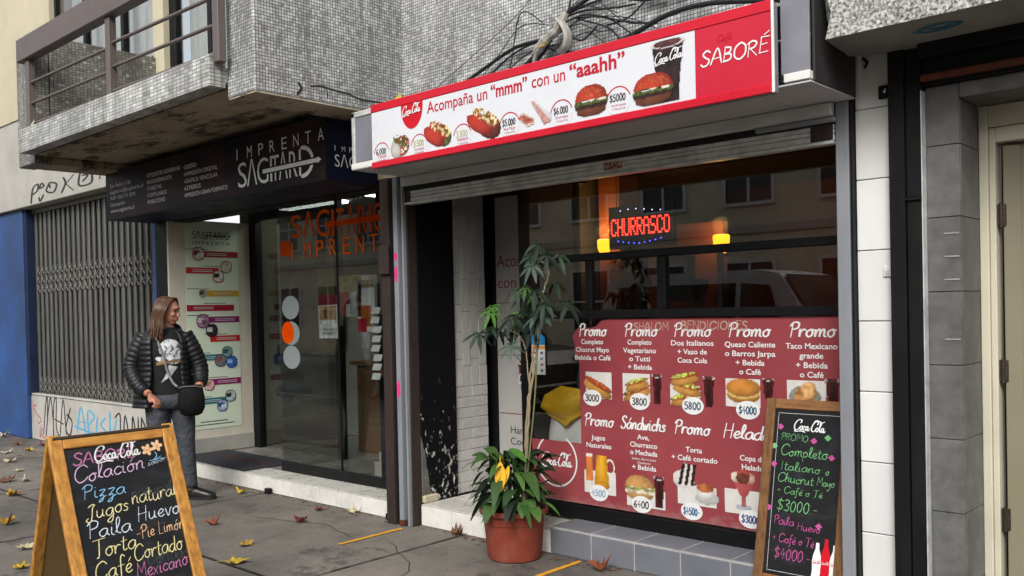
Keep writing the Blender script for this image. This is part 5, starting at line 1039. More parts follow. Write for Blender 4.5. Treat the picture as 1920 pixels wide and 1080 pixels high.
# projecting slab
gs = thing('granite_slab', 'thick rough white granite slab projecting over the right-hand doorway', 'slab', (-.5, 3.9, 2.59))
m = MB(); SX = -1.585; YF = 3.73
out = [(SX+.0, YF), (3., YF), (3., 4.5), (-1.44, 4.5), (-1.44, 4.17), (-1.50, 4.12), (SX-.03, 4.06), (SX-.022, 3.9), (SX-.01, 3.78)]
n = len(out); rings = []
for k in range(8):
    z = 2.592+k*.11; rings.append([(x+(.02*math.sin(k*2.1+i)+.008*k if x < -1.4 else 0), y, z) for i, (x, y) in enumerate(out)])
m.loft(rings); so2 = m.build('slab', MATS['granite'], gs)
m = MB(); m.prism([(x+.004, y+.003) for x, y in out], (0, 0, 2.5905), (1, 0, 0), (0, 1, 0), (0, 0, 1), 0); m.build('soffit', MATS['slab soffit'], gs)
m = MB(); ribbon(m, [smooth_path([(0, .03), (.05, .07), (.12, .06), (.18, .02), (.12, -.02), (.04, 0), (.02, .03)]), smooth_path([(.06, .02), (.1, .045), (.14, .015)])], .022, (-1.28, 3.87, 2.5895), (1, 0, 0), (0, 1, 0), (0, 0, -1), .001); m.build('graffiti', M('spray petrol', '#2a6e8c', .6, .2), gs)
wr = [(-1.60, 4.172, 2.60), (-1.575, 4.16, 2.575), (-1.585, 4.15, 2.55)]
m = MB(); m.tube(smooth_path(wr), .006, 6); o = m.build('cable_stub', MATS['black frame']); tag(o, 'short black cable end poking from the top of the white pilaster', 'cable')

# ------------------------------------------------------------------ cables above the sign
M('cable black', '#1a1a1b', .5, .2); M('wire grey', '#6f6c66', .6, .2)
def cable(pts, r, label, mat='cable black', grp=None):
    m = MB(); m.tube(smooth_path(pts, 6), r, 6); o = m.build('cable', MATS[mat], smooth=True); tag(o, label, 'cable', grp)
CYB = 4.14
cable([(-4.42, 4.12, 2.775), (-4.22, CYB, 2.925), (-3.95, CYB, 3.02), (-3.72, CYB, 3.085), (-3.53, CYB, 3.09), (-3.42, CYB, 3.07)], .011, 'thick black cable climbing from the left end of the sign to the bundle')
cable([(-4.10, 4.12, 2.78), (-3.9, CYB, 2.97), (-3.7, CYB, 3.06), (-3.5, CYB, 3.085)], .006, 'thin black cable running beside the thick one left of the bundle')
cable([(-3.78, 4.08, 2.79), (-3.62, 4.1, 2.93), (-3.5, 4.12, 3.02), (-3.40, 4.12, 3.10), (-3.25, 4.12, 3.2)], .014, 'thick black cable rising steeply through the cable bundle')
cable([(-3.70, 4.08, 2.79), (-3.58, 4.1, 2.91), (-3.46, 4.12, 3.01), (-3.38, 4.12, 3.11), (-3.27, 4.12, 3.2)], .012, 'second thick black cable rising through the cable bundle')
cable([(-3.28, 4.12, 3.19), (-3.05, CYB, 3.27), (-2.85, CYB, 3.26), (-2.72, CYB, 3.16), (-2.5, CYB, 3.14), (-2.42, CYB, 3.3)], .013, 'thick black cable arching to the right from the top of the bundle')
cable([(-3.28, 4.12, 3.19), (-3.0, CYB, 3.22), (-2.85, CYB, 3.17), (-2.70, CYB, 3.135), (-2.5, CYB, 3.13)], .007, 'thin black cable under the arching thick cable right of the bundle')
cable([(-3.46, 4.11, 3.05), (-3.3, 4.11, 2.97), (-3.1, 4.11, 2.93), (-2.85, 4.11, 2.96), (-2.6, 4.11, 3.02), (-2.35, 4.11, 3.02), (-2.0, 4.11, 2.95), (-1.75, 4.1, 2.9)], .014, 'thick black cable sagging along the top of the red sign')
cable([(-3.2, 4.12, 3.14), (-3.0, 4.12, 3.05), (-2.9, 4.1, 2.96), (-2.8, 4.08, 2.88)], .005, 'thin black wire dropping to the sign right of the bundle')
cable([(-3.22, 4.12, 3.15), (-3.0, 4.12, 3.10), (-2.8, 4.1, 2.95), (-2.68, 4.08, 2.86)], .005, 'thin black wire crossing the sagging cable right of the bundle')
cable([(-3.27, 4.12, 3.18), (-3.24, 4.12, 3.3), (-3.15, 4.13, 3.45)], .006, 'thin black cable leaving the picture upward from the bundle')
cable([(-4.72, 4.15, 2.86), (-4.3, 4.15, 3.03), (-3.75, 4.15, 3.26), (-3.5, 4.15, 3.42)], .0035, 'thin grey wire stretched diagonally across the mosaic wall', 'wire grey')
cable([(-3.0, 4.12, 3.06), (-2.85, 4.12, 3.07), (-2.72, 4.12, 3.15)], .005, 'short black wire looping below the arching cable')
cable([(-2.22, 4.1, 2.99), (-2.2, 4.1, 3.1), (-2.19, 4.11, 3.3)], .006, 'black wire rising from the sagging cable near the right end')
tg = thing('wire_tangle', 'tangle of thin black wires hanging around the taped cable joint above the sign', 'wires', (-3.2, 4.12, 2.9))
rw_ = random.Random(8)
for k in range(12):
    x0 = -3.45+rw_.uniform(-.08, .2); z0 = 3.05+rw_.uniform(-.05, .14); x1 = x0+rw_.choice((-1, 1, 1))*rw_.uniform(.25, .75); z1 = 2.86+rw_.uniform(-.06, .32)
    m = MB(); m.tube(smooth_path([(x0, 4.12, z0), (x0*.65+x1*.35, 4.10+rw_.uniform(-.05, .03), max(z0, z1)+rw_.uniform(-.02, .09)), (x0*.3+x1*.7, 4.10, (z0+z1)/2+rw_.uniform(-.08, .04)), (x1, 4.11, z1)], 6), rw_.choice((.003, .004, .006)), 5); m.build('wire', MATS['cable black'], tg, smooth=True)
M('wrap plastic', '#9a958c', .4, .25, 25)
jb = thing('cable_bundle', 'grey taped joint with a yellow leaf where the cables meet above the sign', 'cable joint', (-3.4, 4.12, 3.0))
m = MB(); m.tube(smooth_path([(-3.50, 4.09, 3.0), (-3.42, 4.085, 3.06), (-3.34, 4.09, 3.1), (-3.27, 4.1, 3.19)]), [.022, .026, .03, .028, .03, .034, .028, .024, .028, .03, .026, .03, .03, .026, .022, .02], 8); m.build('tape', MATS['wrap plastic'], jb)
m = MB(); m.tube(smooth_path([(-3.47, 4.08, 3.03), (-3.5, 4.07, 2.93), (-3.47, 4.07, 2.84), (-3.49, 4.07, 2.78)]), .024, 6, flat=.4); m.build('loose_wrap', MATS['wrap plastic'], jb); m = MB(); m.tube(smooth_path([(-3.3, 4.08, 3.15), (-3.24, 4.07, 3.06), (-3.25, 4.07, 2.99), (-3.3, 4.07, 2.96)]), .035, 6, flat=.35); m.build('loose_wrap', MATS['wrap plastic'], jb)

# ------------------------------------------------------------------ chalkboards
def wood_mat(name, c0, c1, axis):
    t = NT(name); mp = t.n('Mapping'); mp.inputs['Scale'].default_value = axis; t.l(t.P(), mp.inputs[0])
    c = t.mix(t.ramp(t.noise(6, 6, .65, vec=mp.outputs[0]), .3, .7), c0, c1); kn = t.n('TexVoronoi'); kn.inputs['Scale'].default_value = 3.2; t.l(t.P(), kn.inputs[0])
    c = t.mix(t.math('MULTIPLY', t.ramp(kn.outputs['Distance'], .03, .1, (1, 1, 1), (0, 0, 0)), .7), c, '#5a2f12'); t.col(c); t.bump(t.noise(40, 4, vec=mp.outputs[0]), .2, .002); MATS[name] = t.set(.42, 0, .4); return t.m
wood_mat('honey wood', '#8f5a22', '#cf9848', (9, 9, 1.2)); wood_mat('honey wood across', '#8f5a22', '#cd9646', (9, 1.2, 9)); wood_mat('old wood', '#553821', '#86603b', (9, 9, 1.3)); wood_mat('old wood across', '#6b4526', '#9a6d42', (1.3, 9, 9))
M('plywood', '#8a6f47', .7, .12, 2, stretch=(3, 3, 1), dirt=.25)
def board_mat():
    t = NT('chalkboard'); c = t.mix(t.ramp(t.noise(4, 8, .75, stretch=(1, .5, 1.3)), .5, .85), '#141517', '#3a3c3e'); t.col(c); MATS['chalkboard'] = t.set(.55, 0, .3)
board_mat()
for n_, c in (('pink', '#c98fae'), ('lilac', '#c9a9c4'), ('sky', '#7fb6d6'), ('cream', '#d9cf9c'), ('ice', '#c3cdd8'), ('peach', '#d8ae84'), ('lemon', '#d3c98e'), ('rose', '#b8709a'), ('white', '#d4d4d0'), ('green', '#6fae72'), ('magenta', '#b8508e'), ('faint', '#3f4143')): M('chalk '+n_, c, .9, .38, 110)
def plank(name, T, x0, x1, y0, y1, z0, z1, mat, parent, b=.004): return MB().box(x0, x1, y0, y1, z0, z1, b=b, T=T).build(name, mat, parent)
# left A-board, facing along the pavement to the right
TZ, FX, RX = .955, -3.875, -4.62; RIDGE = -4.275; YA, YB = 1.575, 2.165; Wd = YB-YA
ab = thing('sandwich_board', 'honey-coloured wooden sandwich board with chalked menu standing in the foreground left', 'sandwich board', (RIDGE, (YA+YB)/2, 0))
Lf = math.hypot(TZ, FX-RIDGE); Vf = Vector(((RIDGE-FX)/Lf, 0, TZ/Lf)); Uf = Vector((0, 1, 0)); Nf = Uf.cross(Vf)
Tf = Matrix(((Uf.x, Vf.x, Nf.x, FX), (Uf.y, Vf.y, Nf.y, YA), (Uf.z, Vf.z, Nf.z, 0), (0, 0, 0, 1)))
SWd = .06
fl_ = plank('stile', Tf, 0, SWd, 0, Lf, -.024, 0, MATS['honey wood'], ab); plank('stile', Tf, Wd-SWd, Wd, 0, Lf, -.024, 0, MATS['honey wood'], ab)
plank('rail', Tf, SWd+.0005, Wd-SWd-.0005, Lf-.062, Lf-.001, -.023, -.001, MATS['honey wood across'], ab); plank('rail', Tf, SWd+.0005, Wd-SWd-.0005, .12, .18, -.023, -.001, MATS['honey wood across'], ab)
bd = plank('blackboard', Tf, SWd+.0005, Wd-SWd-.0005, .181, Lf-.063, -.02, -.012, MATS['chalkboard'], ab, b=.001)
Lb = math.hypot(TZ, RX-RIDGE); Vb = Vector(((RIDGE-RX)/Lb, 0, TZ/Lb)); Nb = Uf.cross(Vb)
Tb = Matrix(((Uf.x, Vb.x, Nb.x, RX), (Uf.y, Vb.y, Nb.y, YA), (Uf.z, Vb.z, Nb.z, 0), (0, 0, 0, 1)))
plank('back_stile', Tb, 0, .05, 0, Lb-.004, -.022, .0, MATS['honey wood'], ab); plank('back_stile', Tb, Wd-.05, Wd, 0, Lb-.004, -.022, .0, MATS['honey wood'], ab)
plank('back_panel', Tb, .051, Wd-.051, .12, Lb-.03, -.016, -.004, MATS['plywood'], ab); plank('inner_panel', Tf, SWd+.001, Wd-SWd-.001, .12, Lf-.064, -.0235, -.0205, MATS['plywood'], ab)
MB().tube([(RIDGE, YA+.02, TZ-.012), (RIDGE, YB-.02, TZ-.012)], .009, 8).build('hinge_rod', MATS['hinge bronze'], ab)
O0 = Vector((FX, YA, 0))+Uf*(SWd+.02)+Nf*(-.0125)
def chalk(s, v, x, h, wd, c, parent=bd, rise=.0, seed=1, wid=.125, O=O0, U=Uf, V=Vf, L=Lf-.063, jit=.15, shear=.15): return hand(s, O+U*x+V*(L-v), U, V, MATS['chalk '+c], parent, h, fitw=wd, wid=wid, jit=jit, shear=shear, rise=rise, name='chalk_writing', seed=seed, off=.0014)
chalk('SABORE', .078, .01, .027, .29, 'rose', wid=.22); cola_script(O0+Uf*.1+Vf*(Lf-.063-.082), Uf, Vf, MATS['chalk white'], bd, .23, .02, name='chalk_logo', off=.0022)
chalk('Colación', .165, .0, .036, .33, 'lilac', rise=.08, seed=2, wid=.13); chalk('Pizza', .24, .02, .032, .2, 'sky', seed=3); chalk('Jugos', .335, .02, .034, .2, 'cream', seed=4, rise=.06); chalk('natural', .30, .235, .034, .225, 'cream', seed=5, rise=.04)
chalk('Paila', .42, .01, .036, .2, 'ice', seed=6); chalk('Huevo', .385, .245, .036, .21, 'ice', seed=7, rise=.04); chalk('Torta', .51, .02, .038, .2, 'lemon', seed=8, rise=.05); chalk('-Pie Limón', .465, .225, .03, .235, 'peach', seed=9, rise=.05)
chalk('Café', .61, .01, .04, .17, 'lemon', seed=10, rise=.05); chalk('Cortado', .56, .195, .036, .235, 'lemon', seed=11, rise=.05); chalk('Taco', .69, .01, .038, .17, 'rose', seed=12); chalk('Mexicano', .64, .19, .034, .25, 'rose', seed=13, rise=.05)
chalk('natural', .27, .24, .03, .2, 'faint', seed=14); chalk('Cortado', .59, .25, .03, .2, 'faint', seed=15)
for cx, cv in ((.36, .05), (.41, .035)):
    m = MB()
    for k in range(5): m.prism(ellipse(.014, .009, 14), O0+Uf*(cx+.016*math.cos(k*1.257))+Vf*(Lf-.063-cv+.016*math.sin(k*1.257))+Nf*.0018, Uf*math.cos(k*1.257)+Vf*math.sin(k*1.257), -Uf*math.sin(k*1.257)+Vf*math.cos(k*1.257), Nf, 0)
    m.build('chalk_flower', MATS['chalk peach'], bd)
chalk('sabor', .13, .345, .012, .1, 'ice', seed=16, rise=.2)
m = MB(); ribbon(m, [smooth_path([(0, 0), (.02, .02), (.015, .04)]), smooth_path([(.015, .005), (.04, .015)]), [(-.02, 0), (.05, .005)]], .004, O0+Uf*.38+Vf*(Lf-.063-.105), Uf, Vf, Nf, .0018); m.build('chalk_stem', MATS['chalk sky'], bd)
# right board leaning on the window
rbd = thing('menu_chalkboard', 'narrow wooden chalkboard with green and pink writing leaning on the window beside the grey post', 'chalkboard', (-2.0, 4.15, 0))
p0 = Vector((-2.186, 4.12, 0)); p1 = Vector((-2.186, 4.335, 1.0)); Vr = (p1-p0).normalized(); Ur = Vector((1, 0, 0)); Nr = Ur.cross(Vr); Lr = (p1-p0).length; Wr = .458
Tr = Matrix(((Ur.x, Vr.x, Nr.x, p0.x), (Ur.y, Vr.y, Nr.y, p0.y), (Ur.z, Vr.z, Nr.z, p0.z), (0, 0, 0, 1)))
plank('stile', Tr, 0, .05, 0, Lr, -.022, 0, MATS['old wood'], rbd); plank('stile', Tr, Wr-.05, Wr, 0, Lr, -.022, 0, MATS['old wood'], rbd)
plank('rail', Tr, .0505, Wr-.0505, Lr-.052, Lr-.001, -.021, -.001, MATS['old wood across'], rbd); plank('rail', Tr, .0505, Wr-.0505, .09, .145, -.021, -.001, MATS['old wood across'], rbd)
b2 = plank('blackboard', Tr, .0505, Wr-.0505, .1455, Lr-.0525, -.018, -.010, MATS['chalkboard'], rbd, b=.001)
O1 = p0+Ur*.05+Nr*(-.0105); L1 = Lr-.0525
m = MB(); ribbon(m, [[(.02, L1-.02), (.02, .165)], [(.02, .165), (.24, .165)], [(.02, L1-.02), (.34, L1-.02)]], .003, O1, Ur, Vr, Nr, .0012); m.build('chalk_border', MATS['chalk white'], b2)
cola_script(O1+Ur*.1+Vr*(L1-.105), Ur, Vr, MATS['ink white'], b2, .175, -.05, off=.002, bold=1.05)
def ch2(s, v, x, h, wd, c, seed): return hand(s, O1+Ur*x+Vr*(L1-v), Ur, Vr, MATS['chalk '+c], b2, h, fitw=wd, wid=.14, jit=.14, shear=.1, rise=-.02, name='chalk_writing', seed=seed, off=.0014)
ch2('PROMO:', .155, .04, .017, .16, 'green', 1); ch2('Completo', .232, .045, .026, .245, 'green', 2); ch2('Italiano', .305, .05, .022, .21, 'green', 3); ch2('o', .31, .285, .02, .02, 'green', 4); ch2('Chucrut', .365, .04, .022, .19, 'green', 5); ch2('Mayo', .365, .245, .02, .09, 'green', 6); ch2('+ Café o Té', .42, .04, .018, .24, 'green', 7); ch2('$3000.-', .505, .045, .027, .215, 'green', 8)
ch2('Paila', .575, .035, .022, .11, 'magenta', 9); ch2('Huevo', .59, .16, .019, .12, 'magenta', 10); ch2('+ Café o Té', .66, .035, .021, .22, 'magenta', 11); ch2('$4000.-', .74, .05, .026, .19, 'magenta', 12)
for x, v, c in ((.035, .09, 'magenta'), (.215, .15, 'magenta'), (.285, .13, 'green'), (.31, .225, 'magenta'), (.01, .19, 'green'), (.015, .28, 'magenta'), (.005, .5, 'magenta'), (.27, .56, 'magenta')):
    m = MB()
    for k in range(4): m.prism(ellipse(.009, .006, 10, .008*math.cos(k*1.57), .008*math.sin(k*1.57)), O1+Ur*x+Vr*(L1-v)+Nr*(.0014+.0002*k), Ur, Vr, Nr, 0)
    m.build('chalk_flower', MATS['chalk '+c], b2)
BOT = [(-.5, 0), (.5, 0), (.52, .06), (.44, .25), (.5, .5), (.42, .66), (.2, .84), (.18, 1), (-.18, 1), (-.2, .84), (-.42, .66), (-.5, .5), (-.44, .25), (-.52, .06)]
for k, c in enumerate(('ink white', 'brand red', 'ink white')):
    m = MB(); m.prism([(a*.046, b*(.175 if k != 1 else .19)) for a, b in BOT], O1+Ur*(.272+.043*k)+Vr*(.158+.008*(k == 1))+Nr*(.0016+.0004*k), Ur, Vr, Nr, 0); o = m.build('printed_bottle', MATS[c], b2); cola_script(O1+Ur*(.252+.043*k)+Vr*.235+Nr*(.001+.0004*k), Ur, Vr, MATS['ink white' if k == 1 else 'brand red'], o, .04, off=.0016)
# ------------------------------------------------------------------ terracotta-coloured pot and its plants
def pot_mat():
    t = NT('terracotta plastic'); c = t.mix(t.ramp(t.noise(5, 6, .65), .3, .7), '#702f22', '#863f30'); du = t.ramp(t.noise(9, 7, .7, stretch=(1, 1, .5)), .52, .75); c = t.mix(t.math('MULTIPLY', du, .6), c, '#8f6250')
    t.col(c); t.bump(t.noise(60, 3), .12, .002); MATS['pot'] = t.set(.5, 0, .35)
pot_mat(); M('soil', '#2e231b', .95, .3, 30, bump=.8, bscale=60)
PC = (-3.66, 3.985, 0)
pt = thing('plant_pot', 'large reddish-brown ribbed plastic plant pot on the pavement by the doorway step', 'pot', PC)
m = MB(); n = 96; rings = []
prof = [(.150, 0), (.158, .006), (.160, .02), (.176, .20), (.177, .215), (.183, .218), (.1865, .262), (.188, .268), (.203, .272), (.2085, .283), (.207, .297), (.198, .303), (.190, .297), (.182, .285), (.176, .25)]
for i, (r, z) in enumerate(prof):
    rib = .0022 if .02 <= z <= .2 and i < 5 else 0
    rings.append([(PC[0]+(r+(rib if k % 2 else -rib))*math.cos(2*math.pi*k/n), PC[1]+(r+(rib if k % 2 else -rib))*math.sin(2*math.pi*k/n), z+.001) for k in range(n)])
m.loft(rings[:1]+[rings[1], rings[2], rings[3]]+rings[4:], cap=False); m.f.append(tuple(range(n))); m.build('shell', MATS['pot'], pt, smooth=True, ang=35)
m = MB(); m.lathe([(.181, .235), (.178, .262), (.09, .272), (.01, .27)], PC, 24); m.build('soil', MATS['soil'], pt, smooth=True)
def leaf_mat(name, c0, c1, rough=.52, sc=30):
    t = NT(name); oi = t.n('ObjectInfo'); c = t.mix(oi.outputs['Random'], c0, c1); c = t.mix(1, c, t.ramp(t.noise(sc, 4), .3, .7, (.8,)*3, (1.15,)*3), 'MULTIPLY'); t.col(c)
    MATS[name] = t.set(rough+.06, 0, .25); t.b.inputs['Transmission Weight'].default_value = 0
leaf_mat('leaf dark', '#101b13', '#223524'); leaf_mat('leaf fresh', '#2c4d1e', '#406827'); leaf_mat('leaf strap', '#263f20', '#48662e'); leaf_mat('leaf yellow', '#c9961c', '#d9a92a', .5); leaf_mat('leaf grey', '#2c3a32', '#46584c', .45)
M('stem pale', '#8d8067', .7, .2, 20, bump=.3, bscale=120); M('stem green', '#6b7048', .6, .2, 20)
def blade(m, base, d, up, L, W, droop=.3, fold=.15, n=6, twist=0.):
    """one leaf: pointed, folded along the midrib, drooping"""
    base, d, up = Vector(base), Vector(d).normalized(), Vector(up); side = d.cross(up); side = side.normalized() if side.length > 1e-4 else d.orthogonal().normalized(); nn = side.cross(d).normalized()
    vs = []; fs = []
    for i in range(n+1):
        t = i/n; w = W*.5*max(0.02, math.sin(math.pi*min(1, (t*.92+.05)))**.8); c = base+d*L*t-Vector((0, 0, 1))*droop*L*t*t
        s2 = side*math.cos(twist*t)+nn*math.sin(twist*t); vs += [c-s2*w+nn*fold*w, c, c+s2*w+nn*fold*w]
    for i in range(n): fs += [(3*i, 3*i+1, 3*i+4, 3*i+3), (3*i+1, 3*i+2, 3*i+5, 3*i+4)]
    m.add(vs, fs)
R2 = random.Random(11)
ut = thing('umbrella_plant', 'tall thin-stemmed umbrella plant with clusters of dark leaves rising from the pot', 'plant', (PC[0], PC[1], .25))
TOC = Vector((.68, -.73, 0))
def palm(c, nrm, size, mat, k=7, droop=.35):
    c, nrm = Vector(c), Vector(nrm).normalized(); a = nrm.orthogonal().normalized(); b = nrm.cross(a); m = MB(); ph = R2.random()*6.28
    for i in range(k):
        an = ph+6.283*i/k+R2.uniform(-.12, .12); d = a*math.cos(an)+b*math.sin(an)+nrm*R2.uniform(-.25, .1); blade(m, c+d*.008, d, nrm, size*R2.uniform(.8, 1.1), size*.31, droop*R2.uniform(.6, 1.3), .2)
    return m.build('leaf', MATS[mat], ut, smooth=True)
y0 = 3.97
st1 = [(-3.60, 3.99, .26), (-3.555, 3.98, .55), (-3.525, 3.97, .85), (-3.49, 3.97, 1.1), (-3.45, 3.97, 1.3), (-3.40, 3.97, 1.45)]; st2 = [(-3.59, 3.975, .26), (-3.535, 3.97, .6), (-3.50, 3.965, .9), (-3.46, 3.97, 1.15), (-3.42, 3.97, 1.32), (-3.385, 3.97, 1.55), (-3.345, 3.98, 1.70), (-3.40, 3.99, 1.76)]
st3 = [(-3.50, 3.965, 1.0), (-3.515, 3.97, 1.2), (-3.56, 3.97, 1.32), (-3.64, 3.97, 1.36), (-3.72, 3.97, 1.42)]; cane = [(-3.565, 3.96, .26), (-3.50, 3.96, .65), (-3.45, 3.96, .98), (-3.42, 3.96, 1.3)]
for s_, r in ((st1, .0068), (st2, .0068), (st3, .004)):
    P_ = [q+np.array([R2.uniform(-.004, .004), R2.uniform(-.004, .004), 0]) for q in smooth_path(s_, 7)]; m = MB(); m.tube(P_, [r*R2.uniform(.85, 1.25) for _ in P_], 7); m.build('stem', MATS['stem pale'], ut, smooth=True)
m = MB(); m.tube(smooth_path(cane), .005, 6); m.build('support_cane', MATS['stem green'], ut, smooth=True)
LV = []
for (px, pz, n_, mt, sz, spread) in ((-3.40, 1.79, 6, 'leaf dark', .085, .09), (-3.36, 1.86, 2, 'leaf dark', .075, .05), (-3.44, 1.73, 2, 'leaf grey', .085, .05), (-3.33, 1.57, 5, 'leaf dark', .09, .10), (-3.43, 1.59, 3, 'leaf fresh', .07, .05), (-3.36, 1.47, 3, 'leaf grey', .10, .05), (-3.26, 1.50, 3, 'leaf dark', .085, .06),
                                  (-3.50, 1.53, 4, 'leaf dark', .09, .08), (-3.60, 1.49, 4, 'leaf dark', .09, .08), (-3.58, 1.44, 2, 'leaf grey', .10, .05), (-3.70, 1.50, 3, 'leaf fresh', .075, .06), (-3.80, 1.49, 2, 'leaf fresh', .065, .05), (-3.74, 1.40, 4, 'leaf dark', .085, .08), (-3.64, 1.33, 3, 'leaf dark', .085, .07), (-3.45, 1.42, 3, 'leaf dark', .085, .07), (-3.60, 1.27, 2, 'leaf grey', .07, .05)):
    for _ in range(max(1, round(n_*.6))): LV.append((px+R2.uniform(-spread, spread), y0+R2.uniform(-.13, .10), pz+R2.uniform(-spread, spread)*.8, mt, sz*R2.uniform(.85, 1.15)))
allst = smooth_path(st2)+smooth_path(st3)+smooth_path(st1)
m = MB()
for (x, y, z, mt, sz) in LV:
    nr = Vector((R2.uniform(-.5, .5), R2.uniform(-.5, .3), 1))+TOC*R2.uniform(.4, 1.3); palm((x, y, z), nr, sz, mt, R2.choice((6, 7, 7)), droop=R2.uniform(.45, .95))
    q = min(allst, key=lambda p: (p[0]-x)**2+(p[1]-y)**2+2*(p[2]-(z-.04))**2); m.tube(smooth_path([tuple(q), ((q[0]+x)/2, (q[1]+y)/2, max(q[2], z-.02)), (x, y, z)], 3), .0022, 5, cap=False)
tag(m.build('leaf_stalks', MATS['stem green'], ut), kind='stuff')
lp_ = thing('strap_leaf_plant', 'low leafy plant with arching dark green leaves and one yellow leaf in the pot', 'plant', (PC[0], PC[1], .25))
for i in range(84):
    an = R2.uniform(0, 6.28); r = R2.uniform(.02, .13); b = Vector((PC[0]+r*math.cos(an), PC[1]+r*math.sin(an), .262)); h = R2.uniform(.05, .34); top = b+Vector((.3*r*math.cos(an), .3*r*math.sin(an), h))
    m = MB(); m.tube([b, (b+top)/2+Vector((R2.uniform(-.01, .01), R2.uniform(-.01, .01), 0)), top], .004, 5, cap=False)
    d = Vector((math.cos(an)+R2.uniform(-.5, .5), math.sin(an)+R2.uniform(-.5, .5), R2.uniform(.2, 1.3)))
    blade(m, top-d.normalized()*.005, d, Vector((0, 0, 1)), R2.uniform(.15, .26), R2.uniform(.055, .09), R2.uniform(.45, 1.1), .18, 8, R2.uniform(-.5, .5)); m.build('leaf', MATS['leaf strap' if R2.random() < .7 else 'leaf dark'], lp_, smooth=True)
for i in range(14):
    an = R2.uniform(0, 6.28); r = R2.uniform(.03, .15); b = Vector((PC[0]+r*math.cos(an), PC[1]+r*math.sin(an), .262)); m = MB(); blade(m, b, (math.cos(an)*.8, math.sin(an)*.8, 1.2), (0, 0, 1), R2.uniform(.13, .22), .022, .9, .1, 8); m.build('leaf', MATS['leaf fresh'], lp_, smooth=True)
YL = Vector(PC)+TOC*.185+Vector((-.055, -.05, .60)); m = MB(); blade(m, YL, (.10, -.12, -1), TOC+Vector((0, 0, .2)), .16, .065, .05, .4, 8); blade(m, YL+Vector((.04, .03, -.02)), (-.2, -.2, -1), TOC+Vector((0, 0, .3)), .11, .03, .05, .4, 8); m.tube([tuple(YL), tuple(YL-TOC*.07+Vector((0, 0, .03))), (PC[0], PC[1], .45)], .003, 5); m.build('yellow_leaf', MATS['leaf yellow'], lp_, smooth=True)
m = MB(); blade(m, (PC[0]+.03, PC[1]-.06, .66), (.6, -.1, -.05), (.4, -.5, 1), .16, .05, .3, .2, 8); m.build('leaf', MATS['leaf fresh'], lp_, smooth=True)
for (dx, dy, L) in ((.15, -.10, .26), (.17, .02, .2), (-.16, -.02, .2), (.1, -.15, .18)):
    m = MB(); blade(m, (PC[0]+dx*.9, PC[1]+dy*.9, .34), (dx*4, dy*4, .35), (0, 0, 1), L, .035, .75, .15, 8); m.build('leaf', MATS['leaf fresh' if dx > .12 else 'leaf strap'], lp_, smooth=True)

# ------------------------------------------------------------------ fallen leaves
LOBE = [(0, -.12), (.16, -.2), (.42, -.18), (.3, .02), (.62, .12), (.46, .24), (.34, .3), (.3, .52), (.16, .44), (0, .82), (-.16, .44), (-.3, .52), (-.34, .3), (-.46, .24), (-.62, .12), (-.3, .02), (-.42, -.18), (-.16, -.2)]
for n_, c in (('yellow', '#b89a30'), ('gold', '#a07c2a'), ('rust', '#7a3f24'), ('crimson', '#5e2229'), ('straw', '#b9ac84'), ('brown', '#6a4a35'), ('pale', '#a9a48f')): M('dead leaf '+n_, c, .75, .3, 25, bump=.3, bscale=80)
def fallen(x, y, size, c, rot, curl, label):
    fold = random.Random(int(abs(x*77))).uniform(-.1, .5); size *= .88; curl = curl*1.25+.12
    m = MB(); rr = random.Random(int(abs(x*1000)+abs(y*100))); ctr = (0, .1); pts = [(0, .1)]+LOBE; vs = []
    T = Matrix.Translation((x, y, .004)) @ Matrix.Rotation(rot, 4, 'Z')
    for k, (a, b) in enumerate(pts):
        a *= rr.uniform(.75, 1.2); b *= rr.uniform(.75, 1.2); r2 = a*a+(b-.1)**2; vs.append((a*size, b*size, size*(curl*r2*(1+.6*math.sin(k*2.3+rr.random()*3))+.02+fold*abs(a))))
    nn = len(LOBE); m.add(vs, [(0, 1+i, 1+(i+1) % nn) for i in range(nn)], T); o_ = m.v[:]
    m.tube([T @ Vector((0, 0, .012)), T @ Vector((.05*size, -.35*size, .01)), T @ Vector((.12*size, -.8*size, .006))], .0016, 5, cap=False)
    zmin = min(v[2] for v in m.v); m.v = [(a, b, max(c_, .0025)) for a, b, c_ in m.v]
    o = m.build('fallen_leaf', MATS['dead leaf '+c], smooth=False); tag(o, label, 'leaf', 'fallen leaves on the pavement')
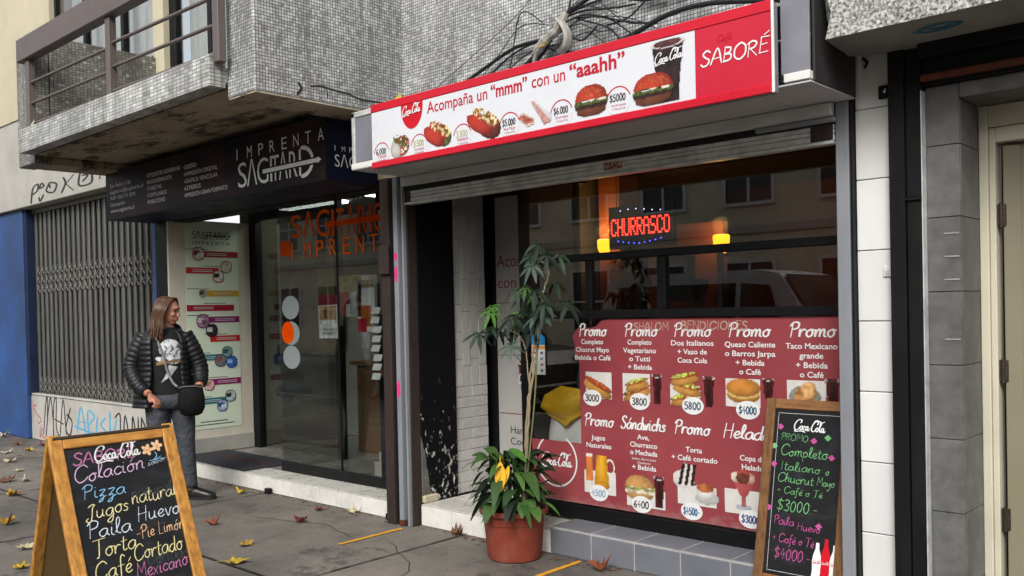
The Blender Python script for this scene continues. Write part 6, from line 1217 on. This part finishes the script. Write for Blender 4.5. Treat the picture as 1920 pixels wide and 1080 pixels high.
FL = [(-6.758, 4.0, .12, 'yellow', .4, .25, 'yellow fallen leaf at the foot of the pale tiled step near the boots'), (-5.905, 3.27, .10, 'rust', 1.2, .9, 'curled rust-red fallen leaf nearest the right edge of the sandwich board'), (-5.196, 3.11, .11, 'gold', 1.6, .3, 'small golden fallen leaf just above the large yellow one'), (-4.913, 2.845, .15, 'yellow', -.9, .22, 'large bright yellow fallen leaf at the bottom of the picture'),
      (-5.674, 4.02, .10, 'crimson', 2.0, .5, 'dark crimson fallen leaf close under the pale tiled step'), (-5.47, 3.70, .11, 'crimson', .3, .6, 'dark crimson fallen leaf in the middle of the open pavement'), (-5.397, 4.116, .10, 'straw', 1.0, .3, 'pale yellow fallen leaf by the step next to the brown post'), (-4.283, 4.13, .11, 'brown', 2.6, 1.0, 'curled brown fallen leaf against the white doorway step'), (-3.074, 4.06, .12, 'rust', .8, .9, 'curled orange-brown fallen leaf below the grey ledge right of the pot'),
      (-12.6, 4.1, .16, 'pale', .4, .5, 'pale crumpled leaf lying against the blue pier'), (-11.61, 3.95, .13, 'brown', 1.9, .6, 'brown leaf lying farthest left below the graffitied wall'), (-11.3, 4.1, .13, 'crimson', .2, .6, 'dark red leaf near the foot of the graffitied wall'), (-11.0, 3.6, .14, 'pale', 1.0, .3, 'pale flattened leaf left of the sandwich board top'), (-10.97, 3.85, .13, 'yellow', 2.2, .3, 'yellow leaf in the scatter beyond the sandwich board'), (-10.27, 3.39, .15, 'straw', .6, .3, 'straw-coloured leaf at the left edge in the middle scatter'),
      (-9.04, 2.96, .17, 'brown', 1.4, .5, 'broad reddish-brown leaf lying at the left edge'), (-8.93, 3.10, .13, 'pale', 2.8, .4, 'pale curled leaf beside the left leg of the sandwich board'), (-8.3, 2.75, .15, 'gold', .1, .3, 'olive-gold leaf at the left edge below the brown one'), (-7.14, 2.33, .14, 'gold', .7, .8, 'curled golden-brown leaf at the left edge, low down'), (-6.28, 2.17, .13, 'straw', 1.8, .2, 'cream leaf beside the foot of the sandwich board'), (-5.82, 1.99, .13, 'yellow', 2.4, .3, 'yellow leaf lowest at the left edge beside the sandwich board'),
      (-10.6, 3.95, .12, 'rust', 2.9, .5, 'small rusty leaf in front of the low graffitied wall'), (-9.6, 3.25, .12, 'straw', .9, .3, 'thin straw leaf between the scatter and the left edge'), (-8.55, 3.25, .11, 'rust', 2.1, .5, 'small reddish leaf close behind the sandwich board'), (-6.75, 2.05, .12, 'brown', .5, .5, 'small dark leaf on the pavement joint left of the sandwich board')]
for q in FL: fallen(*q)
# scraps of leaf caught by the cables and in the balcony
for x, y, z, s, c, l in ((-3.43, 4.065, 3.03, .07, 'gold', 'yellow leaf stuck in the cable bundle above the sign'), (-4.25, 3.66, 2.79, .06, 'yellow', 'yellow leaf resting on the left end of the red sign'), (-3.75, 3.7, 2.79, .05, 'straw', 'dry leaves resting on top of the red sign'), (-8.0, 2.9, 3.11, .06, 'pale', 'pale leaf scrap on the balcony edge')):
    m = MB(); T = Matrix.Translation((x, y, z)) @ Matrix.Rotation(1.1, 4, 'X'); m.add([(a*s, b*s, s*.3*(a*a+b*b)) for a, b in [(0, .1)]+LOBE], [(0, 1+i, 1+(i+1) % len(LOBE)) for i in range(len(LOBE))], T); tag(m.build('caught_leaf', MATS['dead leaf '+c]), l, 'leaf')

# crumbled leaf litter, too fine to count, gathered along the walls and at the far end of the pavement
m = MB(); rl = random.Random(21)
for i in range(420):
    far = rl.random() < .6
    x = rl.uniform(-14, -8.6) if far else rl.uniform(-8, -3); y = min(4.24, 4.15-abs(rl.gauss(0, .5))) if far else 4.165-abs(rl.gauss(0, .05))
    if not far and -4.99 < x < -4.7: continue
    if far and x < -12.1: y -= .05
    s = rl.uniform(.006, .022); a = rl.uniform(0, 6.28); T = Matrix.Translation((x, y, .003)) @ Matrix.Rotation(a, 4, 'Z'); m.add([(-s, 0, 0), (0, -s*.5, s*rl.uniform(0, .4)), (s*1.1, 0, .001), (.1*s, s*.5, s*rl.uniform(0, .4))], [(0, 1, 2, 3)], T)
o = m.build('leaf_litter', MATS['dead leaf brown']); tag(o, 'crumbs of dry leaf scattered along the foot of the walls', 'leaf litter', kind='stuff')
# ------------------------------------------------------------------ the woman in the black jacket
PB = Vector((-6.965, 3.505, 0)); PS = Vector((.459, .888, 0)); PF = Vector((.888, -.459, 0))
def W3(u, w, z): return PB+PS*u+PF*w+Vector((0, 0, z))
TP = Matrix(((PS.x, PF.x, 0, PB.x), (PS.y, PF.y, 0, PB.y), (0, 0, 1, 0), (0, 0, 0, 1)))
def skin_mat():
    t = NT('skin'); c = t.mix(t.ramp(t.noise(25, 4), .3, .7), '#a8705a', '#b98068'); t.col(c); t.b.inputs['Subsurface Weight'].default_value = .08; t.b.inputs['Subsurface Radius'].default_value = (.02, .008, .004); MATS['skin'] = t.set(.5, 0, .4)
skin_mat()
M('denim', '#43464c', .85, .2, 9, bump=.9, bscale=16, dirt=.4, dirtc='#3b3e45', bdist=.03); M('tee black', '#111113', .85, .2, 8, bump=.2, bscale=60); M('puffer', '#121317', .48, .2, 8, bump=.5, bscale=38, spec=.4, bdist=.008); M('boot leather', '#161616', .35, .2, 10, bump=.2, bscale=50); M('bag fabric', '#0a0a0b', .75, .3, 12, bump=.6, bscale=40, spec=.2, bdist=.01); M('strap tape', '#77736e', .8, .2, 60); M('sole', '#241f1b', .7, .1)
def hair_mat():
    t = NT('hair'); sp = t.n('SeparateXYZ'); t.l(t.P(), sp.inputs[0]); g = t.ramp(t.math('ADD', sp.outputs[2], t.math('MULTIPLY', t.noise(18, 3), .10)), 1.47, 1.66, lin('#4a3223'), lin('#120d0b')); c = t.mix(t.math('MULTIPLY', t.ramp(t.noise(60, 3, stretch=(3, 3, .4)), .45, .7), .4), g, '#7a563a'); t.col(c); MATS['hair'] = t.set(.42, 0, .45)
hair_mat()
pe = thing('person', 'woman in black quilted jacket, printed black T-shirt, dark jeans and boots looking to the side', 'person', tuple(PB))
def ring(c, ru, rw, n=24, ax=None, p=2.0):
    out = []
    for k in range(n):
        a = 2*math.pi*k/n; cu, sw = math.cos(a), math.sin(a); out.append((c[0]+ru*math.copysign(abs(cu)**(2/p), cu), c[1]+rw*math.copysign(abs(sw)**(2/p), sw), c[2]))
    return out
def limb(m, pts, rs, n=14, sub=4):
    P = smooth_path(pts, sub); t = np.linspace(0, len(pts)-1, len(P)); R = np.interp(t, range(len(pts)), rs); m.tube(P, list(R), n, T=TP)
# body: overlapping lofts fused into one continuous skin
b = MB()
b.loft([ring((.0, 0, .78), .155, .10), ring((.0, 0, .9), .165, .115), ring((-.01, 0, 1.05), .14, .10), ring((-.02, .01, 1.2), .155, .115), ring((-.025, 0, 1.32), .155, .10), ring((-.02, -.005, 1.385), .10, .075), ring((-.01, 0, 1.41), .058, .058), ring((.0, .01, 1.47), .054, .056)], T=TP)
HC = Vector((.008, .03, 1.535)); hd = Vector((.92, .40, -.14)).normalized(); hs_ = hd.cross(Vector((0, 0, 1))).normalized(); hu = hs_.cross(hd).normalized()
TH = TP @ Matrix(((hs_.x, hd.x, hu.x, HC.x), (hs_.y, hd.y, hu.y, HC.y), (hs_.z, hd.z, hu.z, HC.z), (0, 0, 0, 1)))
b.ball((0, -.012, .025), (.073, .090, .083), 20, 14, T=TH); b.ball((0, .015, -.035), (.060, .070, .068), 18, 12, T=TH); b.ball((0, .040, -.085), (.030, .032, .024), 12, 8, T=TH); b.ball((0, .058, .03), (.045, .030, .022), 14, 8, T=TH)
for s in (-1, 1): b.ball((s*.036, .056, -.022), (.022, .020, .020), 10, 8, T=TH); b.ball((s*.072, -.005, -.01), (.008, .018, .028), 8, 8, T=TH)
b.loft([[(x*.008, .078+.0*1, z) for x, z in ((-1, .02), (1, .02), (1, .012), (-1, .012))], [(x*.010, .092, z) for x, z in ((-1, -.005), (1, -.005), (1, -.014), (-1, -.014))], [(x*.016, .098, z) for x, z in ((-1, -.022), (1, -.022), (1, -.033), (-1, -.033))], [(x*.010, .074, z) for x, z in ((-1, -.03), (1, -.03), (1, -.042), (-1, -.042))]], T=TH)
b.ball((0, .078, -.055), (.022, .011, .006), 12, 6, T=TH); b.ball((0, .076, -.065), (.019, .011, .007), 12, 6, T=TH)
limb(b, [(-.16, 0, 1.34), (-.25, -.01, 1.09), (-.19, .13, .93), (-.145, .215, .89)], [.05, .042, .034, .027]); limb(b, [(.12, 0, 1.34), (.215, -.01, 1.09), (.225, .06, .96), (.235, .11, .92)], [.05, .042, .034, .027])
limb(b, [(-.085, 0, .82), (-.09, .01, .48), (-.085, -.02, .08)], [.085, .055, .038]); limb(b, [(.085, 0, .82), (.115, .02, .48), (.145, -.01, .08)], [.085, .055, .038])
def hand_mesh(c, d, up, sgn):
    d, up = Vector(d).normalized(), Vector(up).normalized(); sd = d.cross(up)*sgn; c = Vector(c)
    b.loft([[tuple(c+d*t+sd*a*wd+up*q*.014) for a, q in ((-1, -.7), (0, -1), (1, -.7), (1, .7), (0, 1), (-1, .7))] for t, wd in ((-.02, .024), (.02, .034), (.06, .038), (.085, .034))], T=TP)
    for k, (o_, L) in enumerate(((-.026, .06), (-.009, .068), (.009, .064), (.025, .05))):
        p0 = c+d*.08+sd*o_; p1 = p0+d*L*.42-up*.012; p2 = p1+d*L*.12-up*L*.42; p3 = p2-d*L*.3-up*L*.12; b.tube([tuple(p0), tuple(p1), tuple(p2), tuple(p3)], [.0095, .009, .0085, .0075], 8, T=TP)
    p0 = c+d*.015-sd*.03; p1 = p0+d*.035-sd*.02-up*.01; p2 = p1+d*.03+sd*.006-up*.012; b.tube([tuple(p0), tuple(p1), tuple(p2)], [.012, .011, .009], 8, T=TP)
hand_mesh((-.125, .25, .875), (.45, .75, -.45), (.5, .2, .85), 1); hand_mesh((.24, .135, .90), (.1, .55, -.8), (.9, .3, .2), -1)
me_o = b.build('body', MATS['skin'], pe); rm = me_o.modifiers.new('fuse', 'REMESH'); rm.mode = 'VOXEL'; rm.voxel_size = .0055; rm.use_smooth_shade = True; smd = me_o.modifiers.new('soft', 'SMOOTH'); smd.factor = .5; smd.iterations = 2
bpy.context.view_layer.update(); nm = bpy.data.meshes.new_from_object(me_o.evaluated_get(bpy.context.evaluated_depsgraph_get())); me_o.modifiers.clear(); me_o.data = nm
for s in (-1, 1):
    m = MB(); m.ball((s*.031, .0735, .005), (.013, .006, .0065), 10, 6, T=TH); m.build('eye', M('eye dark', '#1a1210', .25, .1), me_o); m = MB(); m.tube([TH @ Vector((s*.014, .0825, .024)), TH @ Vector((s*.034, .083, .029)), TH @ Vector((s*.052, .070, .022))], .0035, 6, flat=.6); m.build('eyebrow', MATS['hair'], me_o)
m = MB(); m.ball((0, .0815, -.057), (.020, .0085, .0045), 12, 6, T=TH); m.ball((0, .080, -.066), (.017, .008, .005), 12, 6, T=TH); m.build('lips', M('lips', '#8f4a44', .45, .1), me_o)
# hair
m = MB(); rh = random.Random(5)
for i in range(150):
    side = rh.choice((-1, 1)); t0 = rh.random(); crown = Vector((side*.012, .045-.13*t0, .112-.02*t0*t0)); q = rh.random()
    back = t0; ox = side*(.082+.026*rh.random()); oy = .03-.10*back
    p = [crown, Vector((side*.05, oy+.01, .088)), Vector((ox, oy, .02)), Vector((ox*1.02, oy-.015, -.06)), Vector((ox*(1.05+.12*q), oy-.02+.02*rh.random(), -.13)), Vector((ox*(1.05+.25*q), oy-.03+.05*rh.random(), -.12-.13*q))]
    P = [TH @ Vector(x) for x in smooth_path(p, 4)]; m.tube(P, list(np.interp(np.linspace(0, 1, len(P)), [0, .2, .7, 1], [.008, .0105, .010, .003])), 5, flat=.55)
for i in range(60):
    a = rh.uniform(-1.1, 1.1); p = [Vector((.03*math.sin(a), -.05, .108)), Vector((.085*math.sin(a), -.095*math.cos(a)-.01, .05)), Vector((.088*math.sin(a), -.10*math.cos(a)-.01, -.05)), Vector((.1*math.sin(a), -.10*math.cos(a)-.005, -.14)), Vector((.11*math.sin(a)+rh.uniform(-.02, .02), -.105*math.cos(a), -.13-.12*rh.random()))]
    P = [TH @ Vector(x) for x in smooth_path(p, 4)]; m.tube(P, list(np.interp(np.linspace(0, 1, len(P)), [0, .2, .7, 1], [.008, .012, .011, .003])), 5, flat=.55)
m.ball((0, -.026, .035), (.080, .090, .084), 20, 14, T=TH); m.build('hair', MATS['hair'], pe, smooth=True)
# clothes
m = MB(); m.loft([ring((.0, .0, .86), .180, .128), ring((-.01, .0, 1.0), .165, .125), ring((-.02, .012, 1.2), .168, .132), ring((-.025, .005, 1.32), .16, .112), ring((-.02, .0, 1.385), .105, .082), ring((-.012, .0, 1.405), .078, .070)], cap=False, T=TP); tee = m.build('t_shirt', MATS['tee black'], pe, smooth=True)
TW = .235; TH_ = .37
P = Pic(TW, TH_, 46, 80); f1 = vnoise(P.u, P.v, 55); f2 = vnoise(P.u+5, P.v, 26)
hd_m = (P.ell(.115, .275, .085, .085) < 1) | (P.ell(.18, .235, .045, .045, .5) < 1) | (P.ell(.045, .195, .045, .022, -.3) < 1) | (P.ell(.15, .185, .06, .03, .2) < 1)
stripe = np.sin(P.u*150+np.sin(P.v*60)*1.6+f2*5)*np.cos((P.v-.27)*26)
P.put(hd_m & (f1+.3*f2 > .22), '#cfd1d3', .55+.6*f2); P.put(hd_m & (stripe > .45), '#4a4c50', .6+.8*f1); P.put(hd_m & (f1 > .72), '#8f9296')
P.put((np.abs(P.v-.175-.12*(P.u-.1)) < .011+.008*f1) & (P.u > .01) & (P.u < .215), '#8f7a55', .5+.9*f1)
P.poly([(.10, .155), (.175, .135), (.12, .06), (.035, .0), (.085, .09)], '#b9bcc0', .35)
def chest(u, v):
    x = -.10+u; z = .955+v; k = np.interp(z, [.86, 1.0, 1.2, 1.32, 1.385], [.180, .165, .168, .16, .105]); kw = np.interp(z, [.86, 1.0, 1.2, 1.32, 1.385], [.128, .125, .132, .112, .082]); cu = np.interp(z, [.86, 1.0, 1.2, 1.32], [0, -.01, -.02, -.025]); cw = np.interp(z, [.86, 1., 1.2, 1.32], [0, 0, .012, .005])
    return W3(x, cw+kw*math.sqrt(max(.02, 1-((x-cu)/k)**2))+.004, z)
idx = -np.ones(P.a.shape, int); m = MB(); cols = []
for j in range(P.ny):
    for i in range(P.nx):
        if not (P.a[j, i] and P.a[j, i+1] and P.a[j+1, i] and P.a[j+1, i+1]): continue
        q = []
        for jj, ii in ((j, i), (j, i+1), (j+1, i+1), (j+1, i)):
            if idx[jj, ii] < 0: idx[jj, ii] = len(m.v); m.v.append(tuple(chest(P.u[jj, ii], P.v[jj, ii]))); cols.append((*P.c[jj, ii], 1))
            q.append(int(idx[jj, ii]))
        m.f.append(tuple(q))
m.col = cols; m.build('chest_print', PRINTM, tee)
# quilted jacket, open at the front
m = MB(); rings = []; NZ = 88; A0, A1 = math.radians(118), math.radians(90+360-38)
for i in range(NZ+1):
    z = .77+(1.385-.77)*i/NZ; puff = .0065*abs(math.sin(math.pi*(z-.80)/.042)); ru = np.interp(z, [.78, .9, 1.05, 1.2, 1.3, 1.36, 1.385], [.235, .226, .200, .20, .20, .165, .115])+puff; rw = np.interp(z, [.78, .9, 1.05, 1.2, 1.3, 1.36, 1.385], [.168, .165, .155, .158, .145, .118, .09])+puff; cu = np.interp(z, [.78, 1.05, 1.3], [-.042, -.03, -.03])
    rg = []
    for k in range(33):
        a = A0+(A1-A0)*k/32; rg.append((cu+ru*math.cos(a), -.008+rw*math.sin(a), z))
    rings.append(rg)
outer = [p for r in rings for p in r]; nk = 33; inner = [(( p[0]+.025)*.93-.025, (p[1]+.008)*.92-.008, p[2]) for p in outer]; off = len(outer)
fs = []
for i in range(NZ):
    for k in range(nk-1): q = (i*nk+k, i*nk+k+1, (i+1)*nk+k+1, (i+1)*nk+k); fs += [q, tuple(x+off for x in q[::-1])]
    for k in (0, nk-1): fs.append((i*nk+k, (i+1)*nk+k, (i+1)*nk+k+off, i*nk+k+off))
for k in range(nk-1): fs += [(k, k+1, k+1+off, k+off), (NZ*nk+k, NZ*nk+k+1, NZ*nk+k+1+off, NZ*nk+k+off)]
m.add(outer+inner, fs, TP)
def sleeve(pts, rs):
    P = smooth_path(pts, 22); n = len(P); acc = 0; R = []
    for i, p in enumerate(P):
        if i: acc += float(np.linalg.norm(p-P[i-1]))
        base = np.interp(i/(n-1)*(len(pts)-1), range(len(pts)), rs); R.append(base+.006*abs(math.sin(math.pi*acc/.04)))
    m.tube(P, R, 18, T=TP)
sleeve([(-.165, -.01, 1.345), (-.235, -.01, 1.22), (-.275, 0, 1.08), (-.225, .10, .955), (-.165, .19, .905)], [.070, .068, .062, .054, .044]); sleeve([(.115, -.01, 1.345), (.18, -.01, 1.22), (.235, -.01, 1.08), (.24, .045, .985), (.24, .085, .945)], [.072, .072, .064, .056, .046])
jk = m.build('quilted_jacket', MATS['puffer'], pe, smooth=True)
m = MB(); m.tube(smooth_path([W3(-.10, .05, 1.37), W3(-.105, -.05, 1.405), W3(-.02, -.095, 1.42), W3(.07, -.05, 1.405), W3(.09, .04, 1.36)]), .024, 10); m.build('collar', MATS['puffer'], jk, smooth=True)
m = MB()
m.loft([ring((.0, 0, .90), .178, .125), ring((.0, 0, .82), .186, .132), ring((.0, 0, .76), .18, .125)], T=TP)
limb(m, [(-.088, 0, .80), (-.092, .015, .62), (-.092, .02, .47), (-.088, .0, .28), (-.085, -.02, .10)], [.102, .085, .068, .062, .052], 18); limb(m, [(.088, 0, .80), (.108, .015, .62), (.118, .025, .47), (.13, .0, .28), (.145, -.01, .10)], [.102, .086, .069, .063, .054], 18); m.build('jeans', MATS['denim'], pe, smooth=True)
def boot(u, w, d):
    d = Vector(d).normalized(); sd = Vector((-d.y, d.x, 0)); o = Vector((u, w, 0)); m = MB(); R = []
    for x, hw, h in ((-.085, .022, .05), (-.075, .034, .075), (-.04, .040, .085), (.02, .040, .085), (.07, .043, .066), (.12, .046, .052), (.155, .040, .042), (.175, .022, .034)):
        R.append([tuple(o+d*x+sd*hw*a+Vector((0, 0, .018+h*b))) for a, b in ((-1, 0), (-1, .5), (-.7, .85), (0, 1), (.7, .85), (1, .5), (1, 0), (0, 0))])
    m.loft(R, T=TP); m.tube([tuple(o+d*-.03+Vector((0, 0, .06))), tuple(o+d*-.032+Vector((0, 0, .11))), tuple(o+d*-.035+Vector((0, 0, .165)))], [.046, .048, .052], 14, T=TP); bo = m.build('boot', MATS['boot leather'], pe, smooth=True, ang=50)
    m = MB(); m.loft([[tuple(o+d*x+sd*hw*a+Vector((0, 0, z))) for x, hw in ((-.09, .02), (-.07, .038), (0, .042), (.1, .05), (.16, .043), (.18, .02)) for a in (1,)]+[tuple(o+d*x-sd*hw+Vector((0, 0, z))) for x, hw in ((.18, .02), (.16, .043), (.1, .05), (0, .042), (-.07, .038), (-.09, .02))] for z in (.001, .019)], T=TP); m.build('sole', MATS['sole'], bo)
boot(.17, -.01, (.9, .42, 0)); boot(-.075, -.01, (.45, .9, 0))
hb = thing('shoulder_bag', 'black shoulder bag on a pale patterned strap hanging at the woman\'s hip', 'bag', tuple(W3(.13, .17, .75)))
m = MB(); m.loft([[(.165+a*.105*q, .188+bb*.040*q2, z) for a, bb in ((-1, -.5), (-.8, -1), (0, -1.1), (.8, -1), (1, -.5), (1, .5), (.8, 1), (0, 1.15), (-.8, 1), (-1, .5))] for q, q2, z in ((.45, .5, .70), (.75, .8, .715), (.95, 1.05, .76), (.98, 1.1, .82), (.9, .95, .88), (.82, .6, .93), (.7, .3, .945))], T=TP); bg_ = m.build('bag_body', MATS['bag fabric'], hb, smooth=True)
m = MB(); m.tube([W3(.07, .215, .925), W3(.11, .222, .935), W3(.20, .222, .935), W3(.25, .21, .925)], .004, 6); m.build('zip', MATS['strap tape'], bg_)
m = MB(); stp = [W3(.075, .0, 1.425), W3(.04, .085, 1.385), W3(-.03, .142, 1.28), W3(-.012, .152, 1.15), W3(.005, .155, 1.05), W3(.02, .185, .95), W3(.03, .215, .92)]
stp = [W3(-.10, .02, 1.415), W3(-.095, .095, 1.36), W3(-.065, .138, 1.27), W3(-.03, .152, 1.17), W3(-.008, .15, 1.06), W3(.03, .175, .97), W3(.065, .195, .935)]
m.tube(smooth_path(stp), .010, 8, flat=.3); m.build('strap', MATS['strap tape'], hb, smooth=True)

# ------------------------------------------------------------------ across the street (seen mirrored in the glass)
M('facade beige', '#dccfb6', .85, .12, 1.5, dirt=.3); M('facade pale', '#b9b4a8', .85, .1, 1.5); M('window dark', '#23282d', .15, .2)
ob = thing('opposite_building', 'beige two-storey building across the street mirrored in the shop window', 'building', (-10, -11, 0))
part('wall', MATS['facade beige'], ob, (-34, 14, -14, -11, 0, 7.4), b=0); part('cornice', MATS['facade pale'], ob, (-34.2, 14.2, -11.0, -10.75, 7.2, 7.5), (-34, 14, -10.999, -10.93, 3.2, 3.4), (-34, 14, -10.999, -10.94, 6.1, 6.2), b=.01)
w0 = None
for r_ in range(2):
    for k in range(19):
        x = -32+k*2.4; z = .9+3.05*r_; 
        if w0 is None:
            m = MB(); m.box(-.6, .6, -.02, .0, 0, 1.6); w0 = m.build('window', MATS['window dark'], None)
            f = MB(); [f.box(*q) for q in ((-.68, -.6, -.03, .05, -.08, 1.68), (.6, .68, -.03, .05, -.08, 1.68), (-.6, .6, -.03, .05, 1.6, 1.68), (-.6, .6, -.03, .08, -.08, 0), (-.03, .03, -.01, .03, 0, 1.6), (-.6, -.03, -.01, .025, .75, .8), (.03, .6, -.01, .025, .75, .8))]; fo = f.build('frame', MATS['white trim'], None); fo.parent = w0; w0.parent = ob; w0.location = (x+10, .02, z)
        else: c = copy_tree(w0, ob); c.location = (x+10, .02, z)
M('car white', '#c9cacc', .25, .04, 2, spec=.6); M('car glass', '#15191c', .08, .1, spec=.6); M('tyre', '#161617', .85, .2); M('car dark', '#202226', .3, .2); glass('car lamp', (.9, .9, .92))
def car(x, y, label, H=1.72, L=4.5, paint='car white'):
    t_ = thing('parked_car', label, 'car', (x, y, -.13), 'cars parked along the near kerb'); z0 = -.13; hw = .9
    low = [(-.5, .32), (-.5, .62), (-.485, .92), (-.30, 1.02), (.34, 1.02), (.46, .95), (.5, .75), (.5, .32)]; up = [(-.46, 1.0), (-.40, H-.1), (-.33, H-.01), (.1, H), (.17, H-.06), (.32, 1.01)]
    def side(prof, y0, y1, s): return [[(x+a*L, y+yy, z0+h) for a, h in prof] for yy in (y0, y1)]
    m = MB(); R = []
    for yy, k in ((-hw, .97), (-hw*.96, 1.0), (hw*.96, 1.0), (hw, .97)): R.append([(x+a*L*(k if abs(a) > .4 else 1), y+yy, z0+h) for a, h in low])
    m.loft(R); m.build('body', MATS[paint], t_)
    m = MB(); R = []
    for q in (-1, -.55, .55, 1): R.append([(x+a*L*(1 if abs(q) < .9 else .985), y+hw*(.93-.16*max(0, (h-1.0))/(H-1))*q, z0+h) for a, h in up])
    m.loft(R); cab = m.build('cabin', MATS[paint], t_)
    for s in (-1, 1):
        for a0, a1 in ((-.38, -.2), (-.185, .04), (.055, .2)):
            ht = lambda a: H-.16 if a < .1 else H-.16-(a-.1)*2.9
            m = MB(); yy = lambda h: y+s*(hw*(.93-.16*max(0, (h-1.0))/(H-1))+.006); m.add([(x+a0*L, yy(1.06), z0+1.06), (x+a1*L, yy(1.06), z0+1.06), (x+a1*L-(.25 if a1 > .15 else 0), yy(ht(a1)), z0+ht(a1) if a1 < .15 else z0+H-.2), (x+a0*L+(.12 if a0 < -.3 else 0), yy(H-.16), z0+H-.16)], [(0, 1, 2, 3)]); m.build('side_window', MATS['car glass'], cab)
        for a in (-.31, .31):
            m = MB(); T = Matrix.Translation((x+a*L, y+s*(hw-.1), z0+.33)) @ Matrix.Rotation(math.pi/2, 4, 'X'); m.lathe([(.2, -.11), (.31, -.11), (.33, -.07), (.33, .07), (.31, .11), (.2, .11)], (0, 0, 0), 28, T=T); wh = m.build('wheel', MATS['tyre'], t_, smooth=True, ang=40); m = MB(); m.lathe([(.05, -.115), (.19, -.112), (.2, -.1), (.2, .1), (.19, .112), (.05, .115)], (0, 0, 0), 20, T=T); m.build('rim', MATS['galvanised'], wh)
        m = MB(); m.box(x+.47*L, x+.498*L, y+s*.62-.16, y+s*.62+.16, z0+.72, z0+.86, b=.02); m.build('headlight', MATS['chrome'], t_); m = MB(); m.box(x-.498*L, x-.48*L, y+s*.68-.1, y+s*.68+.1, z0+.75, z0+.98, b=.02); m.build('tail_light', MATS['brand red'], t_)
    m = MB(); m.add([(x+.175*L, y-hw*.74, z0+H-.08), (x+.175*L, y+hw*.74, z0+H-.08), (x+.325*L, y+hw*.86, z0+1.05), (x+.325*L, y-hw*.86, z0+1.05)], [(0, 1, 2, 3)]); m.v = [(a+.012, b_, c+.012) for a, b_, c in m.v]; m.build('windscreen', MATS['car glass'], cab)
    m = MB(); m.box(x-.51*L, x+.51*L, y-hw*.96, y+hw*.96, z0+.3, z0+.45, b=.03); m.build('bumper', MATS['car dark'], t_)
car(-5.7, -2.0, 'white tall car parked at the kerb, mirrored at the right of the snack bar window', 2.05); car(-11.2, -2.05, 'dark car parked farther along the kerb, mirrored in the sliding pane', 1.6, 4.3, 'car dark')
